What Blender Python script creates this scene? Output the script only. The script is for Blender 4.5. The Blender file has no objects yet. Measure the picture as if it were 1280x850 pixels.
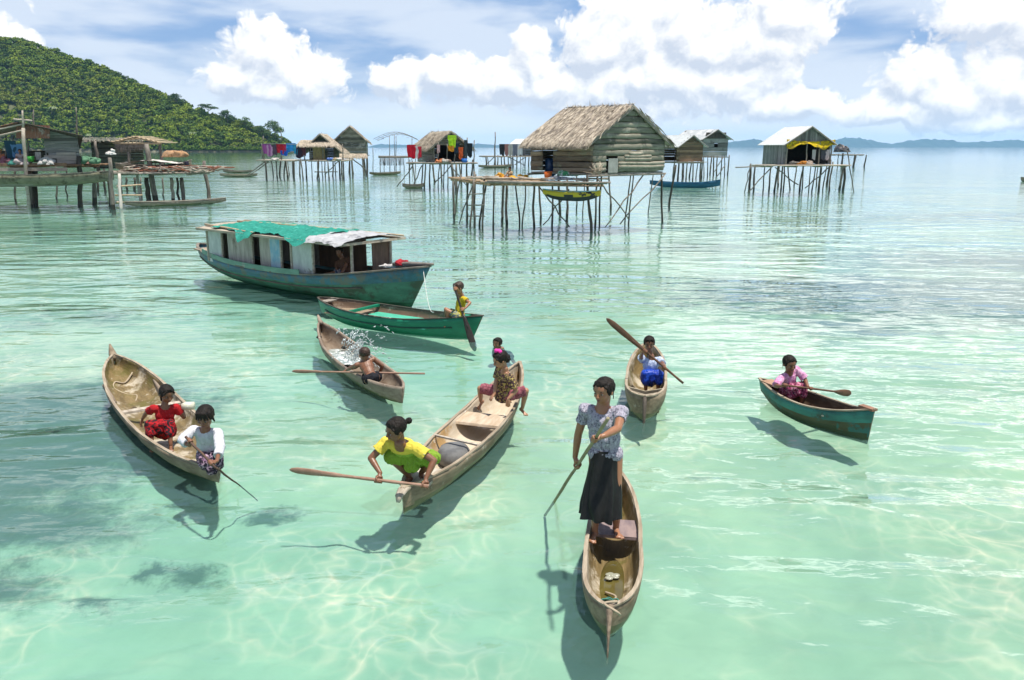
import bpy, bmesh, math, random
import numpy as np
from mathutils import Vector, Matrix, noise
V3 = Vector
random.seed(7)
R = math.radians
HAZE_D = 6e-5
# ------------------------------------------------------------------ camera
CAM_H, FPX = 3.6, 1000.0
PITCH = math.atan(241/1000.0)
SP, CP = math.sin(PITCH), math.cos(PITCH)
sc = bpy.context.scene
col = sc.collection
cam_d = bpy.data.cameras.new('camera'); cam = bpy.data.objects.new('camera', cam_d); col.objects.link(cam)
cam.location = (0, 0, CAM_H); cam.rotation_euler = (math.pi/2-PITCH, 0, 0)
cam_d.sensor_width = 36; cam_d.lens = 36*FPX/1280; cam_d.clip_end = 60000; cam_d.clip_start = 0.05
sc.camera = cam
sc.view_settings.view_transform = 'Standard'; sc.view_settings.look = 'None'
sc.view_settings.exposure = 0.28; sc.view_settings.gamma = 1
sc.cycles.use_denoising = True
sc.cycles.max_bounces = 7; sc.cycles.transparent_max_bounces = 10; sc.cycles.volume_bounces = 1
sc.cycles.sample_clamp_indirect = 6; sc.cycles.caustics_reflective = False; sc.cycles.caustics_refractive = False
sc.cycles.use_adaptive_sampling = True; sc.cycles.adaptive_threshold = 0.02

def gp(x, y, z=0.0):            # point at height z seen at photo pixel x, y
    u = (x-640)/FPX; v = (y-425)/FPX; d = SP+v*CP; f = CP-v*SP; t = (CAM_H-z)/d
    return V3((t*u, t*f, z))
def yp(x, y, Y):                # point at distance Y seen at photo pixel x, y
    u = (x-640)/FPX; v = (y-425)/FPX; d = SP+v*CP; f = CP-v*SP; t = Y/f
    return V3((t*u, Y, CAM_H-t*d))
def azel(x, y):
    d = yp(x, y, 100.0)-V3((0, 0, CAM_H)); d.normalize()
    return math.atan2(d.x, d.y), math.asin(d.z)

# ------------------------------------------------------------------ sun and sky
SUN_EL, SUN_AZ = R(77), R(120)      # azimuth clockwise from +Y
sd = V3((math.sin(SUN_AZ)*math.cos(SUN_EL), math.cos(SUN_AZ)*math.cos(SUN_EL), math.sin(SUN_EL)))
sl = bpy.data.lights.new('sun', 'SUN'); sl.energy = 5.0; sl.angle = R(1.6); sl.color = (1, .95, .87)
so = bpy.data.objects.new('sun', sl); col.objects.link(so)
so.rotation_euler = sd.to_track_quat('Z', 'Y').to_euler()

class NT:
    def __init__(s, tree): s.t = tree; s.n = tree.nodes; s.l = tree.links
    def node(s, typ, ins=None, **kw):
        n = s.n.new(typ)
        for k, v in kw.items(): setattr(n, k, v)
        for k, v in (ins or {}).items():
            if isinstance(v, bpy.types.NodeSocket): s.l.new(v, n.inputs[k])
            else: n.inputs[k].default_value = v
        return n
    def m(s, op, a, b=None, c=None, clamp=False):
        n = s.n.new('ShaderNodeMath'); n.operation = op; n.use_clamp = clamp
        for i, v in enumerate((a, b, c)):
            if v is None: continue
            if isinstance(v, bpy.types.NodeSocket): s.l.new(v, n.inputs[i])
            else: n.inputs[i].default_value = v
        return n.outputs[0]
    def vm(s, op, a, b=None, c=None, out=0):
        n = s.n.new('ShaderNodeVectorMath'); n.operation = op
        for i, v in enumerate((a, b, c)):
            if v is None: continue
            if isinstance(v, bpy.types.NodeSocket): s.l.new(v, n.inputs[i])
            else: n.inputs[i].default_value = v
        return n.outputs[out]
    def mix(s, f, a, b):
        n = s.n.new('ShaderNodeMix'); n.data_type = 'RGBA'
        for i, v in ((0, f), (6, a), (7, b)):
            if isinstance(v, bpy.types.NodeSocket): s.l.new(v, n.inputs[i])
            else: n.inputs[i].default_value = v if i == 0 else tuple(v)[:3]+(1,)
        return n.outputs[2]
    def ramp(s, f, stops, interp='LINEAR'):
        n = s.n.new('ShaderNodeValToRGB'); s.l.new(f, n.inputs[0]); e = n.color_ramp.elements
        n.color_ramp.interpolation = interp
        while len(e) < len(stops): e.new(0.5)
        for el, (p, c) in zip(e, stops):
            el.position = p; el.color = (c, c, c, 1) if isinstance(c, (int, float)) else tuple(c)+(1,)
        return n.outputs[0]
    def sm(s, v, a, b):         # smoothstep a..b
        n = s.n.new('ShaderNodeMapRange'); n.interpolation_type = 'SMOOTHSTEP'
        s.l.new(v, n.inputs[0]); n.inputs[1].default_value = a; n.inputs[2].default_value = b
        return n.outputs[0]

world = bpy.data.worlds.new('World'); sc.world = world; world.use_nodes = True
w = NT(world.node_tree); w.n.clear()
sky = w.node('ShaderNodeTexSky', sky_type='NISHITA', sun_disc=False, sun_elevation=SUN_EL, sun_rotation=SUN_AZ,
             altitude=0, air_density=1.0, dust_density=0.6, ozone_density=1.5)
tc = w.node('ShaderNodeTexCoord')
sep = w.node('ShaderNodeSeparateXYZ', {0: tc.outputs['Generated']})
az = w.m('ARCTAN2', sep.outputs[0], sep.outputs[1])
el = w.m('ARCSINE', sep.outputs[2])
P = w.node('ShaderNodeCombineXYZ', {0: az, 1: el}).outputs[0]
BL = [ # clouds: pixel centre and radii
 (330,72,44,38),(372,96,50,30),(300,96,40,24),(350,112,70,14),
 (500,104,40,24),(565,98,46,26),(625,104,60,26),(660,78,24,38),(690,110,40,22),
 (752,62,48,52),(800,50,44,50),(850,40,46,46),(890,60,40,40),(820,100,120,40),(745,118,60,22),
 (985,18,50,38),(950,58,46,42),(915,100,60,34),(980,130,60,18),
 (1150,108,42,38),(1195,125,60,26),(1262,112,60,40),(1245,18,62,24),(1130,140,90,16),(1230,150,70,12),
 (-130,50,110,55),(1420,40,120,70),(1560,120,120,30),(-300,90,160,50)]
g = bpy.data.node_groups.new('cloud_density', 'ShaderNodeTree')
g.interface.new_socket('P', in_out='INPUT', socket_type='NodeSocketVector')
g.interface.new_socket('D', in_out='OUTPUT', socket_type='NodeSocketFloat')
q = NT(g); gi = q.n.new('NodeGroupInput'); go_ = q.n.new('NodeGroupOutput')
p0 = gi.outputs[0]
n1 = q.node('ShaderNodeTexNoise', {'Vector': p0, 'Scale': 16.0, 'Detail': 3.0, 'Roughness': .55}, noise_dimensions='2D')
pd = q.vm('ADD', p0, q.vm('MULTIPLY', q.vm('SUBTRACT', n1.outputs['Color'], (.5, .5, .5)), (.034, .024, 0)))
cur = None
for (x, y, rx, ry) in BL:
    a, e = azel(x, y); ix, iy = 1000/rx*1.0, 1000/ry
    d = q.vm('LENGTH', q.vm('MULTIPLY_ADD', pd, (ix, iy, 0), (-a*ix, -e*iy, 0)), out=1)
    cur = d if cur is None else q.m('SMOOTH_MIN', cur, d, .25)
vo = q.node('ShaderNodeTexVoronoi', {'Vector': q.vm('MULTIPLY', pd, (1, 1.15, 1)), 'Scale': 28.0, 'Detail': 3.0, 'Roughness': .55, 'Randomness': 1.0}, feature='F1', voronoi_dimensions='2D')
vo.normalize = True
n2 = q.node('ShaderNodeTexNoise', {'Vector': pd, 'Scale': 60.0, 'Detail': 4.0, 'Roughness': .62}, noise_dimensions='2D')
D = q.m('SUBTRACT', 1.15, cur)
D = q.m('ADD', D, q.m('MULTIPLY', q.m('SUBTRACT', .42, vo.outputs['Distance']), 1.25))
D = q.m('ADD', D, q.m('MULTIPLY', q.m('SUBTRACT', n2.outputs[0], .5), .6))
q.l.new(D, go_.inputs[0])
def dens(off):
    n = w.n.new('ShaderNodeGroup'); n.node_tree = g
    w.l.new(w.vm('ADD', P, off) if off else P, n.inputs[0]); return n.outputs[0]
D0 = dens(None); D1 = dens((.007, .016, 0))
alpha = w.sm(D0, 0.06, 0.36)
lit = w.m('SUBTRACT', D0, w.m('MAXIMUM', D1, -.4))
lit = w.m('ADD', w.m('MULTIPLY', lit, 1.25), .55, clamp=True)
hi = w.sm(D0, .0, 2.2)
ccol = w.mix(lit, (7.4, 8.1, 9.4), (12.9, 12.8, 12.6))
# thin high veil and hazy horizon
nv = w.node('ShaderNodeTexNoise', {'Vector': w.vm('MULTIPLY', P, (3.5, 15, 1)), 'Scale': 1.4, 'Detail': 6.0, 'Roughness': .5, 'Distortion': .15}, noise_dimensions='2D')
veil = w.sm(nv.outputs[0], .30, .60)
veil = w.m('MULTIPLY', veil, w.m('MULTIPLY_ADD', w.sm(el, .15, .35), -.45, .68))
nv2 = w.node('ShaderNodeTexNoise', {'Vector': tc.outputs['Generated'], 'Scale': 3.0, 'Detail': 5.0, 'Roughness': .6})
side = w.m('MULTIPLY', w.sm(az, .02, .36), w.sm(az, 1.3, .8))                      # a tall sunlit bank up to the right
overh = w.m('MULTIPLY', w.sm(w.m('ADD', nv2.outputs[0], w.m('MULTIPLY', side, .22)), .50, .60), w.m('MULTIPLY', w.sm(el, .155, .215), w.m('MULTIPLY_ADD', w.sm(el, .21, .31), -.99, 1.0)))      # broken cloud overhead
hz = w.sm(el, .10, 0.0)
skyc = w.node('ShaderNodeHueSaturation', {'Color': sky.outputs[0], 'Saturation': .85, 'Value': 1.0}).outputs[0]
skyb = w.mix(w.m('MULTIPLY_ADD', w.sm(el, .2, .7), -.5, .6), skyc, (3.0, 5.4, 10.2))
c = w.mix(veil, skyb, (10.0, 10.7, 11.6))
c = w.mix(overh, c, w.mix(side, (12.5, 13.0, 13.5), (32., 32., 31.4)))
c = w.mix(w.m('MULTIPLY', hz, .85), c, (10.0, 10.8, 11.8))
c = w.mix(alpha, c, ccol)
bgd = w.node('ShaderNodeBackground', {'Color': c, 'Strength': .075})
w.l.new(bgd.outputs[0], w.node('ShaderNodeOutputWorld').inputs[0])
world.cycles.sampling_method = 'MANUAL'; world.cycles.sample_map_resolution = 256

# ------------------------------------------------------------------ materials
def new_mat(name):
    m = bpy.data.materials.new(name); m.use_nodes = True; t = NT(m.node_tree); t.n.clear()
    out = t.n.new('ShaderNodeOutputMaterial'); b = t.n.new('ShaderNodeBsdfPrincipled')
    t.l.new(b.outputs[0], out.inputs[0]); return m, t, b
MC = {}
def surf(name, c1, c2=None, rough=.8, scale=(4, 4, 4), detail=6, bump=.3, dist=.01, spots=None, spot_scale=3, spot_t=(.55, .62), streak=None, spec=.4, fine=None):
    """two-tone noise, optional third colour in patches, bump"""
    if name in MC: return MC[name]
    m, t, b = new_mat(name); c2 = c2 or [v*.6 for v in c1]
    tcn = t.node('ShaderNodeTexCoord').outputs['Object']
    rnd = t.node('ShaderNodeObjectInfo').outputs['Random']
    tcn = t.vm('ADD', tcn, t.node('ShaderNodeCombineXYZ', {0: t.m('MULTIPLY', rnd, 37.), 2: t.m('MULTIPLY', rnd, 11.)}).outputs[0])
    n = t.node('ShaderNodeTexNoise', {'Vector': t.vm('MULTIPLY', tcn, scale), 'Scale': 1.0, 'Detail': float(detail), 'Roughness': .65})
    f = t.sm(n.outputs[0], .3, .7)
    colr = t.mix(f, c1, c2)
    if spots:
        for k, (sc_, cc, (a, bb)) in enumerate(spots if isinstance(spots, list) else [(spot_scale, spots, spot_t)]):
            s_ = t.node('ShaderNodeTexNoise', {'Vector': t.vm('ADD', tcn, (k*5.3+2, 1, 3)), 'Scale': float(sc_), 'Detail': 8.0, 'Roughness': .7})
            colr = t.mix(t.sm(s_.outputs[0], a, bb), colr, cc)
    if fine:
        fn = t.node('ShaderNodeTexNoise', {'Vector': tcn, 'Scale': float(fine), 'Detail': 3.0})
        colr = t.mix(t.m('MULTIPLY', fn.outputs[0], .5), colr, [v*.35 for v in c1])
    t.l.new(colr, b.inputs['Base Color']); b.inputs['Roughness'].default_value = rough
    b.inputs['Specular IOR Level'].default_value = spec
    if bump:
        bn = t.node('ShaderNodeBump', {'Height': n.outputs[0], 'Strength': bump, 'Distance': dist}); t.l.new(bn.outputs[0], b.inputs['Normal'])
    MC[name] = m; return m
def plain(name, c, rough=.6, spec=.5):
    return surf(name, c, [v*.8 for v in c], rough, (9, 9, 9), 3, .1, spec=spec)
def cloth(name, c1, c2=None, c3=None, scale=30, t=(.5, .53), rough=.9):
    """woven cloth with a printed pattern"""
    if name in MC: return MC[name]
    m, n, b = new_mat(name); tcn = n.node('ShaderNodeTexCoord').outputs['Object']
    big = n.node('ShaderNodeTexNoise', {'Vector': tcn, 'Scale': 9.0, 'Detail': 4.0})
    colr = n.mix(n.m('MULTIPLY', big.outputs[0], .35), c1, [v*.55 for v in c1])
    if c2:
        v = n.node('ShaderNodeTexNoise', {'Vector': tcn, 'Scale': float(scale), 'Detail': 2.0, 'Distortion': 1.5})
        colr = n.mix(n.sm(v.outputs[0], *t), colr, c2)
    if c3:
        v = n.node('ShaderNodeTexNoise', {'Vector': n.vm('ADD', tcn, (9, 4, 2)), 'Scale': float(scale)*1.3, 'Detail': 2.0, 'Distortion': 1.0})
        colr = n.mix(n.sm(v.outputs[0], t[0]+.07, t[1]+.08), colr, c3)
    n.l.new(colr, b.inputs['Base Color']); b.inputs['Roughness'].default_value = rough
    b.inputs['Specular IOR Level'].default_value = .2
    bw = n.node('ShaderNodeTexNoise', {'Vector': n.vm('MULTIPLY', tcn, (1, 1, .45)), 'Scale': 26.0, 'Detail': 4.0})
    bn = n.node('ShaderNodeBump', {'Height': bw.outputs[0], 'Strength': .9, 'Distance': .03}); n.l.new(bn.outputs[0], b.inputs['Normal'])
    MC[name] = m; return m

W = {}
W['grey'] = surf('weathered_grey_wood', (.36, .32, .27), (.17, .145, .12), .85, (3, 22, 22), bump=.5, spots=[(2.2, (.09, .07, .055), (.6, .72))])
W['pale'] = surf('pale_bleached_wood', (.52, .46, .38), (.30, .25, .19), .85, (3, 20, 20), bump=.5, spots=[(2.5, (.16, .12, .08), (.6, .75))])
W['pole'] = surf('stilt_pole_wood', (.27, .235, .195), (.10, .085, .07), .85, (9, 9, 2), bump=.6)
W['darkpole'] = surf('dark_stilt_wood', (.10, .085, .065), (.035, .03, .025), .8, (9, 9, 2), bump=.6)
W['wet'] = surf('wet_algae_wood', (.045, .042, .03), (.02, .02, .015), .5, (9, 9, 3), bump=.4)
W['brown'] = surf('brown_plank_wood', (.30, .19, .11), (.13, .08, .045), .8, (2.5, 14, 14), bump=.5, spots=[(1.6, (.38, .30, .22), (.58, .7))])
W['thatch'] = surf('dry_palm_thatch', (.58, .50, .39), (.33, .27, .20), .95, (5, 5, 5), bump=.4, spots=[(1.2, (.19, .15, .115), (.58, .72))])
W['thatchgrey'] = surf('grey_palm_thatch', (.33, .28, .23), (.16, .13, .10), .95, (5, 5, 5), bump=.4)
W['dark'] = surf('dark_interior', (.02, .018, .015), (.01, .01, .01), .95, bump=0)  # near-black colour standing in for the shade inside openings
W['black'] = plain('black_rubber', (.015, .015, .015))

def tag(o, label=None, cat=None, group=None, kind=None):
    if label: o['label'] = label
    if cat: o['category'] = cat
    if group: o['group'] = group
    if kind: o['kind'] = kind
    return o
RM = {}
def thing(name, label, cat, loc=(0, 0, 0), rotz=0.0, group=None):
    o = bpy.data.objects.new(name, None); col.objects.link(o); o.empty_display_size = .2
    o.location = loc; o.rotation_euler = (0, 0, rotz)
    RM[o.name] = (Matrix.Translation(V3(loc)) @ Matrix.Rotation(rotz, 4, 'Z')).inverted()
    return tag(o, label, cat, group)

class MB:
    def __init__(s): s.V = []; s.F = []; s.M = []; s.S = []
    def add(s, vs, fs, mi=0, sm=False):
        k = len(s.V); s.V += [tuple(v) for v in vs]
        for f in fs: s.F.append(tuple(i+k for i in f)); s.M.append(mi); s.S.append(sm)
    def box(s, c, size, rot=None, mi=0):
        x, y, z = [v/2 for v in size]; c = V3(c)
        vs = [V3((a, b, d)) for d in (-z, z) for b in (-y, y) for a in (-x, x)]
        if rot is not None: vs = [rot @ v for v in vs]
        s.add([c+v for v in vs], [(0, 2, 3, 1), (4, 5, 7, 6), (0, 1, 5, 4), (2, 6, 7, 3), (0, 4, 6, 2), (1, 3, 7, 5)], mi)
    def board(s, a, b, wd, th, up=(0, 0, 1), mi=0, jit=0):
        """plank from a to b, width wd across, thickness th along up"""
        a, b, up = V3(a), V3(b), V3(up); d = (b-a)
        if d.length < 1e-6: return
        d.normalize(); sd_ = d.cross(up)
        if sd_.length < 1e-4: sd_ = d.cross(V3((1, 0, 0)))
        sd_.normalize(); u = sd_.cross(d)
        vs = []
        for p in (a, b):
            for i, j in ((-1, -1), (1, -1), (1, 1), (-1, 1)):
                k = 1+random.uniform(-jit, jit)
                vs.append(p+sd_*(i*wd/2*k)+u*(j*th/2))
        s.add(vs, [(0, 1, 2, 3), (7, 6, 5, 4), (0, 4, 5, 1), (1, 5, 6, 2), (2, 6, 7, 3), (3, 7, 4, 0)], mi)
    def tube(s, pts, rad, seg=8, mi=0, sm=True, caps=True, flat=None):
        pts = [V3(p) for p in pts]; n = len(pts)
        if not hasattr(rad, '__len__'): rad = [rad]*n
        d0 = (pts[1]-pts[0]).normalized()
        ref = V3((0, 0, 1)) if abs(d0.z) < .9 else V3((1, 0, 0))
        a = d0.cross(ref).normalized(); vs = []
        for i, p in enumerate(pts):
            d = ((pts[min(i+1, n-1)]-pts[max(i-1, 0)])).normalized()
            a = (a-d*a.dot(d)).normalized(); b = d.cross(a)
            r = rad[i]; ra, rb = (r if hasattr(r, '__len__') else (r, r))
            for k in range(seg):
                t = 2*math.pi*k/seg; vs.append(p+a*math.cos(t)*ra+b*math.sin(t)*rb)
        fs = [(i*seg+k, i*seg+(k+1) % seg, (i+1)*seg+(k+1) % seg, (i+1)*seg+k) for i in range(n-1) for k in range(seg)]
        if caps: fs += [tuple(range(seg-1, -1, -1)), tuple((n-1)*seg+k for k in range(seg))]
        s.add(vs, fs, mi, sm)
    def cap(s, a, b, ra, rb, seg=12, mi=0):
        """tapered capsule"""
        a, b = V3(a), V3(b); d = b-a
        if d.length < 1e-5: d = V3((0, 0, 1e-4))
        L = d.length; d = d/L
        pts, rr = [], []
        for k in range(4):
            t = math.pi/2*(k+.15)/4; pts.append(a-d*ra*math.cos(t)); rr.append(ra*math.sin(t))
        pts.append(a); rr.append(ra); pts.append(b); rr.append(rb)
        for k in range(3, -1, -1):
            t = math.pi/2*(k+.15)/4; pts.append(b+d*rb*math.cos(t)); rr.append(rb*math.sin(t))
        s.tube(pts, rr, seg, mi)
    def ell(s, c, r, ax=None, seg=14, rings=10, mi=0):
        """ellipsoid, ax = 3 axis vectors"""
        c = V3(c); ax = ax or (V3((1, 0, 0)), V3((0, 1, 0)), V3((0, 0, 1)))
        if not hasattr(r, '__len__'): r = (r, r, r)
        vs = [c-ax[2]*r[2]]
        for i in range(1, rings):
            ph = -math.pi/2+math.pi*i/rings
            for k in range(seg):
                t = 2*math.pi*k/seg
                vs.append(c+ax[0]*(r[0]*math.cos(ph)*math.cos(t))+ax[1]*(r[1]*math.cos(ph)*math.sin(t))+ax[2]*(r[2]*math.sin(ph)))
        vs.append(c+ax[2]*r[2]); N = len(vs)-1
        fs = [(0, 1+(k+1) % seg, 1+k) for k in range(seg)]
        for i in range(rings-2):
            for k in range(seg): fs.append((1+i*seg+k, 1+i*seg+(k+1) % seg, 1+(i+1)*seg+(k+1) % seg, 1+(i+1)*seg+k))
        fs += [(1+(rings-2)*seg+k, 1+(rings-2)*seg+(k+1) % seg, N) for k in range(seg)]
        s.add(vs, fs, mi, True)
    def pole(s, a, b, r0, r1=None, wob=.02, n=5, seg=7, mi=0):
        a, b = V3(a), V3(b); r1 = r1 or r0*.8; pts = []; rr = []
        for i in range(n+1):
            t = i/n; p = a.lerp(b, t)
            if 0 < i < n: p += V3((random.uniform(-1, 1), random.uniform(-1, 1), random.uniform(-.5, .5)))*wob
            pts.append(p); rr.append((r0*(1-t)+r1*t)*random.uniform(.88, 1.1))
        s.tube(pts, rr, seg, mi)
    def mesh(s, name, mats):
        me = bpy.data.meshes.new(name); me.from_pydata(s.V, [], s.F)
        for m in (mats if isinstance(mats, (list, tuple)) else [mats]): me.materials.append(m)
        me.polygons.foreach_set('material_index', s.M); me.polygons.foreach_set('use_smooth', s.S); me.update()
        return me
    def build(s, name, mats, root=None, parent=None, local=False):
        """links as one mesh object; vertices are world unless local; root fixes the frame, parent the owner"""
        if root is not None and not local:
            im = RM[root.name]; s.V = [tuple(im @ V3(v)) for v in s.V]
        o = bpy.data.objects.new(name, s.mesh(name, mats)); col.objects.link(o)
        par = parent or root
        if par is not None: o.parent = par
        return o
def smooth_pts(pts, k=5):
    pts = [V3(p) for p in pts]; out = []
    for i in range(len(pts)-1):
        a, b, c, d = pts[max(i-1, 0)], pts[i], pts[i+1], pts[min(i+2, len(pts)-1)]
        for j in range(k):
            t = j/k; out.append(.5*((2*b)+(c-a)*t+(2*a-5*b+4*c-d)*t*t+(3*b-a-3*c+d)*t**3))
    return out+[pts[-1]]
def single(mb, name, mats, label, cat, group=None, kind=None):
    """a one-mesh thing, origin at its base"""
    a = np.array(mb.V); c = V3((*((a.min(0)+a.max(0))/2)[:2], a[:, 2].min()))
    mb.V = [tuple(V3(v)-c) for v in mb.V]
    o = bpy.data.objects.new(name, mb.mesh(name, mats)); o.location = c; col.objects.link(o)
    return tag(o, label, cat, group, kind)
# ------------------------------------------------------------------ boats
HOLES = []; BWM = {}
def hull_shape(L, Wd, n0=3, n1=3, m=.8, z0=.4, zm=.26, z1=.4, keel=-.08, k0=.1, k1=.1, kr=3.0, th=.035, floor=.05, e=.8, k=1.0, rake0=0, rake1=0, sp=2.2):
    def f(s):
        c = 1-2*s; a = abs(c); n = n0 if c > 0 else n1
        wd = Wd/2*max(1-a**n, 0)**m+.006
        zg = zm+((z0 if c > 0 else z1)-zm)*a**sp
        ze = (k0 if c > 0 else k1)
        zk = keel+(ze-keel)*a**kr
        rk = (-rake0 if c > 0 else rake1)*a**5
        return (s-.5)*L, wd, zg, zk, rk
    return f, th, floor, e, k, keel
def boat(name, label, cat, A, B, spec, mats, group=None, N=34, M=19, rim=(.038, .018), band=None, hole=True, zoff=0.0):
    """dugout or plank boat from point A (s=0) to point B (s=1). mats: outer, inner, rim, lower, band"""
    A = V3((A[0], A[1], 0)); B = V3((B[0], B[1], 0)); L = (B-A).length; rot = math.atan2(B.y-A.y, B.x-A.x)
    mid = (A+B)/2; mid.z = zoff
    root = thing(name, label, cat, mid, rot, group)
    BWM[root.name] = RM[root.name].inverted()
    f, th, floor, e, k, keel = hull_shape(L, **spec)
    mb = MB(); ss = [(1-math.cos(math.pi*i/N))/2 for i in range(N+1)]
    so_, si_ = [], []
    for s in ss:
        x, wd, zg, zk, rk = f(s)
        for ring, w_, zb in ((so_, wd, zk), (si_, max(wd-th, .002), min(zk+floor, zg-.012))):
            r = []
            for j in range(M+1):
                a = -1+2*j/M; t = a*math.pi/2
                y = w_*math.copysign(abs(math.sin(t))**e, t); z = zb+(zg-zb)*(1-math.cos(t))**k
                nz = noise.noise(V3((x*2.2, y*3+5*(ring is si_), z*3+mid.x)))*.012
                r.append(V3((x+rk*(z-keel)*1.0, y+nz, z+(nz*.5 if 0 < j < M else nz*.35))))
            ring.append(r)
    for i in range(N):
        for j in range(M):
            zc = (so_[i][j].z+so_[i+1][j+1].z)/2; zg = so_[i][0].z; fr = (zc-keel)/(zg-keel+1e-6)
            mi = 0
            if zc < .06: mi = 3
            elif band and fr > band: mi = 4
            mb.add([so_[i][j], so_[i][j+1], so_[i+1][j+1], so_[i+1][j]], [(3, 2, 1, 0)], mi, True)
            mb.add([si_[i][j], si_[i][j+1], si_[i+1][j+1], si_[i+1][j]], [(0, 1, 2, 3)], 1, True)
        for j in (0, M):
            mb.add([so_[i][j], si_[i][j], si_[i+1][j], so_[i+1][j]], [(0, 1, 2, 3) if j == 0 else (3, 2, 1, 0)], 2, True)
    for i in (0, N):     # end closures
        for j in range(M): mb.add([so_[i][j], so_[i][j+1], si_[i][j+1], si_[i][j]], [(0, 1, 2, 3)], 2, True)
    me = mb.mesh('hull', mats); bm = bmesh.new(); bm.from_mesh(me)
    bmesh.ops.remove_doubles(bm, verts=bm.verts, dist=.0008); bmesh.ops.recalc_face_normals(bm, faces=bm.faces)
    bm.to_mesh(me); bm.free()
    for p in me.polygons: p.use_smooth = True
    o = bpy.data.objects.new('hull', me); col.objects.link(o); o.parent = root
    if rim:
        g_ = MB()
        for j in (0, M):
            pts = [(so_[i][j]+si_[i][j])/2+V3((0, 0, rim[1]*.4)) for i in range(N+1)]
            for a, b in zip(pts, pts[1:]):
                if (b-a).length > .004: g_.board(a, b+(b-a)*.1, rim[0]*random.uniform(.9, 1.08), rim[1], mi=0)
        g_.build('gunwale', mats[2], root, local=True)
    if hole:
        lp = []; up_, dn = [], []
        for s in ss:
            x, wd, zg, zk, rk = f(s)
            if zk > -.004 or wd < .03: continue
            fr = min(1, (-zk)/(zg-zk)); t = math.acos(max(-1, 1-fr**(1/k))); y = wd*math.sin(t)**e-.014
            if y < .01: continue
            x += rk*(-keel)
            up_.append((x, y)); dn.append((x, -y))
        bw = BWM[root.name]; HOLES.append([bw @ V3((x, y, 0)) for x, y in up_+dn[::-1]])
    root['hull_f'] = ''; del root['hull_f']
    return root, f

def rope_obj(name, pts, r, mat, root=None, local=True, seg=5, **kw):
    mb = MB(); mb.tube(pts, r, seg)
    if root is None: return single(mb, name, mat, **kw)
    return mb.build(name, mat, root, local=local)

M_dug = surf('dugout_pale_wood', (.30, .235, .16), (.15, .11, .07), .8, (1.6, 12, 12), bump=.6, dist=.02, spots=[(1.8, (.17, .115, .065), (.52, .66)), (5.0, (.48, .43, .35), (.60, .70)), (9, (.10, .075, .05), (.62, .72))])
M_dug_in = surf('dugout_stained_inside', (.25, .18, .08), (.12, .085, .035), .55, (1.5, 9, 9), bump=.8, dist=.03, spots=[(1.6, (.47, .41, .31), (.50, .60)), (2.3, (.13, .11, .03), (.52, .64)), (5.0, (.07, .05, .025), (.57, .68)), (11, (.55, .50, .40), (.62, .70))])
M_dug_old = surf('dugout_old_grey', (.33, .27, .21), (.19, .14, .10), .85, (1.6, 12, 12), bump=.7, dist=.02, spots=[(2.0, (.10, .07, .05), (.55, .70)), (6.0, (.46, .41, .34), (.60, .72))])
M_dug_old_in = surf('dugout_old_inside', (.24, .19, .14), (.15, .105, .07), .8, (3, 9, 9), bump=.7, dist=.02, spots=[(2.6, (.085, .055, .035), (.52, .66)), (3.2, (.40, .33, .24), (.60, .70))])
M_rim = surf('bleached_gunwale_wood', (.42, .35, .26), (.22, .17, .115), .8, (2, 18, 18), bump=.4, spots=[(5.0, (.2, .14, .09), (.60, .72))])
M_low = surf('waterline_slime', (.13, .13, .06), (.07, .075, .035), .45, (5, 9, 9), bump=.4)
M_cream = surf('cream_inside_worn_paint', (.56, .48, .37), (.40, .33, .235), .75, (1.4, 8, 8), bump=.4, spots=[(1.7, (.40, .25, .10), (.50, .62)), (5.0, (.74, .69, .60), (.58, .68)), (8, (.20, .15, .10), (.62, .72))])
M_teal = surf('worn_teal_paint', (.05, .24, .19), (.03, .13, .11), .6, (2, 8, 8), bump=.4, spots=[(2.5, (.05, .05, .035), (.52, .64)), (5, (.16, .38, .34), (.64, .74))])
M_green = surf('green_boat_paint', (.012, .22, .12), (.01, .15, .085), .45, (2, 6, 6), bump=.25, spots=[(4, (.03, .10, .06), (.62, .72))])
M_floor = surf('mint_green_floor_paint', (.08, .46, .31), (.06, .36, .24), .6, (3, 5, 5), bump=.2, spots=[(5, (.26, .20, .13), (.62, .72))])
M_hgreen = surf('old_green_hull_paint', (.08, .23, .16), (.05, .14, .10), .65, (1.2, 4, 6), bump=.5, spots=[(1.6, (.06, .085, .06), (.50, .63)), (3.5, (.20, .27, .22), (.62, .74)), (6, (.13, .06, .03), (.66, .74))])
M_hblue = surf('old_blue_strake_paint', (.06, .19, .25), (.045, .12, .14), .6, (1.0, 6, 6), bump=.4, spots=[(2.2, (.13, .15, .12), (.48, .60)), (5, (.30, .38, .38), (.66, .75))])
M_blue = surf('blue_boat_paint', (.02, .13, .24), (.02, .08, .15), .6, (2, 6, 6), bump=.3, spots=[(3, (.22, .28, .30), (.62, .72))])

def prow(root, pts, rr, mat, name='prow'):
    mb = MB(); mb.tube(pts, rr, 8); return mb.build(name, mat, root, local=True)
def plank(root, f, s, zrel, wd=.16, th=.025, mat=None, name='thwart', span=1.0, ang=0):
    x, hw, zg, zk, rk = f(s); mb = MB(); hw = (hw-.012)*span
    mb.board((x, -hw, zg-zrel), (x+ang, hw, zg-zrel), wd, th, jit=.08); return mb.build(name, mat, root, local=True)

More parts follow.
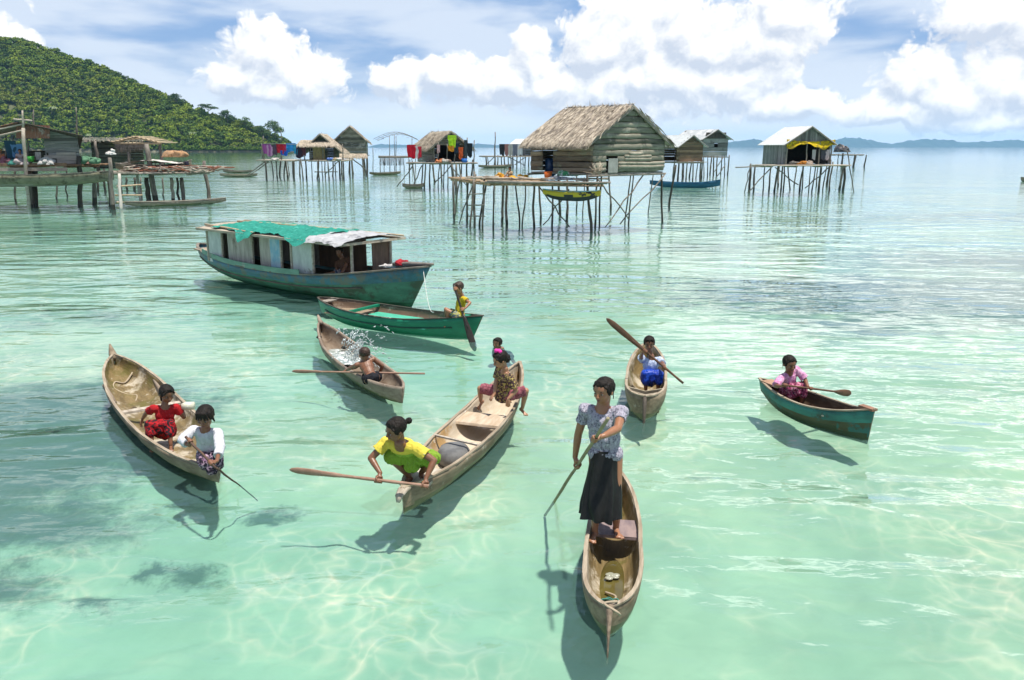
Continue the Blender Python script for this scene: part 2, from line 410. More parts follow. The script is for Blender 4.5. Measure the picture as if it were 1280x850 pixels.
# standing girl's canoe
bD, fD = boat('dugout_canoe', 'pale narrow dugout carrying the standing girl, green rope coiled in its blunt end', 'canoe', (1.10, 7.75), (.735, 5.38),
    dict(Wd=.50, n0=2.2, n1=4.6, m=.70, z0=.34, zm=.22, z1=.24, keel=-.13, k0=.12, k1=-.03, kr=4, th=.035, floor=.05), [M_dug, M_dug_in, M_rim, M_low], 'dugout canoes paddled by children', rim=(.034, .015))
Lh = 1.20
prow(bD, [(Lh-.04, 0, .235), (Lh+.0, 0, .24), (Lh+.05, 0, .21), (Lh+.14, 0, .12), (Lh+.30, 0, -.03)], [(.03, .02), (.036, .028), (.026, .03), (.014, .026), (.005, .012)], surf('prow_wood', (.26, .20, .14), (.09, .065, .045), .8, (6, 20, 20)))
plank(bD, fD, .385, .08, .34, .028, surf('foot_plank', (.30, .22, .20), (.16, .12, .13), .7, (3, 12, 12), spots=[(3, (.42, .34, .30), (.55, .65))]), 'foot_plank', .9)
mb = MB(); mb.ell((.42, 0, -.068), (.50, .13, .022), seg=24, rings=8)
mb.build('bilge_water', surf('bilge_water', (.13, .11, .03), (.08, .065, .02), .06, (2, 3, 3), bump=.15, spec=.7), bD, local=True)
def coil(c, r, n, h, seed, loops=7):
    rg = random.Random(seed); pts = []
    for i in range(n*loops):
        t = i/n*2*math.pi; rr = r*(.55+.45*math.sin(i*.13+seed))*rg.uniform(.9, 1.1)
        pts.append(V3((c[0]+rr*math.cos(t)*1.1, c[1]+rr*math.sin(t), c[2]+h*(.3+.7*rg.random()))))
    return pts
M_rope = plain('green_nylon_rope', (.05, .22, .17), .7); M_rope2 = plain('tan_fibre_rope', (.42, .34, .24), .9)
bw = BWM[bD.name]
mb = MB(); c_ = bw @ V3((.88, 0, -.01)); mb.tube(smooth_pts(coil(c_, .13, 12, .07, 2, 8), 3), .006, 5)
single(mb, 'rope_coil', M_rope, 'tangle of thin green rope lying in the blunt end of the standing girl\'s canoe', 'rope')
mb = MB(); mb.tube(smooth_pts([bw @ V3(p) for p in [(.55, -.05, -.03), (.66, .04, .0), (.80, -.02, .0), (.88, .06, .02), (.98, .0, .06), (1.10, .02, .2), (1.17, .05, .27), (1.21, -.04, .27), (1.24, .05, .23), (1.2, .08, .18)]]), .010, 6)
single(mb, 'rope', M_rope2, 'frayed tan rope tied round the prow of the standing girl\'s canoe', 'rope')
mb = MB()
for i in range(7): mb.ell(bw @ V3((.28+random.uniform(-.05, .05), random.uniform(-.035, .035), -.03+random.uniform(0, .01))), (.035, .03, .012), seg=10, rings=6)
single(mb, 'plastic_bag', surf('milky_plastic', (.40, .40, .33), (.26, .27, .2), .15, (9, 9, 9), bump=.8), 'crumpled milky plastic bag lying in the canoe bilge in front of the standing girl', 'bag')

# canoe of the squatting girl
bC, fC = boat('dugout_canoe', 'long cream-insided dugout with the squatting girl in yellow at one end', 'canoe', (-1.10, 7.47), (.12, 11.40),
    dict(Wd=.68, n0=2.2, n1=2.4, m=.80, z0=.26, zm=.22, z1=.52, keel=-.10, k0=-.02, k1=.22, kr=3, th=.03, floor=.045), [M_dug, M_cream, M_rim, M_low], 'dugout canoes paddled by children')
prow(bC, [(-1.95, 0, .24), (-2.04, .0, .25), (-2.14, 0, .22), (-2.17, 0, .16)], [(.06, .025), (.06, .03), (.045, .025), (.02, .02)], W['pale'])
plank(bC, fC, .60, .06, .42, .03, surf('seat_board', (.55, .45, .34), (.40, .30, .2), .8, (3, 12, 12)), 'seat_board', .95)
plank(bC, fC, .12, .05, .42, .03, W['pale'], 'end_board', .9)
x, hw, zg, zk, rk = fC(.36)
mb = MB(); mb.board((x-.05, -hw, zg+.01), (x+.12, hw, zg+.01), .035, .02, jit=.2); mb.build('cross_stick', W['pale'], bC, local=True)
bw = BWM[bC.name]
mb = MB(); mb.ell(bw @ V3((x-.02, 0.02, .06)), (.20, .24, .17), seg=20, rings=10)
mb.V = [(a, b, min(c, .17)) for a, b, c in mb.V]
single(mb, 'plastic_jerrycan', surf('grey_cut_jug', (.19, .19, .185), (.10, .10, .10), .6, (5, 5, 5), bump=.4), 'grey half jerrycan bailer lying amidships in the yellow-shirted girl\'s canoe', 'bailer')
mb = MB(); mb.tube(smooth_pts([bw @ V3(p) for p in [(-.95, -.2, .15), (-1.0, -.05, .0), (-.85, .1, -.02), (-.7, 0, -.02), (-.8, -.12, 0), (-1.0, 0, 0)]]), .009, 6)
single(mb, 'rope', plain('dark_rope', (.07, .06, .05), .9), 'short dark rope curled behind the squatting girl in yellow', 'rope')

# canoe of the two girls
bA, fA = boat('dugout_canoe', 'wide weathered dugout with a broad rounded end carrying two girls in red and white', 'canoe', (-6.28, 12.2), (-3.16, 8.03),
    dict(Wd=.82, n0=3.2, n1=2.2, m=.75, z0=.42, zm=.18, z1=.24, keel=-.10, k0=.22, k1=.08, kr=2.6, th=.035, floor=.045, sp=1.8), [M_dug, M_dug_in, M_rim, M_low], 'dugout canoes paddled by children')
prow(bA, [(-2.56, 0, .36), (-2.66, 0, .42), (-2.73, 0, .48), (-2.80, 0, .55)], [(.06, .05), (.06, .05), (.04, .04), (.015, .02)], M_dug)
plank(bA, fA, .44, .03, .10, .03, W['pale'], 'thwart')
for s in (-1, 1):
    mb = MB(); mb.tube([(-1.6, s*.34, .22), (-1.2, s*.33, .13), (-1.1, s*.30, .08)], [.03, .035, .02], 7); mb.build('rib_stub', M_dug_old, bA, local=True)
bw = BWM[bA.name]
mb = MB(); mb.tube(smooth_pts([bw @ V3(p) for p in [(-2.1, .15, .22), (-1.95, .0, .12), (-2.0, -.12, .14), (-1.8, -.18, .1), (-1.6, -.05, .03), (-1.5, .06, .02), (-1.3, 0, -.01)]]), .012, 6)
single(mb, 'rope', M_rope2, 'tan rope lying in the broad rounded end behind the girl in red', 'rope')

# brown canoe of the bailing boy
bB, fB = boat('dugout_canoe', 'dark brown half-swamped dugout being bailed by the bare-backed boy', 'canoe', (-3.62, 14.75), (-1.55, 10.85),
    dict(Wd=.64, n0=2.6, n1=2.6, m=.75, z0=.42, zm=.20, z1=.30, keel=-.10, k0=.14, k1=.06, kr=3, th=.035, floor=.07), [M_dug_old, M_dug_old_in, M_dug_old, M_low], 'dugout canoes paddled by children', rim=None)
prow(bB, [(-2.12, 0, .38), (-2.24, 0, .42), (-2.34, 0, .5)], [(.05, .05), (.04, .035), (.02, .02)], M_dug_old)
x, hw, zg, zk, rk = fB(.36)
mb = MB(); mb.ell((x-.15, 0, .055), (.62, hw-.05, .02), seg=24, rings=8)
mb.build('foamy_bilge_water', surf('foamy_water', (.42, .47, .44), (.20, .25, .22), .15, (6, 6, 6), bump=.8, spots=[(9, (.85, .88, .88), (.5, .58))]), bB, local=True)
for p in ((-1.1, .12, .13), (-1.6, -.19, .25)):
    mb = MB(); mb.ell(p, (.05, .05, .03), seg=10, rings=6); mb.build('knot_hole', W['dark'], bB, local=True)

# canoe of the child with the blue lap cloth
bE, fE = boat('dugout_canoe', 'narrow pale dugout with a square blunt end and blue-grey sides under the child in blue', 'canoe', (2.28, 13.0), (1.80, 10.35),
    dict(Wd=.60, n0=2.2, n1=5.0, m=.6, z0=.42, zm=.30, z1=.32, keel=-.10, k0=.12, k1=-.02, kr=5, th=.04, floor=.045), [M_dug, M_dug_in, M_rim, M_low], 'dugout canoes paddled by children')
prow(bE, [(1.33, 0, .30), (1.40, 0, .20), (1.48, 0, .05), (1.55, 0, -.10)], [(.03, .05), (.03, .05), (.022, .04), (.01, .02)], surf('keel_wood', (.10, .08, .06), (.05, .04, .03), .7, (5, 9, 9)))
for s in (.80, .87):
    x, hw, zg, zk, rk = fE(s); mb = MB()
    mb.add([(x, -hw+.02, zg-.01), (x, -hw*.75, zk+.07), (x, hw*.75, zk+.07), (x, hw-.02, zg-.01), (x, 0, zg-.07)], [(0, 1, 2, 3, 4)])
    mb.add([(x+.03, -hw+.02, zg-.01), (x+.03, -hw*.75, zk+.07), (x+.03, hw*.75, zk+.07), (x+.03, hw-.02, zg-.01), (x+.03, 0, zg-.07)], [(4, 3, 2, 1, 0)])
    mb.add([(x, -hw+.02, zg-.01), (x, 0, zg-.07), (x, hw-.02, zg-.01), (x+.03, -hw+.02, zg-.01), (x+.03, 0, zg-.07), (x+.03, hw-.02, zg-.01)], [(0, 3, 4, 1), (1, 4, 5, 2)])
    mb.build('bulkhead', surf('bulkhead_wood', (.40, .35, .26), (.24, .19, .12), .8, (9, 3, 9), spots=[(4, (.12, .10, .05), (.58, .7))]), bE, local=True)
for s in (-1, 1):
    mb = MB(); mb.board((-1.0, s*.262, .255), (.6, s*.292, .24), .012, .10, jit=.05); mb.build('side_strip', surf('blue_grey_strip', (.20, .27, .38), (.12, .17, .25), .7, (3, 9, 9), spots=[(5, (.5, .48, .42), (.58, .66))]), bE, local=True)

# small teal canoe of the girl in pink
bF, fF = boat('small_canoe', 'short teal painted canoe with flaking paint and brown inside under the girl in pink', 'canoe', (3.70, 11.25), (4.50, 9.55),
    dict(Wd=.56, n0=2.2, n1=1.8, m=.85, z0=.28, zm=.24, z1=.42, keel=-.10, k0=.10, k1=-.06, kr=3, th=.02, floor=.03, rake0=.3, rake1=.12, e=1.0, k=1.2),
    [surf('olive_brown_hull', (.075, .085, .04), (.05, .045, .025), .6, (2, 5, 5), bump=.4, spots=[(3, (.03, .13, .11), (.52, .6)), (7, (.13, .08, .045), (.6, .7))]), surf('dark_brown_inside', (.13, .08, .045), (.06, .035, .02), .8, (3, 8, 8), spots=[(3, (.22, .15, .08), (.55, .66))]), M_rim, surf('dark_green_bottom', (.045, .065, .03), (.03, .04, .02), .5, (3, 6, 6)), M_teal], band=.62, rim=(.035, .018))
plank(bF, fF, .70, .08, .07, .02, W['pale'], 'thwart')
x, hw, zg, zk, rk = fF(.97); mb = MB(); mb.board((x-.10, 0, zg+.01), (x+.12, 0, zg+.015), .09, .03); mb.build('prow', surf('rusty_prow', (.34, .16, .10), (.2, .12, .08), .8), bF, local=True)
x, hw, zg, zk, rk = fF(.03); mb = MB(); mb.board((x-.02, 0, zg+.01), (x+.2, 0, zg+.005), .2, .03); mb.build('stern_deck', surf('orange_wood', (.42, .26, .17), (.3, .18, .11), .8), bF, local=True)

# green plank boat
bG, fG = boat('plank_boat', 'bright green plank rowing boat with a mint floor and the paddling boy on its end', 'boat', (-4.15, 17.3), (-.80, 15.15),
    dict(Wd=1.06, n0=2.6, n1=1.9, m=.75, z0=.38, zm=.28, z1=.46, keel=-.12, k0=.06, k1=-.04, kr=3, th=.025, floor=.09, rake0=.3, rake1=.5, e=.75, k=1.1),
    [M_green, surf('brown_boat_inside', (.22, .14, .09), (.13, .09, .06), .8, (2, 8, 8), spots=[(3, (.33, .27, .2), (.55, .66))]), surf('dark_worn_rim', (.10, .085, .065), (.05, .045, .035), .8, (3, 9, 9), spots=[(4, (.35, .31, .25), (.58, .66))]), M_green])
mb = MB()
for i in range(5): mb.board((-.75, -.32+.16*i, .13), (1.40-.06*abs(i-2)**2, -.32+.16*i, .135), .155, .02)
mb.build('floor_boards', M_floor, bG, local=True)
mb = MB()
for i in range(3): mb.board((-1.6, -.25+.25*i, .155), (-.80, -.25+.25*i, .155), .24, .02)
mb.build('stern_boards', surf('stern_boards', (.33, .25, .17), (.2, .15, .1), .8, (3, 9, 9)), bG, local=True)
plank(bG, fG, .30, .02, .07, .05, M_green, 'thwart'); plank(bG, fG, .04, .03, .22, .03, W['grey'], 'stern_deck'); plank(bG, fG, .95, .02, .25, .03, M_green, 'bow_deck')
mb = MB()
for j in (-1, 1):
    pts = []
    for i in range(3, 32):
        x, hw, zg, zk, rk = fG(i/34); t = 1.18
        z = zk+(zg-zk)*(1-math.cos(t))**1.1; pts.append(V3((x+rk*(z+.12), j*(hw*math.sin(t)**.75+.008), z)))
    mb.tube(pts, .014, 6)
mb.build('rubbing_strake', plain('dark_green_strake', (.008, .07, .045)), bG, local=True)

# houseboat
bH, fH = boat('houseboat', 'old green and blue wooden houseboat with a low cabin under a turquoise net roof', 'houseboat', (-9.25, 23.92), (-2.40, 18.35),
    dict(Wd=1.92, n0=2.4, n1=3.0, m=.66, z0=.78, zm=.52, z1=.98, keel=-.16, k0=.35, k1=-.10, kr=3.2, th=.05, floor=.22, rake0=.2, rake1=.62, e=1.12, k=.92, sp=2.4),
    [M_hgreen, surf('houseboat_inside', (.05, .20, .28), (.09, .10, .09), .8, (2, 5, 5), spots=[(3, (.16, .13, .10), (.5, .6))]), surf('houseboat_rim', (.28, .24, .19), (.12, .11, .09), .8, (3, 9, 9)), surf('houseboat_bottom', (.035, .13, .07), (.02, .07, .04), .5, (3, 5, 5))] + [M_hblue], band=.72, rim=(.08, .035))
mb = MB()
for j in (-1, 1):
    for tt, rr, xa, xb in ((1.12, .022, 2, 31),):
        pts = []
        for i in range(xa, xb):
            x, hw, zg, zk, rk = fH(i/34); z = zk+(zg-zk)*(1-math.cos(tt))**.92
            pts.append(V3((x+rk*(z+.16), j*(hw*math.sin(tt)**1.12+.012), z)))
        mb.tube(pts, rr, 6)
mb.build('rubbing_strake', surf('strake_wood', (.16, .13, .10), (.08, .07, .055), .8, (3, 9, 9)), bH, local=True)
for j in (-1, 1):
    mb = MB(); prev = None
    for i in range(4, 24):
        x, hw, zg, zk, rk = fH(i/34); p = V3((x+rk*(zg+.16), j*(hw+.005), zg+.07))
        if prev: mb.board(prev, p, .13, .025, up=(0, 1, 0))
        prev = p
    mb.build('bulwark', surf('bulwark_green', (.20, .36, .27), (.12, .24, .18), .7, (2, 6, 6), spots=[(4, (.35, .33, .27), (.58, .68))]), bH, local=True)
M_panel = [surf('cabin_panel_grey', (.50, .46, .40), (.30, .27, .23), .85, (9, 9, 1.5), bump=.4, spots=[(2, (.16, .13, .10), (.58, .7))]),
           surf('cabin_panel_pale', (.62, .65, .62), (.45, .48, .46), .8, (4, 4, 2), bump=.3, spots=[(2.4, (.25, .24, .2), (.6, .7))]),
           surf('cabin_panel_blue', (.20, .42, .55), (.42, .55, .60), .8, (5, 5, 3), bump=.3, spots=[(4, (.6, .62, .6), (.58, .66))]),
           surf('cabin_panel_brown', (.21, .13, .09), (.12, .08, .06), .85, (9, 9, 2), bump=.3)]
HWc, z0c, zrc = .76, .50, 1.42
def cab_panel(x0, x1, y, mat, name='wall_panel', z0=z0c, z1=zrc-.04):
    mb = MB(); mb.box(((x0+x1)/2, y, (z0+z1)/2), (abs(x1-x0), .025, z1-z0)); o = mb.build(name, mat, bH, local=True); return o
for x0, x1, mi in ((-2.75, -2.05, 1), (-1.78, -.62, 0), (-.30, .16, 0), (.16, .62, 2), (1.08, 1.88, 1)):
    cab_panel(x0, x1, -HWc, M_panel[mi])
for x0, x1, mi in ((-2.75, .3, 0), (.3, 2.2, 3), (2.75, 3.15, 3)): cab_panel(x0, x1, HWc-.10, M_panel[mi])
mb = MB(); mb.box((-2.76, 0, .97), (.025, 1.50, .86)); mb.build('wall_panel', M_panel[0], bH, local=True)
mb = MB(); mb.box((3.11, .34, .95), (.03, .54, .84)); mb.build('wall_panel', M_panel[3], bH, local=True)
for x, y in ((-2.78, -.78), (-2.05, -.78), (-.62, -.78), (.64, -.78), (1.06, -.78), (1.90, -.76), (3.15, -.60), (3.15, .62), (-2.78, .78), (1.3, .78)):
    mb = MB(); mb.board((x, y, z0c+.02), (x+.01, y, zrc-.02), .05, .05, up=(1, 0, 0)); mb.build('post', W['pale'], bH, local=True)
# cambered roof
def roofz(y): return zrc+.10*(1-(y/.98)**2)
mb = MB(); nx, ny = 22, 9
for i in range(nx):
    for j in range(ny):
        xs = [-2.95+6.25*(i+a)/nx for a in (0, 1)]; ys = [-.98+1.96*(j+a)/ny for a in (0, 1)]
        top = [(xs[0], ys[0], roofz(ys[0])), (xs[1], ys[0], roofz(ys[0])), (xs[1], ys[1], roofz(ys[1])), (xs[0], ys[1], roofz(ys[1]))]
        mb.add(top, [(0, 1, 2, 3)]); mb.add([(a, b, c-.02) for a, b, c in top], [(3, 2, 1, 0)])
for y in (-.98, .98): mb.board((-2.95, y, zrc-.01), (3.3, y, zrc-.01), .05, .06, jit=.15)
for x in (-2.95, 3.3): mb.board((x, -.98, zrc+.0), (x, .98, zrc+.0), .05, .06, jit=.15)
mb.build('roof', surf('roof_ply', (.48, .42, .33), (.30, .25, .19), .85, (2, 6, 6), spots=[(2, (.2, .16, .12), (.58, .7))]), bH, local=True)
def drape(x0, x1, y0, y1, zf, nx, ny, amp, fr, edge=.1, seed=0, off=.02):
    """rumpled sheet over a surface zf(x, y)"""
    mb = MB(); vs = []
    for i in range(nx+1):
        for j in range(ny+1):
            a, b = i/nx, j/ny
            x = x0+(x1-x0)*a; y = y0+(y1-y0)*b
            ea, eb = abs(2*a-1)**2, abs(2*b-1)**2
            x += edge*ea*(noise.noise(V3((b*3+seed, 0, 3)))+.4*noise.noise(V3((b*11+seed, 0, 3)))); y += edge*eb*(noise.noise(V3((a*4+seed, 7+(b > .5)*5, 0)))+.3*noise.noise(V3((a*9+seed, 7, 0))))
            z = zf(x, y)+off+amp*abs(noise.noise(V3((x*fr, y*fr, seed))))+amp*.5*abs(noise.noise(V3((x*fr*3, y*fr*3, seed))))
            vs.append((x, y, z))
    fs = [(i*(ny+1)+j, (i+1)*(ny+1)+j, (i+1)*(ny+1)+j+1, i*(ny+1)+j+1) for i in range(nx) for j in range(ny)]
    mb.add(vs, fs, 0, True); return mb
def rz(x, y): return roofz(min(max(y, -.98), .98)) if abs(y) <= .98 else zrc-(abs(y)-.98)*.9
net = drape(-2.2, 2.1, -.98, .95, rz, 90, 46, .10, 3.0, .35, 4)
nm = net
bwH = BWM[bH.name]; nm.V = [tuple(bwH @ V3(v)) for v in nm.V]
single(nm, 'fishing_net', surf('turquoise_net', (.025, .33, .25), (.01, .20, .15), .85, (9, 9, 9), detail=8, bump=.9, dist=.04, fine=60, spots=[(6, (.08, .45, .36), (.55, .65))]), 'heap of turquoise fishing net spread over the houseboat roof', 'net')
tp = drape(1.95, 3.35, -1.04, .8, rz, 36, 40, .06, 3.0, .12, 9, .035); tp.V = [tuple(bwH @ V3(v)) for v in tp.V]
single(tp, 'tarpaulin', surf('silver_tarp', (.50, .50, .50), (.32, .32, .33), .5, (5, 5, 5), bump=.5, spots=[(2.5, (.16, .16, .17), (.55, .62)), (2, (.48, .43, .33), (.6, .7))]), 'silver grey tarpaulin over the front of the houseboat roof', 'tarpaulin')
for k, (a, b) in enumerate((((-2.9, .5), (2.2, .9)), ((-2.8, .75), (1.5, .85)), ((-2.95, -.7), (-.2, -.95)), ((-2.6, .1), (.2, .45)), ((1.5, .5), (3.5, .75)))):
    A_ = V3((a[0], a[1], roofz(a[1])+.04)); B_ = V3((b[0], b[1], roofz(b[1])+.05))
    mb = MB(); mb.pole(bwH @ A_, bwH @ B_, .03, .022, .015, 5)
    single(mb, 'bamboo_pole', surf('bamboo', (.50, .40, .26), (.33, .25, .15), .6, (9, 9, 9)), 'bamboo pole lying lengthwise on the houseboat roof beside the net', 'pole', 'poles on the houseboat roof')
mb = MB(); mb.board((-4.0, 0, .72), (-2.9, 0, .66), 1.05, .03); mb.build('stern_deck', surf('stern_deck_wood', (.38, .30, .22), (.24, .18, .13), .8, (3, 9, 9)), bH, local=True)
mb = MB(); mb.board((-2.7, 0, .42), (3.3, 0, .42), 1.15, .03); mb.build('deck', surf('cabin_deck_wood', (.13, .10, .08), (.07, .055, .045), .8, (3, 9, 9)), bH, local=True)
mb = MB(); mb.board((3.4, 0, .66), (4.4, 0, .86), .42, .03); mb.build('bow_deck', M_hblue, bH, local=True)
x, hw, zg, zk, rk = fH(.985); mb = MB(); mb.tube([(x-.35, 0, zg-.02), (x+.25, 0, zg+.05), (x+.95, 0, zg+.10)], [(.05, .05), (.06, .05), (.03, .03)], 8); mb.build('prow', surf('prow_grey', (.25, .22, .19), (.12, .1, .09), .8), bH, local=True)
def lump(c, r, mat, name, label, cat, n=6, group=None):
    mb = MB()
    R_ = max(r)
    for i in range(n+3):
        k0 = len(mb.V); mb.ell(V3(c)+V3((random.uniform(-1, 1)*r[0]*.55, random.uniform(-1, 1)*r[1]*.5, random.uniform(-.1, 1)*r[2]*.4)), (r[0]*random.uniform(.2, .6), r[1]*random.uniform(.25, .6), r[2]*random.uniform(.25, .6)), seg=18, rings=12)
        for q in range(k0, len(mb.V)):
            v = V3(mb.V[q]); o_ = noise.noise_vector(v*(3.2/R_)+V3((i, 0, 0)))*R_*.20+noise.noise_vector(v*(8/R_))*R_*.07; v += V3((o_.x, o_.y, o_.z*.6)); mb.V[q] = (v.x, v.y, max(v.z, c[2]-.02))
    return single(mb, name, mat, label, cat, group)
lump(bwH @ V3((4.2, .05, .95)), (.22, .15, .12), cloth('red_cloth', (.42, .03, .04)), 'cloth_bundle', 'red cloth bundle on the houseboat bow', 'cloth')
lump(bwH @ V3((3.8, .0, .86)), (.30, .18, .10), cloth('pale_cloth', (.55, .52, .5)), 'cloth_bundle', 'pale crumpled cloth on the houseboat bow deck', 'cloth')
lump(bwH @ V3((2.0, .1, .52)), (.35, .3, .16), cloth('dark_print', (.05, .06, .10), (.3, .25, .25)), 'cloth_bundle', 'dark bedding bundle on the floor inside the open houseboat cabin', 'bedding')
lump(bwH @ V3((-3.3, .25, .80)), (.28, .2, .16), surf('stern_basket', (.42, .30, .2), (.25, .17, .1), .9), 'basket', 'brown basket of gear on the houseboat stern deck', 'basket')
p0_ = bwH @ V3((4.9, 0, .98)); p1_ = V3((-1.55, 15.55, .42))
mb = MB(); mb.tube([p0_.lerp(p1_, t)-V3((0, 0, .35*math.sin(math.pi*t))) for t in [i/10 for i in range(11)]], .007, 5)
single(mb, 'mooring_line', plain('white_rope', (.7, .7, .66), .8), 'thin white line from the houseboat bow to the green plank boat', 'rope')

# distant boats
def far_boat(name, label, A, B, Wd, h, mats, group=None, zoff=0, cat='canoe', hole=True, **kw):
    sp = dict(Wd=Wd, n0=2.2, n1=2.2, m=.8, z0=h*1.35, zm=h, z1=h*1.4, keel=-.08, k0=h*.5, k1=h*.5, kr=3, th=.05, floor=.07); sp.update(kw)
    return boat(name, label, cat, A, B, sp, mats, group, N=20, M=11, rim=(.07, .03), hole=hole, zoff=zoff)
G1 = 'canoes moored among the stilt houses'
far_boat('dugout_canoe', 'long empty pale dugout moored at the foot of the white ladder', gp(157, 259)[:2], gp(283, 254)[:2], .62, .26, [M_dug_old, M_dug_in, W['pale'], M_low], G1)
far_boat('dugout_canoe', 'low pale canoe at the ramp of the two-hut platform, in front of its twin', gp(275, 221)[:2], gp(322, 221)[:2], 1.0, .3, [M_rim, M_dug_old_in, M_rim, M_low], G1)
far_boat('dugout_canoe', 'low grey canoe at the ramp of the two-hut platform, behind its twin', gp(279, 216)[:2], gp(316, 216)[:2], 1.0, .3, [M_dug_old, M_dug_old_in, M_dug_old, M_low], G1)
far_boat('dugout_canoe', 'grey canoe floating by the bare domed pole frame', gp(462, 219)[:2], gp(501, 218)[:2], .9, .3, [M_dug, M_dug_in, M_rim, M_low], G1)
far_boat('dugout_canoe', 'small brown canoe tied under the red laundry of the thatched hut', gp(503, 235)[:2], gp(530, 235)[:2], .6, .3, [M_dug_old, M_dug_in, M_dug, M_low], G1)
far_boat('wooden_boat', 'long blue boat moored behind the green-walled house', gp(812, 233)[:2], gp(900, 235)[:2], 1.1, .42, [M_blue, M_blue, surf('blue_rim', (.05, .24, .38), (.03, .15, .25), .6), M_blue], cat='boat', z1=.75)
far_boat('wooden_boat', 'green boat lying beyond the stilts of the plank hut with the rusty roof', gp(50, 229)[:2], gp(100, 227)[:2], 1.3, .55, [M_hgreen, M_dug_old_in, W['grey'], M_hgreen], cat='boat')
far_boat('dugout_canoe', 'dark canoe beneath the far platform hung with laundry', gp(598, 210)[:2], gp(640, 209)[:2], 1.6, .4, [M_dug_old, M_dug_old_in, M_dug_old, M_low], G1)
far_boat('dugout_canoe', 'tiny dark canoe alone on the open sea past the tin-roofed house', gp(1276, 227)[:2], gp(1292, 226)[:2], .8, .35, [M_dug_old, M_dug_old_in, M_dug_old, M_low], G1)
# boats on platforms
far_boat('wooden_boat', 'long grey hull slung under the deck of the plank hut with the rusty roof', (-37.5, 48.8), (-24.2, 49.6), 1.3, .62, [surf('slung_hull', (.25, .23, .15), (.15, .14, .09), .8, (2, 6, 6), spots=[(2, (.09, .08, .05), (.5, .62))]), M_dug_old_in, W['grey'], W['grey']], zoff=1.35, cat='boat', hole=False)
far_boat('wooden_boat', 'old open boat of driftwood resting on the ramshackle deck by the white ladder', (-26.6, 54.9), (-21.7, 55.5), 1.1, .40, [surf('deck_hull', (.30, .29, .2), (.18, .17, .12), .8, (2, 6, 6)), M_dug_old_in, W['pale'], W['grey']], zoff=2.02, cat='boat', hole=False, z1=.75)
far_boat('wooden_boat', 'yellow and black boat with a light blue tip slung under the green-walled house deck', (1.35, 35.6), (3.75, 34.3), .62, .22, [surf('yellow_black_paint', (.62, .47, .03), (.50, .38, .03), .6, (1.2, 5, 9), bump=.2, spots=[(1.3, (.02, .02, .025), (.53, .56)), (.6, (.08, .35, .55), (.62, .64))]), M_dug_old_in, surf('sky_blue_rim', (.10, .35, .50), (.35, .30, .05)), surf('black_bottom', (.03, .035, .04), (.02, .02, .02), .5)], zoff=1.52, cat='boat', hole=False, k0=.1, k1=.1, keel=-.18)
# ------------------------------------------------------------------ people
def skin(name, c):
    if name in MC: return MC[name]
    m, t, b = new_mat(name); n = t.node('ShaderNodeTexNoise', {'Vector': t.node('ShaderNodeTexCoord').outputs['Object'], 'Scale': 14.0, 'Detail': 4.0})
    t.l.new(t.mix(n.outputs[0], c, [v*.72 for v in c]), b.inputs['Base Color']); b.inputs['Roughness'].default_value = .42
    b.inputs['Subsurface Weight'].default_value = .08; b.inputs['Subsurface Radius'].default_value = (.01, .004, .002); b.inputs['Subsurface Scale'].default_value = .5
    MC[name] = m; return m
S1 = skin('warm_brown_skin', (.36, .165, .085)); S2 = skin('dark_brown_skin', (.23, .10, .052)); S3 = skin('tan_skin', (.43, .215, .12))
M_eye = plain('eye_white', (.42, .38, .35), .5); M_iris = plain('dark_iris', (.015, .01, .008), .2)
M_lip = {}
def lips(c): return plain('lips_%d' % int(c[0]*100), c, .5)
M_hair = surf('black_hair', (.009, .008, .007), (.022, .017, .014), .6, (45, 45, 10), 6, .7, .006, spec=.15)
M_hairb = surf('sunbleached_hair', (.022, .012, .008), (.06, .03, .017), .5, (30, 30, 8), 6, .9, .01)

def remesh(mb, voxel, sit=4, disp=0.0, dsc=12.0, keep_cut=None):
    me = mb.mesh('tmp', []); o = bpy.data.objects.new('tmp', me); ts = bpy.data.scenes.new('tmp'); ts.collection.objects.link(o)
    r = o.modifiers.new('r', 'REMESH'); r.mode = 'VOXEL'; r.voxel_size = voxel
    s = o.modifiers.new('s', 'SMOOTH'); s.factor = .5; s.iterations = sit
    vl = ts.view_layers[0]; vl.update(); dg = vl.depsgraph; me2 = bpy.data.meshes.new_from_object(o.evaluated_get(dg))
    bpy.data.objects.remove(o); bpy.data.meshes.remove(me); bpy.data.scenes.remove(ts)
    if disp:
        nr = [v.normal.copy() for v in me2.vertices]
        for v, n_ in zip(me2.vertices, nr):
            c = v.co; k = noise.noise(V3((c.x*dsc, c.y*dsc, c.z*dsc*.6)))+.5*noise.noise(V3((c.x*dsc*2.3, c.y*dsc*2.3, c.z*dsc)))
            v.co = c+n_*disp*k
    for p in me2.polygons: p.use_smooth = True
    return me2
def link_mesh(name, me, mats, root, parent=None):
    for m in mats: me.materials.append(m)
    me.transform(RM[root.name]); o = bpy.data.objects.new(name, me); col.objects.link(o); o.parent = parent or root; return o
def ik(a, c, l1, l2, pole):
    a, c = V3(a), V3(c); d = c-a; L = d.length; mx = (l1+l2)*.995
    if L > mx: k = L/mx; l1 *= k; l2 *= k
    u = d/L; x = (l1*l1-l2*l2+L*L)/(2*L); hgt = math.sqrt(max(l1*l1-x*x, 0)); pv = V3(pole); pv = pv-u*pv.dot(u)
    if pv.length < 1e-4: pv = V3((0, 0, -1))-u*(-u.z)
    return a+u*x+pv.normalized()*hgt

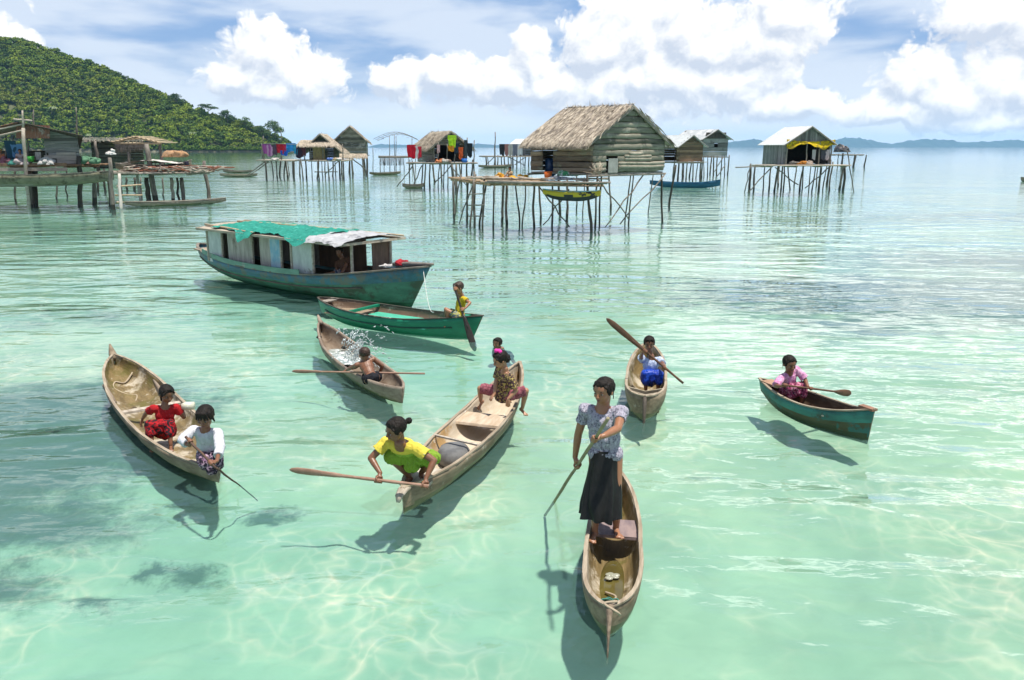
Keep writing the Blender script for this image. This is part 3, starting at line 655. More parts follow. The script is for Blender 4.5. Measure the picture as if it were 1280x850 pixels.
def hand(mb, wrist, h, grip=None, d=None, palm=None, side=1):
    """grip=(point on pole, pole axis, pole radius) or relaxed along d with palm normal"""
    fr = .0068*h/1.3*1.25; fl = .058*h/1.3
    W_ = V3(wrist)
    if grip:
        G, ax, pr = V3(grip[0]), V3(grip[1]).normalized(), grip[2]
        e1 = (W_-G); e1 = (e1-ax*e1.dot(ax)); e1.normalize(); e2 = ax.cross(e1)
        rr = pr+fr*.9; pc = G+e1*(rr+.010)
        mb.cap(W_, pc, .019*h/1.3, .022*h/1.3, 10)
        mb.ell(pc, (.036*h/1.3, .022*h/1.3, .016*h/1.3), (ax, e2, e1), 12, 8)
        for i in range(4):
            o = ax*((i-1.5)*fr*2.25); pts = []
            n = 7
            for k in range(n): t = R(15+k*(225-(8 if i in (0, 3) else 0))/(n-1)); pts.append(G+o+(e1*math.cos(t)+e2*math.sin(t))*rr)
            mb.tube(pts, [fr]*(n-1)+[fr*.8], 8)
        pts = []
        o = ax*(2.6*fr)
        for k in range(5): t = R(-5-k*32); pts.append(G+o*(1.1-.15*k)+(e1*math.cos(t)+e2*math.sin(t))*(rr+.002))
        mb.tube(pts, [fr*1.35, fr*1.3, fr*1.2, fr*1.1, fr*.8], 8)
    else:
        d = V3(d).normalized(); pn = V3(palm); pn = (pn-d*pn.dot(d)).normalized(); sv = d.cross(pn)*side
        pc = W_+d*.038*h/1.3
        mb.cap(W_, W_+d*.02, .017*h/1.3, .02*h/1.3, 10)
        mb.ell(pc, (.032*h/1.3, .040*h/1.3, .014*h/1.3), (sv, d, pn), 12, 8)
        for i, ln in enumerate((.86, 1.0, .94, .74)):
            b = W_+d*.068*h/1.3+sv*((1.5-i)*fr*2.3); L = fl*ln
            p1 = b+d*L*.45+pn*L*.10; p2 = p1+d*L*.3+pn*L*.22; p3 = p2+d*L*.15+pn*L*.22
            mb.tube([b-d*.01, b, p1, p2, p3], [fr, fr, fr, fr*.92, fr*.75], 8)
        b = W_+d*.025*h/1.3+sv*.024*h/1.3; p1 = b+(sv*.7+d*.6+pn*.35)*fl*.5; p2 = p1+(sv*.25+d*.8+pn*.4)*fl*.4
        mb.tube([b, p1, p2], [fr*1.4, fr*1.2, fr*.85], 8)

def foot(mb, ankle, dirv, h, toes=True):
    A = V3(ankle); d = V3(dirv); d.z = min(d.z, 0) if abs(d.z) < .3 else d.z; d.normalize(); k = h/1.3
    sv = d.cross(V3((0, 0, 1)));
    if sv.length < .1: sv = V3((1, 0, 0))
    sv.normalize(); up = sv.cross(d)
    base = A-up*.035*k
    mb.cap(A-up*.004, base-d*.015*k-up*.005*k, .026*k, .026*k, 10)
    mb.cap(base-d*.02*k, base+d*.085*k-up*.012*k, .026*k, .020*k, 10)
    mb.ell(base+d*.09*k-up*.012*k, (.036*k, .034*k, .016*k), (sv, d, up), 12, 8)
    for i in range(5):
        o = sv*((i-2)*.0145*k); f = .122-.007*abs(i-1)-(.008 if i == 4 else 0)
        mb.cap(base+d*.10*k+o-up*.015*k, base+d*f*k+o*1.1-up*.018*k, .009*k, (.0105 if i in (0,) else .008)*k, 8)

def person(label, h, Pv, N, face, head_dir, hands, feet, knees=((0, 0, 1),)*2, elbows=((0, 0, -1),)*2, skin_m=None, group=None,
           top=None, bottom=None, hair='short', hair_m=None, voxel=.0055, extra=None, footdir=None, head_c=None, parent_root=None, sleeve=.5, headtilt=0, top_ext=0, name='person', hs=1.0, legfit=False, lap=None, build_body=True):
    """person's left first in every pair. hands: dict(grip=...) or dict(at=, d=, palm=)"""
    Pv, N = V3(Pv), V3(N); root = thing(name, label, 'person', (Pv.x, Pv.y, 0), 0, group)
    up = (N-Pv).normalized(); N = N+up*.026*h; f = V3(face); Lv = up.cross(f).normalized(); f = Lv.cross(up); k = h/1.3
    mb = MB(); skin_m = skin_m or S1
    T = (N-Pv).length
    shw = .112*h; sh = [N-up*.035*h+Lv*shw, N-up*.035*h-Lv*shw]; hp = [Pv+Lv*.052*h, Pv-Lv*.052*h]
    # torso
    mb.ell(Pv+up*.02*h, (.088*h, .066*h, .075*h), (Lv, f, up)); mb.ell(Pv+up*T*.38-f*.004, (.074*h, .056*h, .10*h), (Lv, f, up))
    mb.ell(Pv+up*T*.66+f*.004, (.089*h, .064*h, .105*h), (Lv, f, up)); mb.ell(N-up*.055*h-f*.005, (.098*h, .052*h, .05*h), (Lv, f, up))
    for j in (0, 1): mb.cap(N-up*.028*h+(sh[j]-N)*.35, sh[j], .036*h, .034*h)
    hf = V3(head_dir).normalized(); hh = .158*h*hs
    if head_c is None:
        nd = (up*.75+V3((0, 0, 1))*.25+f*.18).normalized(); Hc = N+nd*(.040*h+hh*.46)
    else: Hc = V3(head_c)
    zup = V3((0, 0, 1))+ (up-V3((0, 0, 1)))*.25; hu = (zup-hf*zup.dot(hf)).normalized()
    if headtilt: hu = (Matrix.Rotation(headtilt, 3, hf) @ hu)
    hl = hu.cross(hf)
    mb.cap(N-up*.02*h, Hc-hf*.10*hh-hu*.25*hh, .036*h, .033*h)
    mb.cap(N-up*.035*h, N+up*.015*h, .052*h, .037*h)
    mb.ell(Hc+hu*.10*hh-hf*.04*hh, (.365*hh, .43*hh, .40*hh), (hl, hf, hu), 20, 14)
    mb.ell(Hc-hu*.18*hh+hf*.10*hh, (.285*hh, .29*hh, .30*hh), (hl, hf, hu), 18, 12)
    mb.ell(Hc-hu*.36*hh+hf*.21*hh, (.13*hh, .12*hh, .10*hh), (hl, hf, hu))
    for s in (-1, 1):
        mb.ell(Hc-hu*.10*hh+hf*.27*hh+hl*s*.17*hh, (.10*hh, .09*hh, .10*hh), (hl, hf, hu))
        mb.ell(Hc-hu*.02*hh-hf*.02*hh+hl*s*.375*hh, (.035*hh, .075*hh, .11*hh), (hl, hf, hu))
    mb.cap(Hc+hu*.06*hh+hf*.375*hh, Hc-hu*.10*hh+hf*.45*hh, .028*hh, .055*hh, 8)
    for s in (-1, 1): mb.ell(Hc-hu*.115*hh+hf*.415*hh+hl*s*.055*hh, (.045*hh, .045*hh, .035*hh), (hl, hf, hu), 8, 6)
    mb.ell(Hc-hu*.245*hh+hf*.365*hh, (.115*hh, .055*hh, .05*hh), (hl, hf, hu))
    # arms
    ua, fa = .155*h, .135*h; el = []; wr = []
    for j in (0, 1):
        hd = hands[j]; s = sh[j]
        if 'grip' in hd:
            G, ax, pr = V3(hd['grip'][0]), V3(hd['grip'][1]).normalized(), hd['grip'][2]
            e1 = (s-G)+V3(elbows[j])*.25*h; e1 = e1-ax*e1.dot(ax); e1.normalize(); Wp = G+e1*(.055*k+pr)
        else: Wp = V3(hd['at'])
        E = ik(s, Wp, ua, fa, elbows[j]); el.append(E); wr.append(Wp)
        mb.cap(s, E, .031*h, .0245*h); mb.cap(E, E.lerp(Wp, .35), .0245*h, .0245*h); mb.cap(E.lerp(Wp, .3), Wp, .0245*h, .0165*h)
        if 'grip' in hd: hand(mb, Wp, h, grip=hd['grip'])
        else: hand(mb, Wp, h, d=hd.get('d', Wp-E), palm=hd.get('palm', (0, 0, -1)), side=1 if j == 0 else -1)
    # legs
    tl, sl_ = .235*h, .225*h; kn = []
    for j in (0, 1):
        if feet[j] is None: kn.append(None); continue
        A = V3(feet[j])
        if legfit: q_ = (A-hp[j]).length*.507; tl = sl_ = q_
        K = ik(hp[j], A, tl, sl_, knees[j]); kn.append(K)
        mb.cap(hp[j], K, .054*h, .036*h); mb.cap(K, K.lerp(A, .35), .036*h, .0345*h); mb.cap(K.lerp(A, .35), A, .0345*h, .020*h)
        foot(mb, A, (footdir[j] if footdir else f), h)
    me = remesh(mb, voxel, 3)
    nskin = len(me.polygons)
    # eyes, brows and lips on the body mesh
    fm = MB()
    for s in (-1, 1):
        c = Hc+hu*.02*hh+hf*.352*hh+hl*s*.155*hh
        fm.ell(c, (.055*hh, .040*hh, .024*hh), (hl, hf, hu), 10, 8, 1); fm.ell(c+hf*.022*hh, (.030*hh, .025*hh, .027*hh), (hl, hf, hu), 10, 8, 2)
        fm.tube([c+hu*.085*hh-hl*s*.07*hh+hf*.02*hh, c+hu*.105*hh+hf*.03*hh, c+hu*.085*hh+hl*s*.08*hh-hf*.01*hh], [.010*hh, .014*hh, .008*hh], 6, 2)
        fm.tube([c+hu*.028*hh-hl*s*.06*hh+hf*.028*hh, c+hu*.036*hh+hf*.042*hh, c+hu*.022*hh+hl*s*.065*hh+hf*.02*hh], [.007*hh, .010*hh, .007*hh], 6, 2)
    c = Hc-hu*.245*hh+hf*.40*hh
    fm.ell(c+hu*.014*hh, (.085*hh, .030*hh, .018*hh), (hl, hf, hu), 10, 6, 3); fm.ell(c-hu*.018*hh, (.07*hh, .032*hh, .020*hh), (hl, hf, hu), 10, 6, 3)
    bm = bmesh.new(); bm.from_mesh(me); t2 = fm.mesh('t', [None, None, None, None] and [])
    bm.from_mesh(t2); bm.faces.ensure_lookup_table()
    for i, mi in enumerate(fm.M): bm.faces[nskin+i].material_index = mi
    bm.to_mesh(me); bm.free(); bpy.data.meshes.remove(t2)
    for p in me.polygons: p.use_smooth = True
    sc_ = skin_m
    body = link_mesh('body', me, [sc_, M_eye, M_iris, lips((.22, .075, .06))], root)
    # hair
    hm = MB(); hr = hair_m or M_hair
    def H(u_, f_, l_): return Hc+hu*u_*hh+hf*f_*hh+hl*l_*hh
    hm.ell(H(.15, -.12, 0), (.405*hh, .42*hh, .405*hh), (hl, hf, hu), 20, 14)
    hm.ell(H(.34, .04, 0), (.30*hh, .29*hh, .19*hh), (hl, hf, hu))
    for s in (-1, 1): hm.ell(H(.14, -.02, s*.31), (.09*hh, .24*hh, .26*hh), (hl, hf, hu))
    if hair == 'bun':
        hm.ell(H(.12, -.66, .05), (.15*hh, .15*hh, .14*hh), (hl, hf, hu)); hm.cap(H(.1, -.4, 0), H(.12, -.62, .03), .15*hh, .09*hh)
        for s in (-1, 1): hm.cap(H(.46, .20, .04*s), H(.22, .22, .32*s), .06*hh, .045*hh)
    elif hair == 'low':
        hm.ell(H(-.12, -.34, 0), (.26*hh, .20*hh, .28*hh), (hl, hf, hu)); hm.cap(H(-.05, -.50, 0), H(-.30, -.50, 0), .12*hh, .07*hh)
        for s in (-1, 1): hm.cap(H(.46, .22, .04*s), H(.22, .26, .31*s), .06*hh, .05*hh)
    elif hair == 'pulled':
        hm.ell(H(.18, -.45, 0), (.2*hh, .17*hh, .18*hh), (hl, hf, hu))
        for s in (-1, 1): hm.cap(H(.46, .20, .03*s), H(.26, .22, .30*s), .055*hh, .045*hh); hm.cap(H(.0, -.15, .36*s), H(-.32, -.10, .36*s), .035*hh, .015*hh)
    elif hair == 'long':
        hm.ell(H(-.14, -.28, 0), (.33*hh, .24*hh, .36*hh), (hl, hf, hu)); hm.cap(H(-.1, -.36, 0), H(-.62, -.36, 0), .26*hh, .18*hh)
        for s in (-1, 1): hm.cap(H(.46, .24, .06*s), H(.2, .28, .31*s), .06*hh, .05*hh)
    elif hair == 'fringe':
        hm.ell(H(-.06, -.30, 0), (.32*hh, .22*hh, .32*hh), (hl, hf, hu))
        for t in (-.24, -.12, 0, .12, .24): hm.cap(H(.42, .26, t*.8), H(.17-abs(t)*.3, .40-abs(t)*.4, t*1.15), .075*hh, .04*hh)
        for s in (-1, 1): hm.cap(H(.1, .05, .38*s), H(-.24, .0, .38*s), .06*hh, .04*hh)
    else:
        for t in (-.2, 0, .2): hm.cap(H(.42, .26, t*.8), H(.28, .36-abs(t)*.3, t*1.2), .07*hh, .045*hh)
    me = remesh(hm, max(voxel, .004), 2, .0045*k, 70); link_mesh('hair', me, [hr], root, body)
    # clothes
    if top:
        tm = MB(); g_ = .011*k+.004
        tm.ell(Pv+up*.03*h, (.088*h+g_*1.9, .066*h+g_*2, .075*h), (Lv, f, up), 20, 12); tm.ell(Pv+up*T*.40, (.078*h+g_*1.7, .060*h+g_*1.6, .12*h), (Lv, f, up), 20, 12)
        tm.ell(Pv+up*T*.66, (.091*h+g_, .066*h+g_, .10*h), (Lv, f, up), 20, 12); tm.ell(N-up*.066*h, (.104*h+g_*.6, .054*h+g_*.7, .048*h), (Lv, f, up), 20, 12)
        for j in (0, 1):
            s = sh[j]; d = (el[j]-s); tm.cap(N-up*.036*h+(s-N)*.38, s-up*.002, .038*h+g_*.55, .034*h+g_*.9)
            if sleeve <= 1: e_ = s+d*sleeve
            else: e_ = el[j]
            if sleeve > 0: tm.tube([s, s.lerp(e_, .5), e_], [.035*h+g_*.9, .034*h+g_*1.0, .033*h+g_*(1.5 if sleeve < 1 else 1.1)], 14)
            if sleeve > 1:
                w2 = el[j].lerp(wr[j], sleeve-1); tm.ell(el[j], .030*h+g_); tm.tube([el[j], w2], [.030*h+g_, .026*h+g_*1.2], 14)
        if top_ext: tm.tube([Pv+up*.05*h, Pv-up*top_ext*.5, Pv-up*top_ext], [(.092*h+g_, .07*h+g_), (.10*h+g_*1.5, .08*h+g_), (.105*h+g_*2, .085*h+g_*1.5)], 20)
        me = remesh(tm, max(voxel, .0065), 3, .008*k, 18); o = link_mesh('shirt', me, [top], root, body)
    if bottom:
        bmm = MB(); g_ = .013*k; kind = bottom[0]
        bmm.ell(Pv, (.09*h+g_*1.5, .07*h+g_*1.5, .075*h), (Lv, f, up), 20, 12)
        cov = {'shorts': .72, 'knee': 1.0, 'wrap': 1.0, 'lap': .96}[kind]
        for j in (0, 1):
            if kn[j] is None: continue
            K = hp[j].lerp(kn[j], cov); bmm.tube([hp[j], hp[j].lerp(K, .5), K], [.058*h+g_, .055*h+g_*1.3, .043*h+g_*1.7], 16)
            if kind == 'wrap': bmm.cap(kn[j]-(kn[j]-hp[j])*.05, kn[j].lerp(V3(feet[j]), .45), .040*h+g_, .045*h+g_)
        if kind in ('wrap', 'lap') and None not in kn:
            for t in (.25, .5, .75, .95):
                a, b = hp[0].lerp(kn[0], t), hp[1].lerp(kn[1], t); bmm.cap(a, b, .047*h+g_, .047*h+g_)
                bmm.cap(a.lerp(b, .5), a.lerp(b, .5)-V3((0, 0, .06*h)), .045*h+g_, .05*h+g_)
        me = remesh(bmm, max(voxel, .0065), 3, .014*k, 18); link_mesh('skirt' if kind in ('wrap', 'lap') else 'trousers', me, [bottom[1]], root, body)
    if extra: extra(dict(root=root, body=body, Hc=Hc, hu=hu, hf=hf, hl=hl, hh=hh, up=up, f=f, Lv=Lv, sh=sh, el=el, wr=wr, kn=kn, hp=hp, k=k))
    return root
def on_line(A, B, x):          # parameter where the 3-D line A-B shows at photo column x
    A, B = V3(A), V3(B); lo, hi = -.3, 1.5
    def px(t):
        p = A.lerp(B, t); dz = p.z-CAM_H; return 640+FPX*p.x/(p.y*CP-dz*SP)
    s = px(hi) > px(lo)
    for _ in range(40):
        m = (lo+hi)/2
        if (px(m) < x) == s: lo = m
        else: hi = m
    return A.lerp(B, lo)
def paddle(A, B, blade_at, r, label, mat, bl=.5, bw_=.05, name='paddle', group=None, two=False):
    """shaft from A to B, flat blade at the B end"""
    A, B = V3(A), V3(B); d = (B-A).normalized(); L = (B-A).length; root = thing(name, label, 'paddle', A, 0, group)
    mb = MB(); n = 12; mb.tube([A+d*L*(1-bl/L*.6)*i/n for i in range(n+1)], [r*(1+.08*math.sin(i*2.1)) for i in range(n+1)], 10); mb.build('shaft', mat, root)
    mb = MB(); pts = []; rr = []
    prof = [(0, 1), (.15, 1.6), (.35, .8*bw_/r), (.6, bw_/r), (.85, .95*bw_/r), (.96, .6*bw_/r), (1, .15*bw_/r)]
    for t, q_ in prof: pts.append(B-d*bl*(1-t)); rr.append((max(.007, r*(1-.6*t)), r*q_))
    mb.tube(pts, rr, 12); mb.build('blade', mat, root)
    return root, d
M_pad = surf('reddish_paddle_wood', (.36, .22, .16), (.24, .14, .09), .6, (9, 9, 9), bump=.2); M_padd = surf('dark_paddle_wood', (.16, .08, .045), (.09, .045, .025), .55, (9, 9, 9), bump=.2)
M_padk = surf('black_paddle_wood', (.035, .025, .02), (.02, .015, .012), .5, (9, 9, 9)); M_poleg = surf('olive_pole_wood', (.30, .26, .15), (.2, .17, .1), .7, (9, 9, 9))

def seat_z(bo, f, wp):   # inner floor height of a boat under a world point
    l = RM[bo.name] @ V3(wp); return l

# --- standing girl
Yg = 6.78
FL = yp(771, 655, 6.70); FR = yp(744, 660, 6.62); FL.z = FR.z = .185
Pg = yp(757, 572, 6.80); Ng = yp(754, 512, 6.80)
pA, pB = yp(760, 523, 6.02), gp(693, 626); pE = pA.lerp(pB, 1.25)
mb = MB(); mb.pole(pA, pE, .016, .014, .004, 12, 9); single(mb, 'punting_pole', M_poleg, 'long olive wooden pole held by the standing girl and dipping into the water', 'pole')
ax = (pB-pA).normalized(); h1 = on_line(pA, pB, 744); h2 = on_line(pA, pB, 722)
def girl_extra(c):
    # blouse frill and skirt loft
    root, body = c['root'], c['body']; cx = V3((Pg.x, Pg.y, 0)); n = 72; rows = []
    H0, H1 = Pg.z+.10, .36
    for i in range(34):
        t = i/33; z = H0*(1-t)+H1*t; rx = .128+.038*t**.8; ry = .115+.055*t**.7
        ce = V3((Pg.x, Pg.y, 0)).lerp(V3(((FL.x+FR.x)/2-.035, (FL.y+FR.y)/2+.02, 0)), t); r = []
        for k in range(n):
            a = 2*math.pi*k/n; fold = .020*t*math.sin(a*9+1.5*math.sin(t*3)+noise.noise(V3((math.cos(a)*1.5, math.sin(a)*1.5, t)))*5)+.03*t*noise.noise(V3((math.cos(a)*2, math.sin(a)*2, t*2+5)))
            flare = .035*t*t*max(0, -math.cos(a-.3))     # blown towards the water side
            r.append(ce+V3((math.cos(a)*(rx+fold+flare), math.sin(a)*(ry+fold), z+.02*t*noise.noise(V3((math.cos(a)*2, math.sin(a)*2, 9))) )))
        rows.append(r)
    mb = MB(); vs = [v for r in rows for v in r]; fs = [(i*n+k, i*n+(k+1) % n, (i+1)*n+(k+1) % n, (i+1)*n+k) for i in range(33) for k in range(n)]
    mb.add(vs, fs, 0, True); mb.add(rows[0], [tuple(range(n))]); mb.build('skirt', surf('black_satin_skirt', (.006, .007, .007), (.016, .016, .015), .5, (14, 14, 9), 6, .6, spots=[(16, (.06, .055, .045), (.68, .78))], spec=.22), root, parent=body)
    for j in (0, 1):
        s, e = c['sh'][j], c['el'][j]; p = s.lerp(e, .22); q = s.lerp(e, .5); mb = MB(); mb.ell(p, (.054, .054, .052), seg=18)
        mb.tube([p, q], [.052, .056], 20); me = remesh(mb, .006, 2, .009, 30); link_mesh('sleeve', me, [MC['grey_lilac_blouse']], root, body)
    mb = MB()   # neckline frill
    for i in range(40):
        a = math.pi*i/39; 
    for s in (-1, 1):
        pts = [c['Lv']*s*.09+c['up']*(-.025)+Ng, c['Lv']*s*.062+c['f']*.062-c['up']*.05+Ng, c['Lv']*s*.030+c['f']*.085-c['up']*.105+Ng, c['f']*.090-c['up']*.125+Ng]
        q = []
        for a, b in zip(pts, pts[1:]):
            for t in (0, .33, .66): q.append(a.lerp(b, t)+V3((0, 0, .008*random.uniform(-1, 1))))
        q.append(pts[-1]); mb.tube(q, [.013*random.uniform(.7, 1.3) for _ in q], 8)
    mb.build('neckline_frill', MC['grey_lilac_blouse'], root, parent=body)
cloth('grey_lilac_blouse', (.40, .38, .45), (.13, .12, .16), (.66, .64, .68), 42, (.54, .60))
person('girl in grey lilac blouse and long black skirt standing in a narrow canoe', 1.50, Pg, Ng, (-.38, -.92, 0), (-.62, -.74, -.16),
    [dict(grip=(h1, ax, .016)), dict(grip=(h2, ax, .016))], [FL+V3((0, .03, .045)), FR+V3((0, .03, .045))], knees=((0, -1, 0), (0, -1, 0)),
    elbows=((1.2, .2, -.5), (-.5, .8, -.3)), top=MC['grey_lilac_blouse'], sleeve=0, hair='pulled', footdir=[(.1, -1, 0), (-.35, -1, 0)], extra=girl_extra, head_c=yp(754.5, 489, 6.76), voxel=.005, hs=.95, legfit=True)

# --- squatting girl in yellow
Ys = 7.95
Ps = V3((-1.07, 7.93, .42)); Ns = yp(501, 556, 7.58)
A1, B1 = yp(531, 607, 7.34), yp(362, 587, 7.50)
_, ax = paddle(A1+(A1-B1)*.03, B1, None, .017, 'long reddish wooden paddle held level by the squatting girl in yellow', M_pad, .55, .036)
hL, hR = on_line(A1, B1, 531), on_line(A1, B1, 473)
ylw = cloth('yellow_lime_shirt', (.72, .60, .04), None)
def two_tone(name, top, bot, zc, wd, white=None):
    m, n, b = new_mat(name); g = n.node('ShaderNodeNewGeometry'); sp_ = n.node('ShaderNodeSeparateXYZ', {0: n.node('ShaderNodeTexCoord').outputs['Object']})
    nz = n.node('ShaderNodeTexNoise', {'Vector': n.node('ShaderNodeTexCoord').outputs['Object'], 'Scale': 5.0, 'Detail': 2.0})
    z = n.m('ADD', sp_.outputs[2], n.m('MULTIPLY', nz.outputs[0], .1)); colr = n.mix(n.sm(z, zc, zc+wd), bot, top)
    if white:
        v = n.node('ShaderNodeTexNoise', {'Vector': n.node('ShaderNodeTexCoord').outputs['Object'], 'Scale': 14.0, 'Detail': 2.0}); colr = n.mix(n.sm(v.outputs[0], .68, .72), colr, white)
    n.l.new(colr, b.inputs['Base Color']); b.inputs['Roughness'].default_value = .85
    bw = n.node('ShaderNodeTexNoise', {'Vector': n.node('ShaderNodeTexCoord').outputs['Object'], 'Scale': 22.0, 'Detail': 4.0}); bn = n.node('ShaderNodeBump', {'Height': bw.outputs[0], 'Strength': .7, 'Distance': .02}); n.l.new(bn.outputs[0], b.inputs['Normal'])
    return m
M_yl = two_tone('yellow_over_lime_cotton', (.66, .53, .06), (.24, .38, .04), Ns.z-.06, .015, (.52, .5, .3))
FsL = V3((-.95, 7.83, .285)); FsR = V3((-1.07, 7.74, .285))
person('girl in yellow and lime shirt squatting on the canoe end with a level paddle', 1.42, Ps, Ns, (-.22, -.95, 0), (-.80, -.52, -.30),
    [dict(grip=(hL, ax, .017)), dict(grip=(hR, ax, .017))], [FsL, FsR], knees=((.55, -.6, .9), (-.6, -.6, .9)), elbows=((.9, .2, 0), (-.9, .3, 0)), skin_m=S2,
    top=M_yl, bottom=('lap', cloth('lime_shorts', (.22, .36, .04))), hair='bun', head_c=yp(494.5, 537, 7.50), sleeve=.55, footdir=[(.3, -1, 0), (-.6, -.8, 0)], voxel=.005, hs=1.04)

# --- floral girl and swimmer
Pf = gp(629, 492, .42); Nf = gp(631, 464.5, .76)
def pink_tie(c):
    mb = MB()
    for i in range(8): mb.ell(c['Hc']+c['hu']*c['hh']*.52-c['hf']*c['hh']*.08+V3((random.uniform(-.03, .03), random.uniform(-.03, .03), random.uniform(-.01, .02))), .028, seg=8, rings=6)
    mb.build('hair_tie', cloth('magenta_tie', (.80, .06, .38)), c['root'], parent=c['body'])
person('girl in brown print blouse with a magenta hair tie straddling the raised canoe end', 1.18, Pf, Nf, (-.75, -.5, 0), (-.86, -.30, -.42),
    [dict(at=gp(635, 499, .44), d=(0, -.1, -1), palm=(0, 1, 0)), dict(at=gp(618, 492, .48), d=(-.5, -.3, -.6), palm=(0, 0, -1))], [gp(653, 510, .22), gp(601, 501, .25)], knees=((.9, -.1, .6), (-.7, -.3, .6)),
    elbows=((.6, .2, 0), (-.3, .6, 0)), top=cloth('brown_print', (.055, .032, .04), (.46, .34, .12), (.22, .10, .12), 26, (.5, .55)), bottom=('knee', cloth('rose_trousers', (.36, .12, .15), (.20, .06, .08))), sleeve=.8, hair='low',
    extra=pink_tie, head_c=yp(625.5, 449.5, Nf.y-.03), hs=1.2, skin_m=S3, footdir=[(.6, -.6, -.4), (-.5, -.5, -.6)], top_ext=.05)
Pw = gp(626, 440, 0)+V3((0, .3, 0))
person('swimmer with only head above the water beyond the girl in brown print', 1.32, (Pw.x+.06, Pw.y+.15, -.42), (Pw.x+.02, Pw.y+.02, -.07), (-.5, -.8, 0), (-.55, -.83, .02),
    [dict(at=(Pw.x+.30, Pw.y+.25, -.40), d=(0, 0, -1), palm=(0, 1, 0)), dict(at=(Pw.x-.15, Pw.y+.1, -.48), d=(0, 0, -1), palm=(0, 1, 0))], [(Pw.x+.3, Pw.y+.5, -.9), (Pw.x-.1, Pw.y+.5, -.9)], skin_m=S2, hair='short', head_c=yp(621.5, 429.5, Pw.y), top=cloth('dark_swim_shirt', (.03, .035, .04)), voxel=.007, knees=((0, -1, 0),)*2)

# --- boy on green boat
Pb = yp(574, 396, 15.25); Nb = yp(577, 372, 15.3)
A2, B2 = yp(567, 356, 15.05), yp(594, 439, 14.72)
_, ax = paddle(A2, B2, None, .022, 'dark broad-bladed paddle dipped into the water by the boy in yellow', M_padk, .75, .065)
mb = MB(); mb.ell(A2, (.05, .03, .03)); 
hT, hB = on_line(A2, B2, 568.6), on_line(A2, B2, 577)
person('boy in a yellow shirt on the end of the green boat with a dark paddle', 1.2, Pb, Nb, (-.9, -.35, 0), (-.85, -.45, -.25),
    [dict(grip=(hB, ax, .022)), dict(grip=(hT, ax, .022))], [yp(562, 405, 15.2), yp(558, 402, 15.45)], knees=((-1, 0, .8), (-1, .2, .8)),
    elbows=((.3, -.7, -.4), (.8, .2, .6)), top=cloth('bright_yellow_cotton', (.62, .47, .03)), bottom=('shorts', cloth('blue_shorts', (.10, .15, .22), (.5, .45, .1))), hair='short', hair_m=M_hairb, head_c=yp(573, 360, 15.22), hs=1.2, footdir=[(-1, -.2, 0)]*2, top_ext=.04)

# --- bare backed boy
Pq = yp(465, 476, 11.55); Pq.z = .22; Nq = yp(456, 452, 11.75)
A3, B3 = yp(531, 467, 11.5), yp(365, 464, 12.0)
_, ax3 = paddle(A3, B3, None, .014, 'thin reddish paddle lying across the brown canoe of the bare-backed boy', M_pad, .5, .03)
person('bare-backed boy bending forward in the brown canoe bailing water', 1.2, Pq, Nq, (-.35, .9, 0), (-.35, .85, -.35),
    [dict(at=yp(434, 462, 11.95), d=(-.6, .3, -.3), palm=(0, 0, -1)), dict(at=yp(474, 468, 11.9), d=(-.3, .6, -.5), palm=(0, 0, -1))], [yp(457, 470, 12.2), yp(473, 472, 12.1)], knees=((-.6, .5, 1), (.6, .4, 1)),
    elbows=((-.5, -.3, -.2), (.9, .2, 0)), skin_m=S2, bottom=('shorts', cloth('black_shorts', (.02, .02, .025))), hair='short', hair_m=M_hairb, head_c=yp(456, 443, 11.75), hs=1.1, footdir=[(-.3, .9, 0)]*2)
mb = MB(); rg = random.Random(5); src_ = yp(434, 456, 12.2); src_.z = .30
for a_ in range(80):
    vel = V3((rg.uniform(.2, 1.5), rg.uniform(-.1, 1.1), rg.uniform(1.2, 3.2))); o_ = src_+V3((rg.gauss(0, .12), rg.gauss(0, .12), 0)); t0 = rg.uniform(.02, .3); n_ = rg.randint(5, 16)
    for k_ in range(n_):
        tt_ = t0+k_*rg.uniform(.006, .03); c = o_+vel*tt_-V3((0, 0, 4.9*tt_*tt_))+V3((rg.gauss(0, .012), rg.gauss(0, .012), rg.gauss(0, .012)))
        if c.z < .02: break
        dd = (vel-V3((0, 0, 9.8*tt_))).normalized(); q_ = rg.uniform(.003, .009); mb.tube([c-dd*q_*rg.uniform(2, 6), c, c+dd*q_*rg.uniform(1, 3)], [q_*.3, q_, q_*.5], 5)
m, t, b = new_mat('splash_drops'); b.inputs['Base Color'].default_value = (.85, .92, .92, 1); b.inputs['Roughness'].default_value = .1; b.inputs['Transmission Weight'].default_value = .4
single(mb, 'water_spray', m, 'spray of water drops thrown over the brown canoe', 'water spray', kind='stuff')

# --- girl in red
Pr = gp(207, 540, .12); Nr = gp(206, 509, .46)
person('girl in a red dress sitting in the wide canoe holding a small white container', 1.12, Pr, Nr, (.35, -.92, 0), (.62, -.60, -.38),
    [dict(at=gp(226, 507, .44), d=(.8, -.1, .1), palm=(.2, -.6, -.5)), dict(at=gp(178, 524, .22), d=(-.3, -.2, -.9), palm=(.5, 0, 0))], [(Pr.x+.17, Pr.y-.27, .06), (Pr.x-.05, Pr.y-.29, .06)], knees=((.3, -.7, 1), (-.2, -.7, 1)),
    elbows=((.2, -.1, -1), (-.6, .2, .3)), skin_m=S2, top=cloth('bright_red_cotton', (.44, .018, .022)), bottom=('wrap', cloth('red_black_skirt', (.40, .015, .02), (.03, .015, .02), None, 16, (.45, .55))), hair='long', head_c=yp(208.5, 492.5, Nr.y-.02), hs=1.2, sleeve=.55, top_ext=.03)
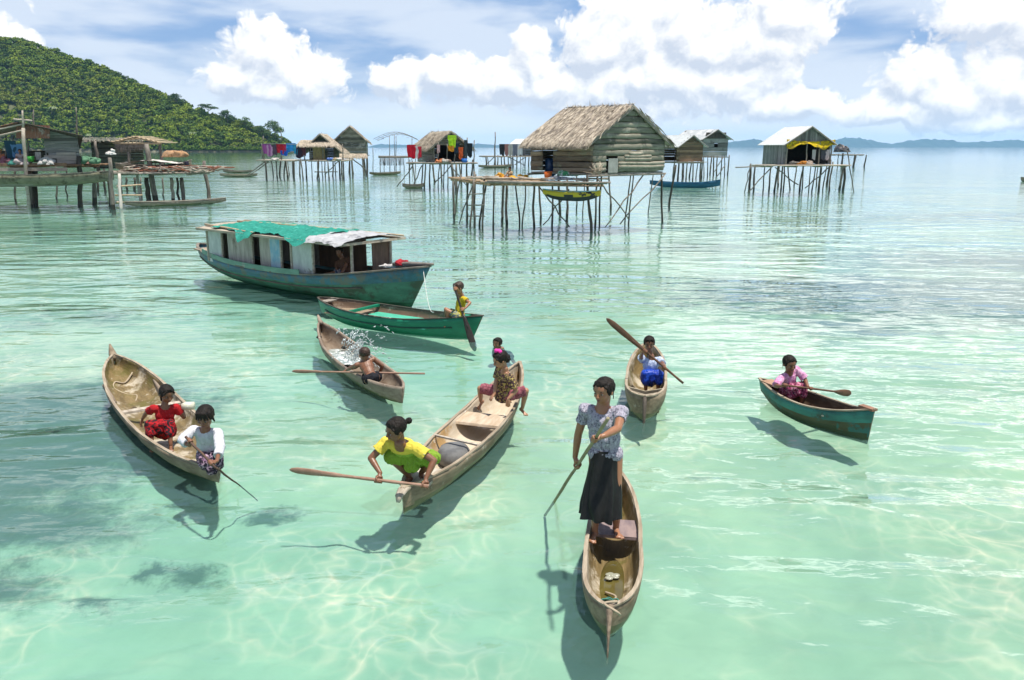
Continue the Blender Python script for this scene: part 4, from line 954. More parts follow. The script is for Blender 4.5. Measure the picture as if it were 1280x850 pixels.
mb = MB(); c = gp(235, 508, .44); mb.tube([c-V3((.07, 0, .0)), c+V3((-.03, 0, .005)), c+V3((.075, 0, .01))], [.042, .05, .05], 14); single(mb, 'plastic_container', surf('white_plastic', (.72, .70, .56), (.55, .53, .42), .4, (6, 6, 6)), 'small white plastic bailer held up by the girl in red', 'bailer')

# --- girl in white
Pz = gp(258, 572, .30)+V3((0, .08, 0)); Nz = gp(257, 538, .62)
A4, B4 = yp(232, 546, 7.95), yp(270, 585, 7.62); E4 = gp(300, 607, 0)
mb = MB(); mb.pole(A4, B4, .014, .013, .004, 6, 8); mb.pole(B4, E4, .013, .008, .006, 6, 8); mb.pole(E4, gp(322, 626, -.25), .008, .006, .006, 4, 8)
single(mb, 'punting_pole', surf('thin_dark_stick', (.12, .07, .045), (.07, .04, .03), .7), 'thin dark pole slanting into the water from the hands of the girl in white', 'pole')
ax = (B4-A4).normalized(); g1 = on_line(A4, B4, 237); g2 = on_line(A4, B4, 264)
person('girl in a white shirt squatting at the canoe end with a thin pole', 1.2, Pz, Nz, (-.05, -1, 0), (-.08, -.90, -.42),
    [dict(grip=(g2, ax, .014)), dict(grip=(g1, ax, .014))], [(Pz.x+.10, Pz.y-.05, .17), (Pz.x-.01, Pz.y-.03, .17)], knees=((.1, -.6, 1.4), (-.1, -.6, 1.4)), elbows=((1, .2, -.2), (-1, .1, -.1)), skin_m=S2,
    top=cloth('white_cotton', (.62, .62, .66)), bottom=('wrap', cloth('dark_floral', (.035, .025, .04), (.42, .28, .36), (.22, .12, .2), 24, (.53, .57))), hair='fringe', head_c=yp(256.5, 521, Nz.y-.07), hs=1.2, sleeve=1.6, top_ext=0)

# --- child with blue lap
Pk = gp(812, 475, .16); Nk = gp(814, 449, .50)
A5, B5 = yp(854, 479, 11.1), yp(758, 398, 11.2)
_, ax = paddle(A5, B5, None, .017, 'long brown paddle held diagonally high across the child in blue', M_padd, .8, .045)
g1, g2 = on_line(A5, B5, 831), on_line(A5, B5, 806)
Ak = gp(822, 484, .04); Bk = gp(804, 484, .04)
person('child in pale blue with a shiny blue wrap over the knees holding a diagonal paddle', 1.18, Pk, Nk, (0, -1, 0), (-.12, -.98, -.22),
    [dict(grip=(g1, ax, .017)), dict(grip=(g2, ax, .017))], [Pk+V3((.09, -.22, -.10)), Pk+V3((-.09, -.22, -.10))], knees=((.12, -.5, 1), (-.12, -.5, 1)), elbows=((.8, 0, -.7), (-.8, .1, -.5)), skin_m=S2,
    top=cloth('pale_blue_cotton', (.42, .52, .72), (.55, .62, .78)), bottom=('wrap', surf('shiny_royal_blue', (.008, .035, .33), (.01, .07, .50), .3, (9, 9, 9), 5, .9, .03)), hair='short', head_c=yp(811.5, 429.5, Nk.y-.03), hs=1.12, sleeve=.7)

# --- girl in pink
Pp = gp(985, 491, .15); Np = gp(986, 466, .50)
A6, B6 = yp(978, 481, 10.5), yp(1044, 496, 10.62); B6b = yp(1064, 492, 10.9)
_, ax = paddle(A6, B6b+(B6b-B6)*.0, None, .014, 'short dark paddle dipped sideways into the water by the girl in pink', M_padd, .32, .05)
ax = (B6b-A6).normalized(); g1, g2 = on_line(A6, B6b, 1013), on_line(A6, B6b, 981)
person('girl in a pink blouse kneeling in the short teal canoe with a small paddle', 1.2, Pp, Np, (.38, -.9, 0), (.22, -.93, -.26),
    [dict(grip=(g1, ax, .014)), dict(grip=(g2, ax, .014))], [gp(1001, 505, .05), gp(989, 504, .05)], knees=((.4, -.7, 1), (-.2, -.7, 1)), elbows=((.8, -.1, -.7), (-.8, 0, -.7)), skin_m=S2,
    top=cloth('pink_cotton', (.62, .24, .44), (.74, .42, .58), None, 18), bottom=('wrap', cloth('rose_print', (.30, .05, .12), (.55, .25, .33), (.04, .02, .03), 20)), hair='pulled', head_c=yp(987, 455, Np.y-.03), hs=1.2, sleeve=.95, top_ext=.03)

# --- person in the houseboat, child on the deck, people of the far hut
bwx = bwH @ V3((2.55, -.25, .62)); bn = bwH @ V3((2.45, -.3, .93))
person('person resting inside the open front of the houseboat cabin', 1.5, bwx, bn, (-.3, -.9, 0), (-.3, -.9, -.1),
    [dict(at=bwH @ V3((2.7, -.6, .62))), dict(at=bwH @ V3((2.2, -.55, .62)))], [bwH @ V3((1.9, -.5, .5)), bwH @ V3((1.8, -.2, .5))], skin_m=S2, top=cloth('brown_top', (.12, .06, .04)), bottom=('knee', MC['dark_print']), hair='short', voxel=.012, knees=((0, 0, 1),)*2)
c = yp(637, 219, 39.5)
person('small child sitting on the edge of the pole deck before the green-walled house', 1.1, (c.x, c.y, 2.12), (c.x+.02, c.y, 2.45), (-.7, -.7, 0), (-.8, -.6, -.1),
    [dict(at=(c.x+.1, c.y-.25, 2.2)), dict(at=(c.x-.3, c.y-.15, 2.2))], [(c.x-.3, c.y-.35, 2.13), (c.x-.45, c.y-.1, 2.13)], top=cloth('cream_top', (.6, .42, .25)), bottom=('shorts', MC['black_shorts']), voxel=.012)
for (x, Y, lab, cl, sit, hcol) in ((2, 50.5, 'woman in a yellow headcloth sitting in the open end of the rusty-roofed hut', (.62, .22, .12), 0, 1), (14, 51, 'person in blue sitting among bundles in the open end of the rusty-roofed hut', (.12, .22, .42), 0, 0), (26, 50.2, 'person in pale pink sitting by the post of the rusty-roofed hut', (.55, .42, .40), 0, 0)):
    c = yp(x, 203, Y); z = 2.62
    person(lab, 1.5, (c.x, c.y, z+.12), (c.x+.05, c.y-.05, z+.55), (.5, -.85, 0), (.4, -.9, -.1), [dict(at=(c.x+.35, c.y-.25, z+.15)), dict(at=(c.x-.2, c.y-.3, z+.15))],
        [(c.x+.45, c.y-.3, z+.05), (c.x, c.y-.45, z+.05)], top=cloth('far_top_%d' % x, cl), bottom=('knee', cloth('far_legs_%d' % x, [v*.5 for v in cl])), hair='low', voxel=.018, hair_m=cloth('yellow_headcloth', (.65, .42, .06)) if hcol else None)
# ------------------------------------------------------------------ stilt houses
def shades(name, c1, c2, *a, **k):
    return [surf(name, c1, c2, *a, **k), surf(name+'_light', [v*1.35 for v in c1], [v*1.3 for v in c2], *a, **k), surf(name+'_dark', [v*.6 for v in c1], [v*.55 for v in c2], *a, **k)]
def tin(name, c1, c2, rust=(.22, .10, .05), rt=(.6, .7)):
    return surf(name, c1, c2, .5, (.6, 3, 3), bump=.1, spots=[(1.3, rust, rt)], spec=.5)
M_tinl = tin('pale_zinc_roof', (.62, .64, .63), (.48, .50, .50), (.34, .30, .26), (.60, .75)); M_rust = tin('rusty_tin', (.30, .13, .07), (.17, .08, .05), (.35, .30, .25), (.55, .65))
M_matg = shades('green_grey_palm_mat', (.285, .265, .20), (.16, .155, .115), .9, (1.5, 1.5, 7), bump=.5, spots=[(1.0, (.40, .37, .30), (.54, .66)), (4, (.10, .12, .09), (.60, .72))])
M_matb = shades('brown_palm_mat', (.34, .27, .19), (.20, .155, .11), .9, (1.5, 1.5, 7), bump=.5, spots=[(1.4, (.26, .27, .19), (.52, .66)), (4, (.10, .08, .06), (.60, .72))])
M_plankg = shades('silver_grey_planks', (.30, .29, .27), (.17, .165, .155), .9, (1.2, 1.2, 12), bump=.5, spots=[(1.5, (.11, .10, .09), (.56, .68))])
M_plankv = shades('grey_vertical_planks', (.31, .30, .28), (.16, .155, .145), .9, (9, 9, 1.0), bump=.5, spots=[(1.2, (.10, .09, .085), (.55, .66))])
M_plankb = shades('brown_hut_planks', (.30, .20, .12), (.17, .11, .07), .85, (1.2, 1.2, 10), bump=.5, spots=[(1.5, (.36, .30, .22), (.6, .7))])
M_matd = shades('dark_green_palm_mat', (.12, .135, .10), (.07, .08, .06), .9, (2, 2, 6), bump=.5, spots=[(2.5, (.22, .2, .15), (.55, .66))])

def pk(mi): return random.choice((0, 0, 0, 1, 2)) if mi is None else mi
def V2(p, z): return V3((p[0], p[1], z))
def rows(mb, P0, P1, z0, ztop, dh, th=.03, op=(), roll=False, mi=0, vert=False, shade=False):
    """wall of rows (or vertical boards) from P0 to P1; ztop(t) its top; op: openings (t0, t1, z0, z1)"""
    if mi == 0 and shade: mi = None
    P0, P1 = V3((P0[0], P0[1], 0)), V3((P1[0], P1[1], 0)); L = (P1-P0).length; d = (P1-P0)/L; nrm = V3((-d.y, d.x, 0))
    if vert:
        x = 0
        while x < L-.02:
            wv = min(dh*random.uniform(.8, 1.2), L-x); t = (x+wv/2)/L; zt = ztop(t); segs = [(z0, zt)]
            for a, b, c, e in op:
                if a < t < b:
                    s2 = []
                    for p, q_ in segs:
                        if c > p: s2.append((p, min(c, q_)))
                        if e < q_: s2.append((max(e, p), q_))
                    segs = s2
            for p, q_ in segs:
                if q_-p > .03: mb.board(P0+d*(x+wv/2)+V3((0, 0, p-random.uniform(0, .05)))+nrm*random.uniform(-.008, .008), P0+d*(x+wv/2)+V3((0, 0, q_)), wv*.95, th, up=nrm, mi=pk(mi))
            x += wv
        return
    z = z0; zmax = max(ztop(t/20) for t in range(21))
    while z < zmax-.01:
        h_ = dh*random.uniform(.85, 1.15); zc = z+h_/2
        ts = [i/60 for i in range(61) if ztop(i/60) >= zc]
        if ts:
            ivs = [(min(ts), max(ts))]
            for a, b, c, e in op:
                if c-h_*.3 < zc < e+h_*.3:
                    n_ = []
                    for p, q_ in ivs:
                        if a > p: n_.append((p, min(a, q_)))
                        if b < q_: n_.append((max(b, p), q_))
                    ivs = n_
            for p, q_ in ivs:
                if (q_-p)*L < .04: continue
                a = P0+d*L*(p+random.uniform(-.004, .004)); b = P0+d*L*(q_+random.uniform(-.004, .004)); off = nrm*random.uniform(-.012, .012)
                if roll:
                    n = max(3, int((q_-p)*L/.25)); pts = []; rr = []
                    for i in range(n+1):
                        t = i/n; q2 = a.lerp(b, t); pts.append(q2+V3((0, 0, zc+.05*noise.noise(V3((q2.x*.9, q2.y*.9, zc*2)))))+off); rr.append((th*random.uniform(.8, 1.3), h_*.50*random.uniform(.90, 1.08)))
                    mb.tube(pts, rr, 8, pk(mi), True)
                else: mb.board(V3((a.x, a.y, zc))+off, V3((b.x, b.y, zc+random.uniform(-.015, .015)))+off, h_*.94, th, up=nrm, mi=pk(mi))
        z += h_
def thatch_slope(mb, E0, E1, R0, R1, n, ln=(.5, .9), wd=.045, hang=.35, mi=0, th=.10):
    E0, E1, R0, R1 = map(V3, (E0, E1, R0, R1)); nrm = (E1-E0).cross(R0-E0).normalized()
    if nrm.z < 0: nrm = -nrm
    nx, ny = 16, 8; vs = []
    for i in range(nx+1):
        for j in range(ny+1):
            a, b = i/nx, j/ny; p = E0.lerp(E1, a).lerp(R0.lerp(R1, a), b); vs.append(p+nrm*(th*.5+.05*noise.noise(p*1.6)))
    k = len(vs); vs += [v-nrm*th for v in vs]
    fs = []
    for i in range(nx):
        for j in range(ny):
            q_ = (i*(ny+1)+j, (i+1)*(ny+1)+j, (i+1)*(ny+1)+j+1, i*(ny+1)+j+1); fs += [q_, tuple(x+k for x in q_[::-1])]
    for i in range(nx):
        for j in (0, ny): a = i*(ny+1)+j; b = a+ny+1; fs.append((a, b, b+k, a+k))
    for j in range(ny):
        for i in (0, nx): a = i*(ny+1)+j; b = a+1; fs.append((a, b, b+k, a+k))
    mb.add(vs, fs, mi, False)
    dn = ((E0-R0)+(E1-R1)).normalized(); sd_ = (E1-E0).normalized(); SL = (E0-R0).length
    for i in range(n):
        a = random.uniform(-.015, 1.015); b = random.random()**1.0
        if i % 5 == 0: b = random.uniform(0, .1)
        L = random.uniform(*ln)*(.7 if b > .85 else 1); p = E0.lerp(E1, a).lerp(R0.lerp(R1, a), b)
        p = p+dn*min(0, 0)+nrm*(th*.5+random.uniform(.005, .07)); d = (dn+sd_*random.gauss(0, .16)).normalized()
        over = max(0, (L*1.0)-b*SL)
        if over > hang: L -= over-hang*random.uniform(.5, 1)
        q_ = p+d*L-nrm*random.uniform(.01, .06)
        if over > 0: q_.z -= min(over, hang)*random.uniform(.1, .5)
        w_ = wd*random.uniform(.4, 1.1); s2 = d.cross(nrm).normalized(); s2 = (s2+nrm*random.uniform(-.4, .4)).normalized()
        m_ = p.lerp(q_, .5)+nrm*.015
        mb.add([p-s2*w_/2, p+s2*w_/2, m_+s2*w_*.6, q_+s2*w_*.15, q_-s2*w_*.15, m_-s2*w_*.6], [(0, 1, 2, 5), (5, 2, 3, 4)], mi+(random.random() < .3))
def tin_slope(mb, E0, E1, R0, R1, mi=0, am=.035, pitch=.3):
    E0, E1, R0, R1 = map(V3, (E0, E1, R0, R1)); nrm = (E1-E0).cross(R0-E0).normalized()
    if nrm.z < 0: nrm = -nrm
    n = int((E1-E0).length/pitch*4); vs = []
    for i in range(n+1):
        o = nrm*am*math.sin(i*math.pi/2); a = i/n
        for b in (-.0, .5, 1.0): vs.append(E0.lerp(E1, a).lerp(R0.lerp(R1, a), b)+o)
    k = len(vs); vs += [v-nrm*.02 for v in vs]; fs = []
    for i in range(n):
        for j in range(2): q_ = (i*3+j, (i+1)*3+j, (i+1)*3+j+1, i*3+j+1); fs += [q_, tuple(x+k for x in q_[::-1])]
    for i in range(n): fs += [(i*3, (i+1)*3, (i+1)*3+k, i*3+k)]
    for i in (0, n): fs += [(i*3, i*3+1, i*3+1+k, i*3+k), (i*3+1, i*3+2, i*3+2+k, i*3+1+k)]
    mb.add(vs, fs, mi)
def stilts(root, pts, r=.06, mat='pole', z0=-.9, brace=(), wob=.05, wet=True):
    """each stilt a child: (x, y, ztop[, leanx, leany])"""
    for p in pts:
        lx, ly = random.gauss(0, .16), random.gauss(0, .12); sd_ = random.uniform(0, 99)
        mb = MB(); rr = r*random.uniform(.6, 1.3); a = V3((p[0]+lx*.3, p[1]+ly, z0)); b = V3((p[0]-lx*.7, p[1], p[2]+random.choice((0, 0, 0, .12, .3))))
        n = 8; pts_ = []; rd = []
        for i in range(n+1):
            t = i/n; q_ = a.lerp(b, t)+V3((noise.noise(V3((t*1.6, sd_, 0))), noise.noise(V3((t*1.6, sd_, 5))), 0))*wob*2.6+V3((random.uniform(-1, 1), random.uniform(-1, 1), 0))*wob*.22
            pts_.append(q_); rd.append(rr*(1.15-.35*t)*random.uniform(.88, 1.12))
        mb.tube(pts_, rd, 7)
        for f in range(len(mb.F)):
            if np.mean([mb.V[i][2] for i in mb.F[f]]) < .22: mb.M[f] = 1
        mb.build('stilt', [W[mat] if random.random() < .6 else W['darkpole'], W['wet']], root)
    for a, b in brace:
        mb = MB(); mb.pole(a, b, r*.62, r*.5, wob*1.3, 6); mb.build('brace', W[mat], root)
def pole_deck(root, poly, z, n, r=.035, along=None, name='deck', mat=None, cross=True):
    """deck of laid poles filling a quad poly (4 points): poles run from edge 0-1 to edge 3-2"""
    a, b, c, d = [V3((p[0], p[1], z)) for p in poly]; mb = MB()
    for i in range(n):
        t = (i+random.uniform(.1, .9))/n; p = a.lerp(b, t); q_ = d.lerp(c, t+random.uniform(-.02, .02)); e = (q_-p)*random.uniform(.0, .05)
        mb.pole(p-e+V3((0, 0, random.uniform(0, .05))), q_+e+V3((0, 0, random.uniform(0, .05))), r*random.uniform(.6, 1.3), None, .03, 4, 5)
    if cross:
        for t in (.03, .35, .66, .97): mb.pole(a.lerp(d, t)+V3((0, 0, -.07)), b.lerp(c, t)+V3((0, 0, -.07)), r*1.3, None, .02, 5, 6)
    return mb.build(name, mat or W['grey'], root)
def hut(root, O, U, Vv, z0, hw, hr, wm, roof='thatch', rm=None, ov=.35, ovr=.3, dh=.18, roll=False, vert=False, opg=(), ope=(), opg2=(), nst=1500, mats_extra=(), em=None, th=.03, skipg=False, floor=True, lift=(0, 0)):
    """gable wall from O along U, ridge along Vv"""
    O, U, Vv = V3((O[0], O[1], 0)), V3((U[0], U[1], 0)), V3((Vv[0], Vv[1], 0)); Z = lambda z: V3((0, 0, z)); uL = U.length
    gt = lambda t: z0+hw+hr*(1-abs(2*t-1)); et = lambda t: z0+hw
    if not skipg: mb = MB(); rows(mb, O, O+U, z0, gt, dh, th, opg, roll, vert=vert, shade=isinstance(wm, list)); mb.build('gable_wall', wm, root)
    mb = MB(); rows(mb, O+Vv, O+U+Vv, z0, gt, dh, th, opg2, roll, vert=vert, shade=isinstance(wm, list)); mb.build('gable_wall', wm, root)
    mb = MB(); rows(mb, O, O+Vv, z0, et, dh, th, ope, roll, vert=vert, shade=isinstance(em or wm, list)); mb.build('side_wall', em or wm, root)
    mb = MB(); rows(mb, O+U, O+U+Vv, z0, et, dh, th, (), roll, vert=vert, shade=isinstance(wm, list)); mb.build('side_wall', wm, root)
    u, v = U.normalized(), Vv.normalized(); sl_ = hr/(uL/2); R0 = O+U*.5-v*ovr+Z(z0+hw+hr+.03+lift[0]); R1 = O+U*.5+Vv+v*ovr+Z(z0+hw+hr+.03+lift[1])
    EL0 = O-u*ov-v*ovr+Z(z0+hw-sl_*ov+.03); EL1 = EL0+Vv+v*2*ovr; ER0 = O+U+u*ov-v*ovr+Z(z0+hw-sl_*ov+.03); ER1 = ER0+Vv+v*2*ovr
    mb = MB()
    if roof == 'thatch':
        thatch_slope(mb, EL0, EL1, R0, R1, nst); thatch_slope(mb, ER0, ER1, R0, R1, nst//2)
        for i in range(nst//14):
            p = R0.lerp(R1, random.random())+Z(.05); d = V3((random.gauss(0, 1), random.gauss(0, 1), .25)).normalized()*random.uniform(.15, .4); s2 = V3((-d.y, d.x, 0)).normalized()*.02
            mb.add([p-s2, p+s2, p+d], [(0, 1, 2)])
        o = mb.build('roof', rm or [W['thatch'], W['thatchgrey']], root)
    else:
        tin_slope(mb, EL0, EL1, R0, R1); tin_slope(mb, ER0, ER1, R0, R1); o = mb.build('roof', rm or M_tinl, root)
    mb = MB()
    for a, b in ((EL0, R0), (ER0, R0)): mb.board(a-Z(.07), b-Z(.07), .05, .07)
    mb.build('barge_board', W['grey'], root)
    if floor:
        mb = MB(); q_ = [O, O+U, O+U+Vv, O+Vv]
        k = [V3((p.x, p.y, z0-.03)) for p in q_]; k2 = [V3((p.x, p.y, z0-.09)) for p in q_]
        mb.add(k+k2, [(0, 1, 2, 3), (7, 6, 5, 4), (0, 4, 5, 1), (1, 5, 6, 2), (2, 6, 7, 3), (3, 7, 4, 0)])
        for t in (0, .5, 1): mb.pole(O+Vv*t-u*.2+Z(z0-.14), O+U+Vv*t+u*.2+Z(z0-.14), .05, .05, .02)
        mb.build('floor', W['grey'], root)
    return dict(EL0=EL0, ER0=ER0, R0=R0, R1=R1, EL1=EL1)
def laundry(c, w_, h_, mat, label, kind='cloth', dirv=(1, 0, 0), seed=0, thk=0, group=None):
    d = V3(dirv).normalized(); nrm = V3((-d.y, d.x, 0)); nx, nz = 12, 12; mb = MB(); vs = []
    for k in range(2):
        for i in range(nx+1):
            for j in range(nz+1):
                a, b = i/nx-.5, j/nz; ww = w_*(1-.12*b+.06*math.sin(b*5+seed)); x = a*ww
                if kind == 'shirt' and b < .35 and abs(a) > .28: x *= 1.25
                vs.append(V3(c)+d*x+nrm*(.05*w_*math.sin(a*11+seed+b)*b+.03*noise.noise(V3((a*5, b*5, seed)))+k*.012)-V3((0, 0, h_*b*(1+.08*math.sin(a*6+seed)))))
    K = (nx+1)*(nz+1); fs = []
    for i in range(nx):
        for j in range(nz): q_ = (i*(nz+1)+j, (i+1)*(nz+1)+j, (i+1)*(nz+1)+j+1, i*(nz+1)+j+1); fs += [q_, tuple(x+K for x in q_[::-1])]
    mb.add(vs, fs, 0, True); return single(mb, 'hanging_cloth', mat, label, 'laundry', group)
def bucket(c, r, h_, mat, label):
    mb = MB(); mb.tube([V3(c), V3(c)+V3((0, 0, h_)), V3(c)+V3((0, 0, h_)), V3(c)+V3((0, 0, .02))], [r*.78, r, r*.92, r*.7], 16); mb.tube([V3(c)+V3((0, 0, h_-.02)), V3(c)+V3((0, 0, h_+.005))], [r*1.06, r*1.06], 16, caps=False)
    return single(mb, 'bucket', mat, label, 'bucket')
col_ = lambda n, c, **k: cloth('laundry_'+n, c, **k)

# --- main house with green-grey walls
M_stick = surf('tan_stick_wood', (.42, .30, .19), (.24, .165, .10), .85, (4, 4, 4), bump=.4, spots=[(2, (.5, .44, .36), (.56, .66))])
h1 = thing('stilt_house', 'large stilt house with a steep dry thatch roof and green-grey plank gable', 'house', (3.6, 36, 0))
O = (3.5, 35.5); U = (3.65, 3.26); Vv = (-2.60, 2.92)
C_ = hut(h1, O, U, Vv, 2.52, 1.42, 1.42, M_matg, 'thatch', ov=.34, ovr=.14, dh=.235, roll=True, nst=5200, em=M_matb, opg=((.17, .33, 2.5, 3.18),), ope=((.62, .80, 2.5, 3.75),), th=.035)
o3 = V3((O[0], O[1], 0)); u3 = V3((U[0], U[1], 0)); v3 = V3((Vv[0], Vv[1], 0))
mb = MB(); p = o3+u3*.25-V3((-.02, .02, 0)); mb.board(p+V3((.05, .05, 2.5)), p+V3((.05, .05, 3.12)), .62, .03, up=(-.66, .75, 0)); mb.build('hatch', surf('grey_hatch_board', (.42, .42, .38), (.3, .3, .27), .85), h1)
M_paler = surf('pale_palm_roll', (.42, .38, .30), (.26, .24, .18), .9, (2, 2, 6), bump=.5, spots=[(2, (.2, .19, .14), (.56, .66))])
og = o3+V3((.035, -.04, 0)); mb = MB(); rows(mb, og+u3*.34, og+u3*1.0, 2.66, lambda t: 2.98, .15, .045, (), True); rows(mb, og+u3*.42, og+u3*.80, 3.02, lambda t: 3.42-.3*abs(t-.4), .13, .045, (), True); mb.build('pale_roll', M_paler, h1)
ds = 2.04
pole_deck(h1, [(-3.2, 42.0), (-1.0, 35.7), (1.0, 37.6), (-.6, 42.6)], ds, 46, .04, mat=M_stick)
pole_deck(h1, [(-1.0, 35.7), (3.9, 34.5), (3.9, 35.6), (.6, 38.0)], ds+.03, 60, .04, mat=M_stick)
pole_deck(h1, [(-1.05, 35.65), (-.95, 35.5), (3.95, 34.3), (3.9, 34.6)], ds+.07, 3, .06, mat=W['grey'], cross=False)
mb = MB()
for i in range(26):
    x = random.uniform(-2.2, 3.6); y = 36.6-.25*(x+1)+random.uniform(0, 1.6); L = random.uniform(.5, 2.0); a = random.gauss(-.3, .5)
    mb.pole((x, y, ds+.12+random.random()*.12), (x+L*math.cos(a), y+L*math.sin(a), ds+.1+random.random()*.15), random.uniform(.02, .05), None, .03, 4, 5)
single(mb, 'driftwood_pile', W['pale'], 'loose bleached poles and driftwood strewn on the deck of the thatched green-walled house', 'driftwood', kind='stuff')
sp_ = []
for px, py, pt in ((568, 272, 222), (583, 276, 226), (600, 282, 230), (617, 287, 232), (627, 276, 232), (634, 280, 232), (648, 280, 234), (655, 283, 234), (667, 283, 234), (675, 274, 234), (737, 290, 222), (742, 284, 222), (749, 279, 222), (783, 279, 222), (787, 280, 220), (828, 278, 220), (812, 266, 222), (700, 268, 225), (708, 272, 225), (762, 262, 222), (838, 258, 222), (720, 262, 222), (690, 281, 234), (730, 268, 222)):
    g_ = gp(px, py); sp_.append((g_.x, g_.y, 2.42 if px > 735 else 2.02, 0, 0))
stilts(h1, sp_, .056, 'pole', brace=[((3.7, 35.7, 2.3), (5.4, 37.3, .35)), ((6.1, 37.9, 2.35), (4.2, 36.2, .1)), ((7.3, 38.8, 2.4), (5.0, 37.2, .15)), ((1.2, 35.9, 1.9), (2.6, 36.3, .1)), ((2.5, 35.6, 1.8), (1.4, 36.2, .2)), ((-2.5, 40.2, 2.3), (-2.9, 40.5, .1)), ((-1.7, 38.6, 2.35), (-2.6, 39.5, -.1))])
for x, y, zt in ((-2.3, 38.9, 2.55), (-2.0, 38.6, 2.6), (-2.75, 40.2, 2.5)):
    pass
mb = MB(); a, b = gp(596, 284), gp(586, 278); a = V3((-1.75, 37.6, -.1)); b = V3((-2.45, 38.8, -.1)); c_ = V3((-1.75, 37.9, 2.5)); d_ = V3((-2.35, 39.0, 2.6)); mb.pole(a, c_, .06, .05, .03)
mb.build('rail', W['pole'], thing('ladder', 'rough pole ladder at the open end of the green-walled house deck', 'ladder', (a.x, a.y, 0)) if 0 else h1)
lad = thing('ladder', 'rough pole ladder at the open end of the green-walled house deck', 'ladder', (a.x, a.y, 0))
for p, q_ in (((-1.95, 37.3, -.2), (-1.75, 37.5, 2.3)), ((-1.35, 36.7, -.2), (-1.25, 36.9, 2.3))): mb = MB(); mb.pole(p, q_, .05, .045, .03); mb.build('rail', W['pole'], lad)
for z in (.5, 1.0, 1.5): mb = MB(); mb.pole((-2.0, 37.3, z), (-1.25, 36.7, z+.05), .03, .03, .01); mb.build('rung', W['grey'], lad)
bucket(yp(685, 224, 36.8)+V3((0, 0, -.0)), .19, .34, plain('orange_plastic', (.75, .16, .02), .4), 'bright orange plastic bucket standing before the doorway of the green-walled house')
c = yp(648, 223, 38.0); lump((c.x, c.y, ds+.1), (.55, .35, .24), cloth('orange_cloth_heap', (.72, .36, .03)), 'cloth_bundle', 'orange cloth heap on the pole deck near the small child', 'cloth')
c = yp(626, 219, 39.4); lump((c.x, c.y, ds+.1), (.30, .25, .3), cloth('ochre_cloth', (.60, .30, .04)), 'cloth_bundle', 'ochre bundle beside the small child on the pole deck', 'cloth')
c = yp(711, 215, 36.8); lump((c.x, c.y, 2.36), (.5, .3, .3), cloth('green_white_bag', (.10, .40, .18), (.6, .7, .62), None, 6), 'sack', 'green and white sack leaning on the side wall of the thatched house', 'sack')
c = yp(700, 220, 36.4); lump((c.x, c.y, 2.2), (.7, .3, .2), cloth('grey_blue_bundle', (.24, .28, .34), (.5, .5, .48), None, 8), 'cloth_bundle', 'grey blue bundle lying along the foot of the thatched house side wall', 'cloth')
c = yp(688, 212, 38.2); mb = MB(); mb.tube([V3((c.x, c.y, 2.25)), V3((c.x, c.y, 3.0)), V3((c.x, c.y, 3.1))], [.26, .27, .2], 16); single(mb, 'barrel', plain('navy_plastic', (.01, .05, .15), .4), 'dark blue plastic barrel standing in the side doorway of the thatched house', 'barrel')
mb = MB(); c = yp(746, 214, 35.0)
for i in range(60):
    d = V3((random.gauss(0, .16), random.gauss(0, .1), random.uniform(-.2, .42))); mb.tube([c+V3((random.gauss(0, .1), 0, -.1)), c+d], [.012, .006], 4)
single(mb, 'straw_bundle', W['thatch'], 'bundle of dry straw tied at the near corner post of the thatched house', 'straw')
c = yp(703, 198, 37.6); mb = MB()
for i in range(50): p = c+V3((random.gauss(0, .12), -.1+random.uniform(-.06, .06), random.uniform(-.4, .3))); mb.add([p, p+V3((.05, 0, .02)), p+V3((.03, -.03, -.22))], [(0, 1, 2)])
single(mb, 'leaf_bunch', plain('green_leaf', (.10, .17, .05)), 'bunch of green leaves hanging on the side wall beside the doorway', 'leaves')

# --- tin roofed house on the right
h4 = thing('stilt_house', 'tin-roofed stilt house with an open dark front under a yellow tarpaulin', 'house', (23, 68, 0))
O = (22.3, 67.0); U = (4.0, .9); Vv = (-.6, 4.0)
hut(h4, O, U, Vv, 2.25, 1.75, 1.25, M_plankv, 'tin', M_tinl, ov=.4, ovr=.4, dh=.2, vert=True, opg=((.05, .95, 2.2, 4.05),), opg2=(), em=M_plankv)
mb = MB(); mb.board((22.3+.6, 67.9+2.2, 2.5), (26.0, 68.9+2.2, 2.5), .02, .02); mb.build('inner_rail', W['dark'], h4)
pole_deck(h4, [(20.2, 68.4), (20.9, 66.4), (27.4, 66.6), (27.6, 68.2)], 2.12, 40, .05, mat=W['pale'])
mb = MB(); mb.pole((18.4, 67.4, 1.98), (21.5, 67.2, 2.1), .05, .04, .02); mb.build('landing_pole', W['grey'], h4)
rg = random.Random(3); sp_ = []
for px, py in ((937, 236), (941, 238), (953, 238), (961, 236), (968, 239), (976, 238), (980, 236), (986, 237), (1000, 238), (1003, 236), (1011, 237), (1015, 239), (1024, 238), (1029, 237), (1037, 238), (1050, 236), (1054, 237), (972, 232), (993, 231), (1020, 231), (1034, 230)):
    g_ = gp(px, py); sp_.append((g_.x, g_.y, 2.1))
stilts(h4, sp_, .085, 'pole', wob=.06, brace=[((21.2, 66.6, 2.1), (19.3, 66.8, -.1)), ((26.0, 66.8, 2.1), (24.2, 67.2, .3)), ((23.5, 66.8, .6), (21.6, 67.2, 2.0)), ((27.2, 66.7, 3.3), (28.5, 67.6, -.2)), ((19.6, 67.2, 2.3), (19.2, 67.2, -.2))])
for x, y in ((22.35, 66.9), (24.1, 67.3), (25.2, 67.5), (26.3, 67.8)): mb = MB(); mb.pole((x, y-.1, 2.1), (x, y-.1, 4.0), .055, .05, .03); mb.build('post', W['grey'], h4)
mb = MB(); ny = 14; nx = 40; vs = []
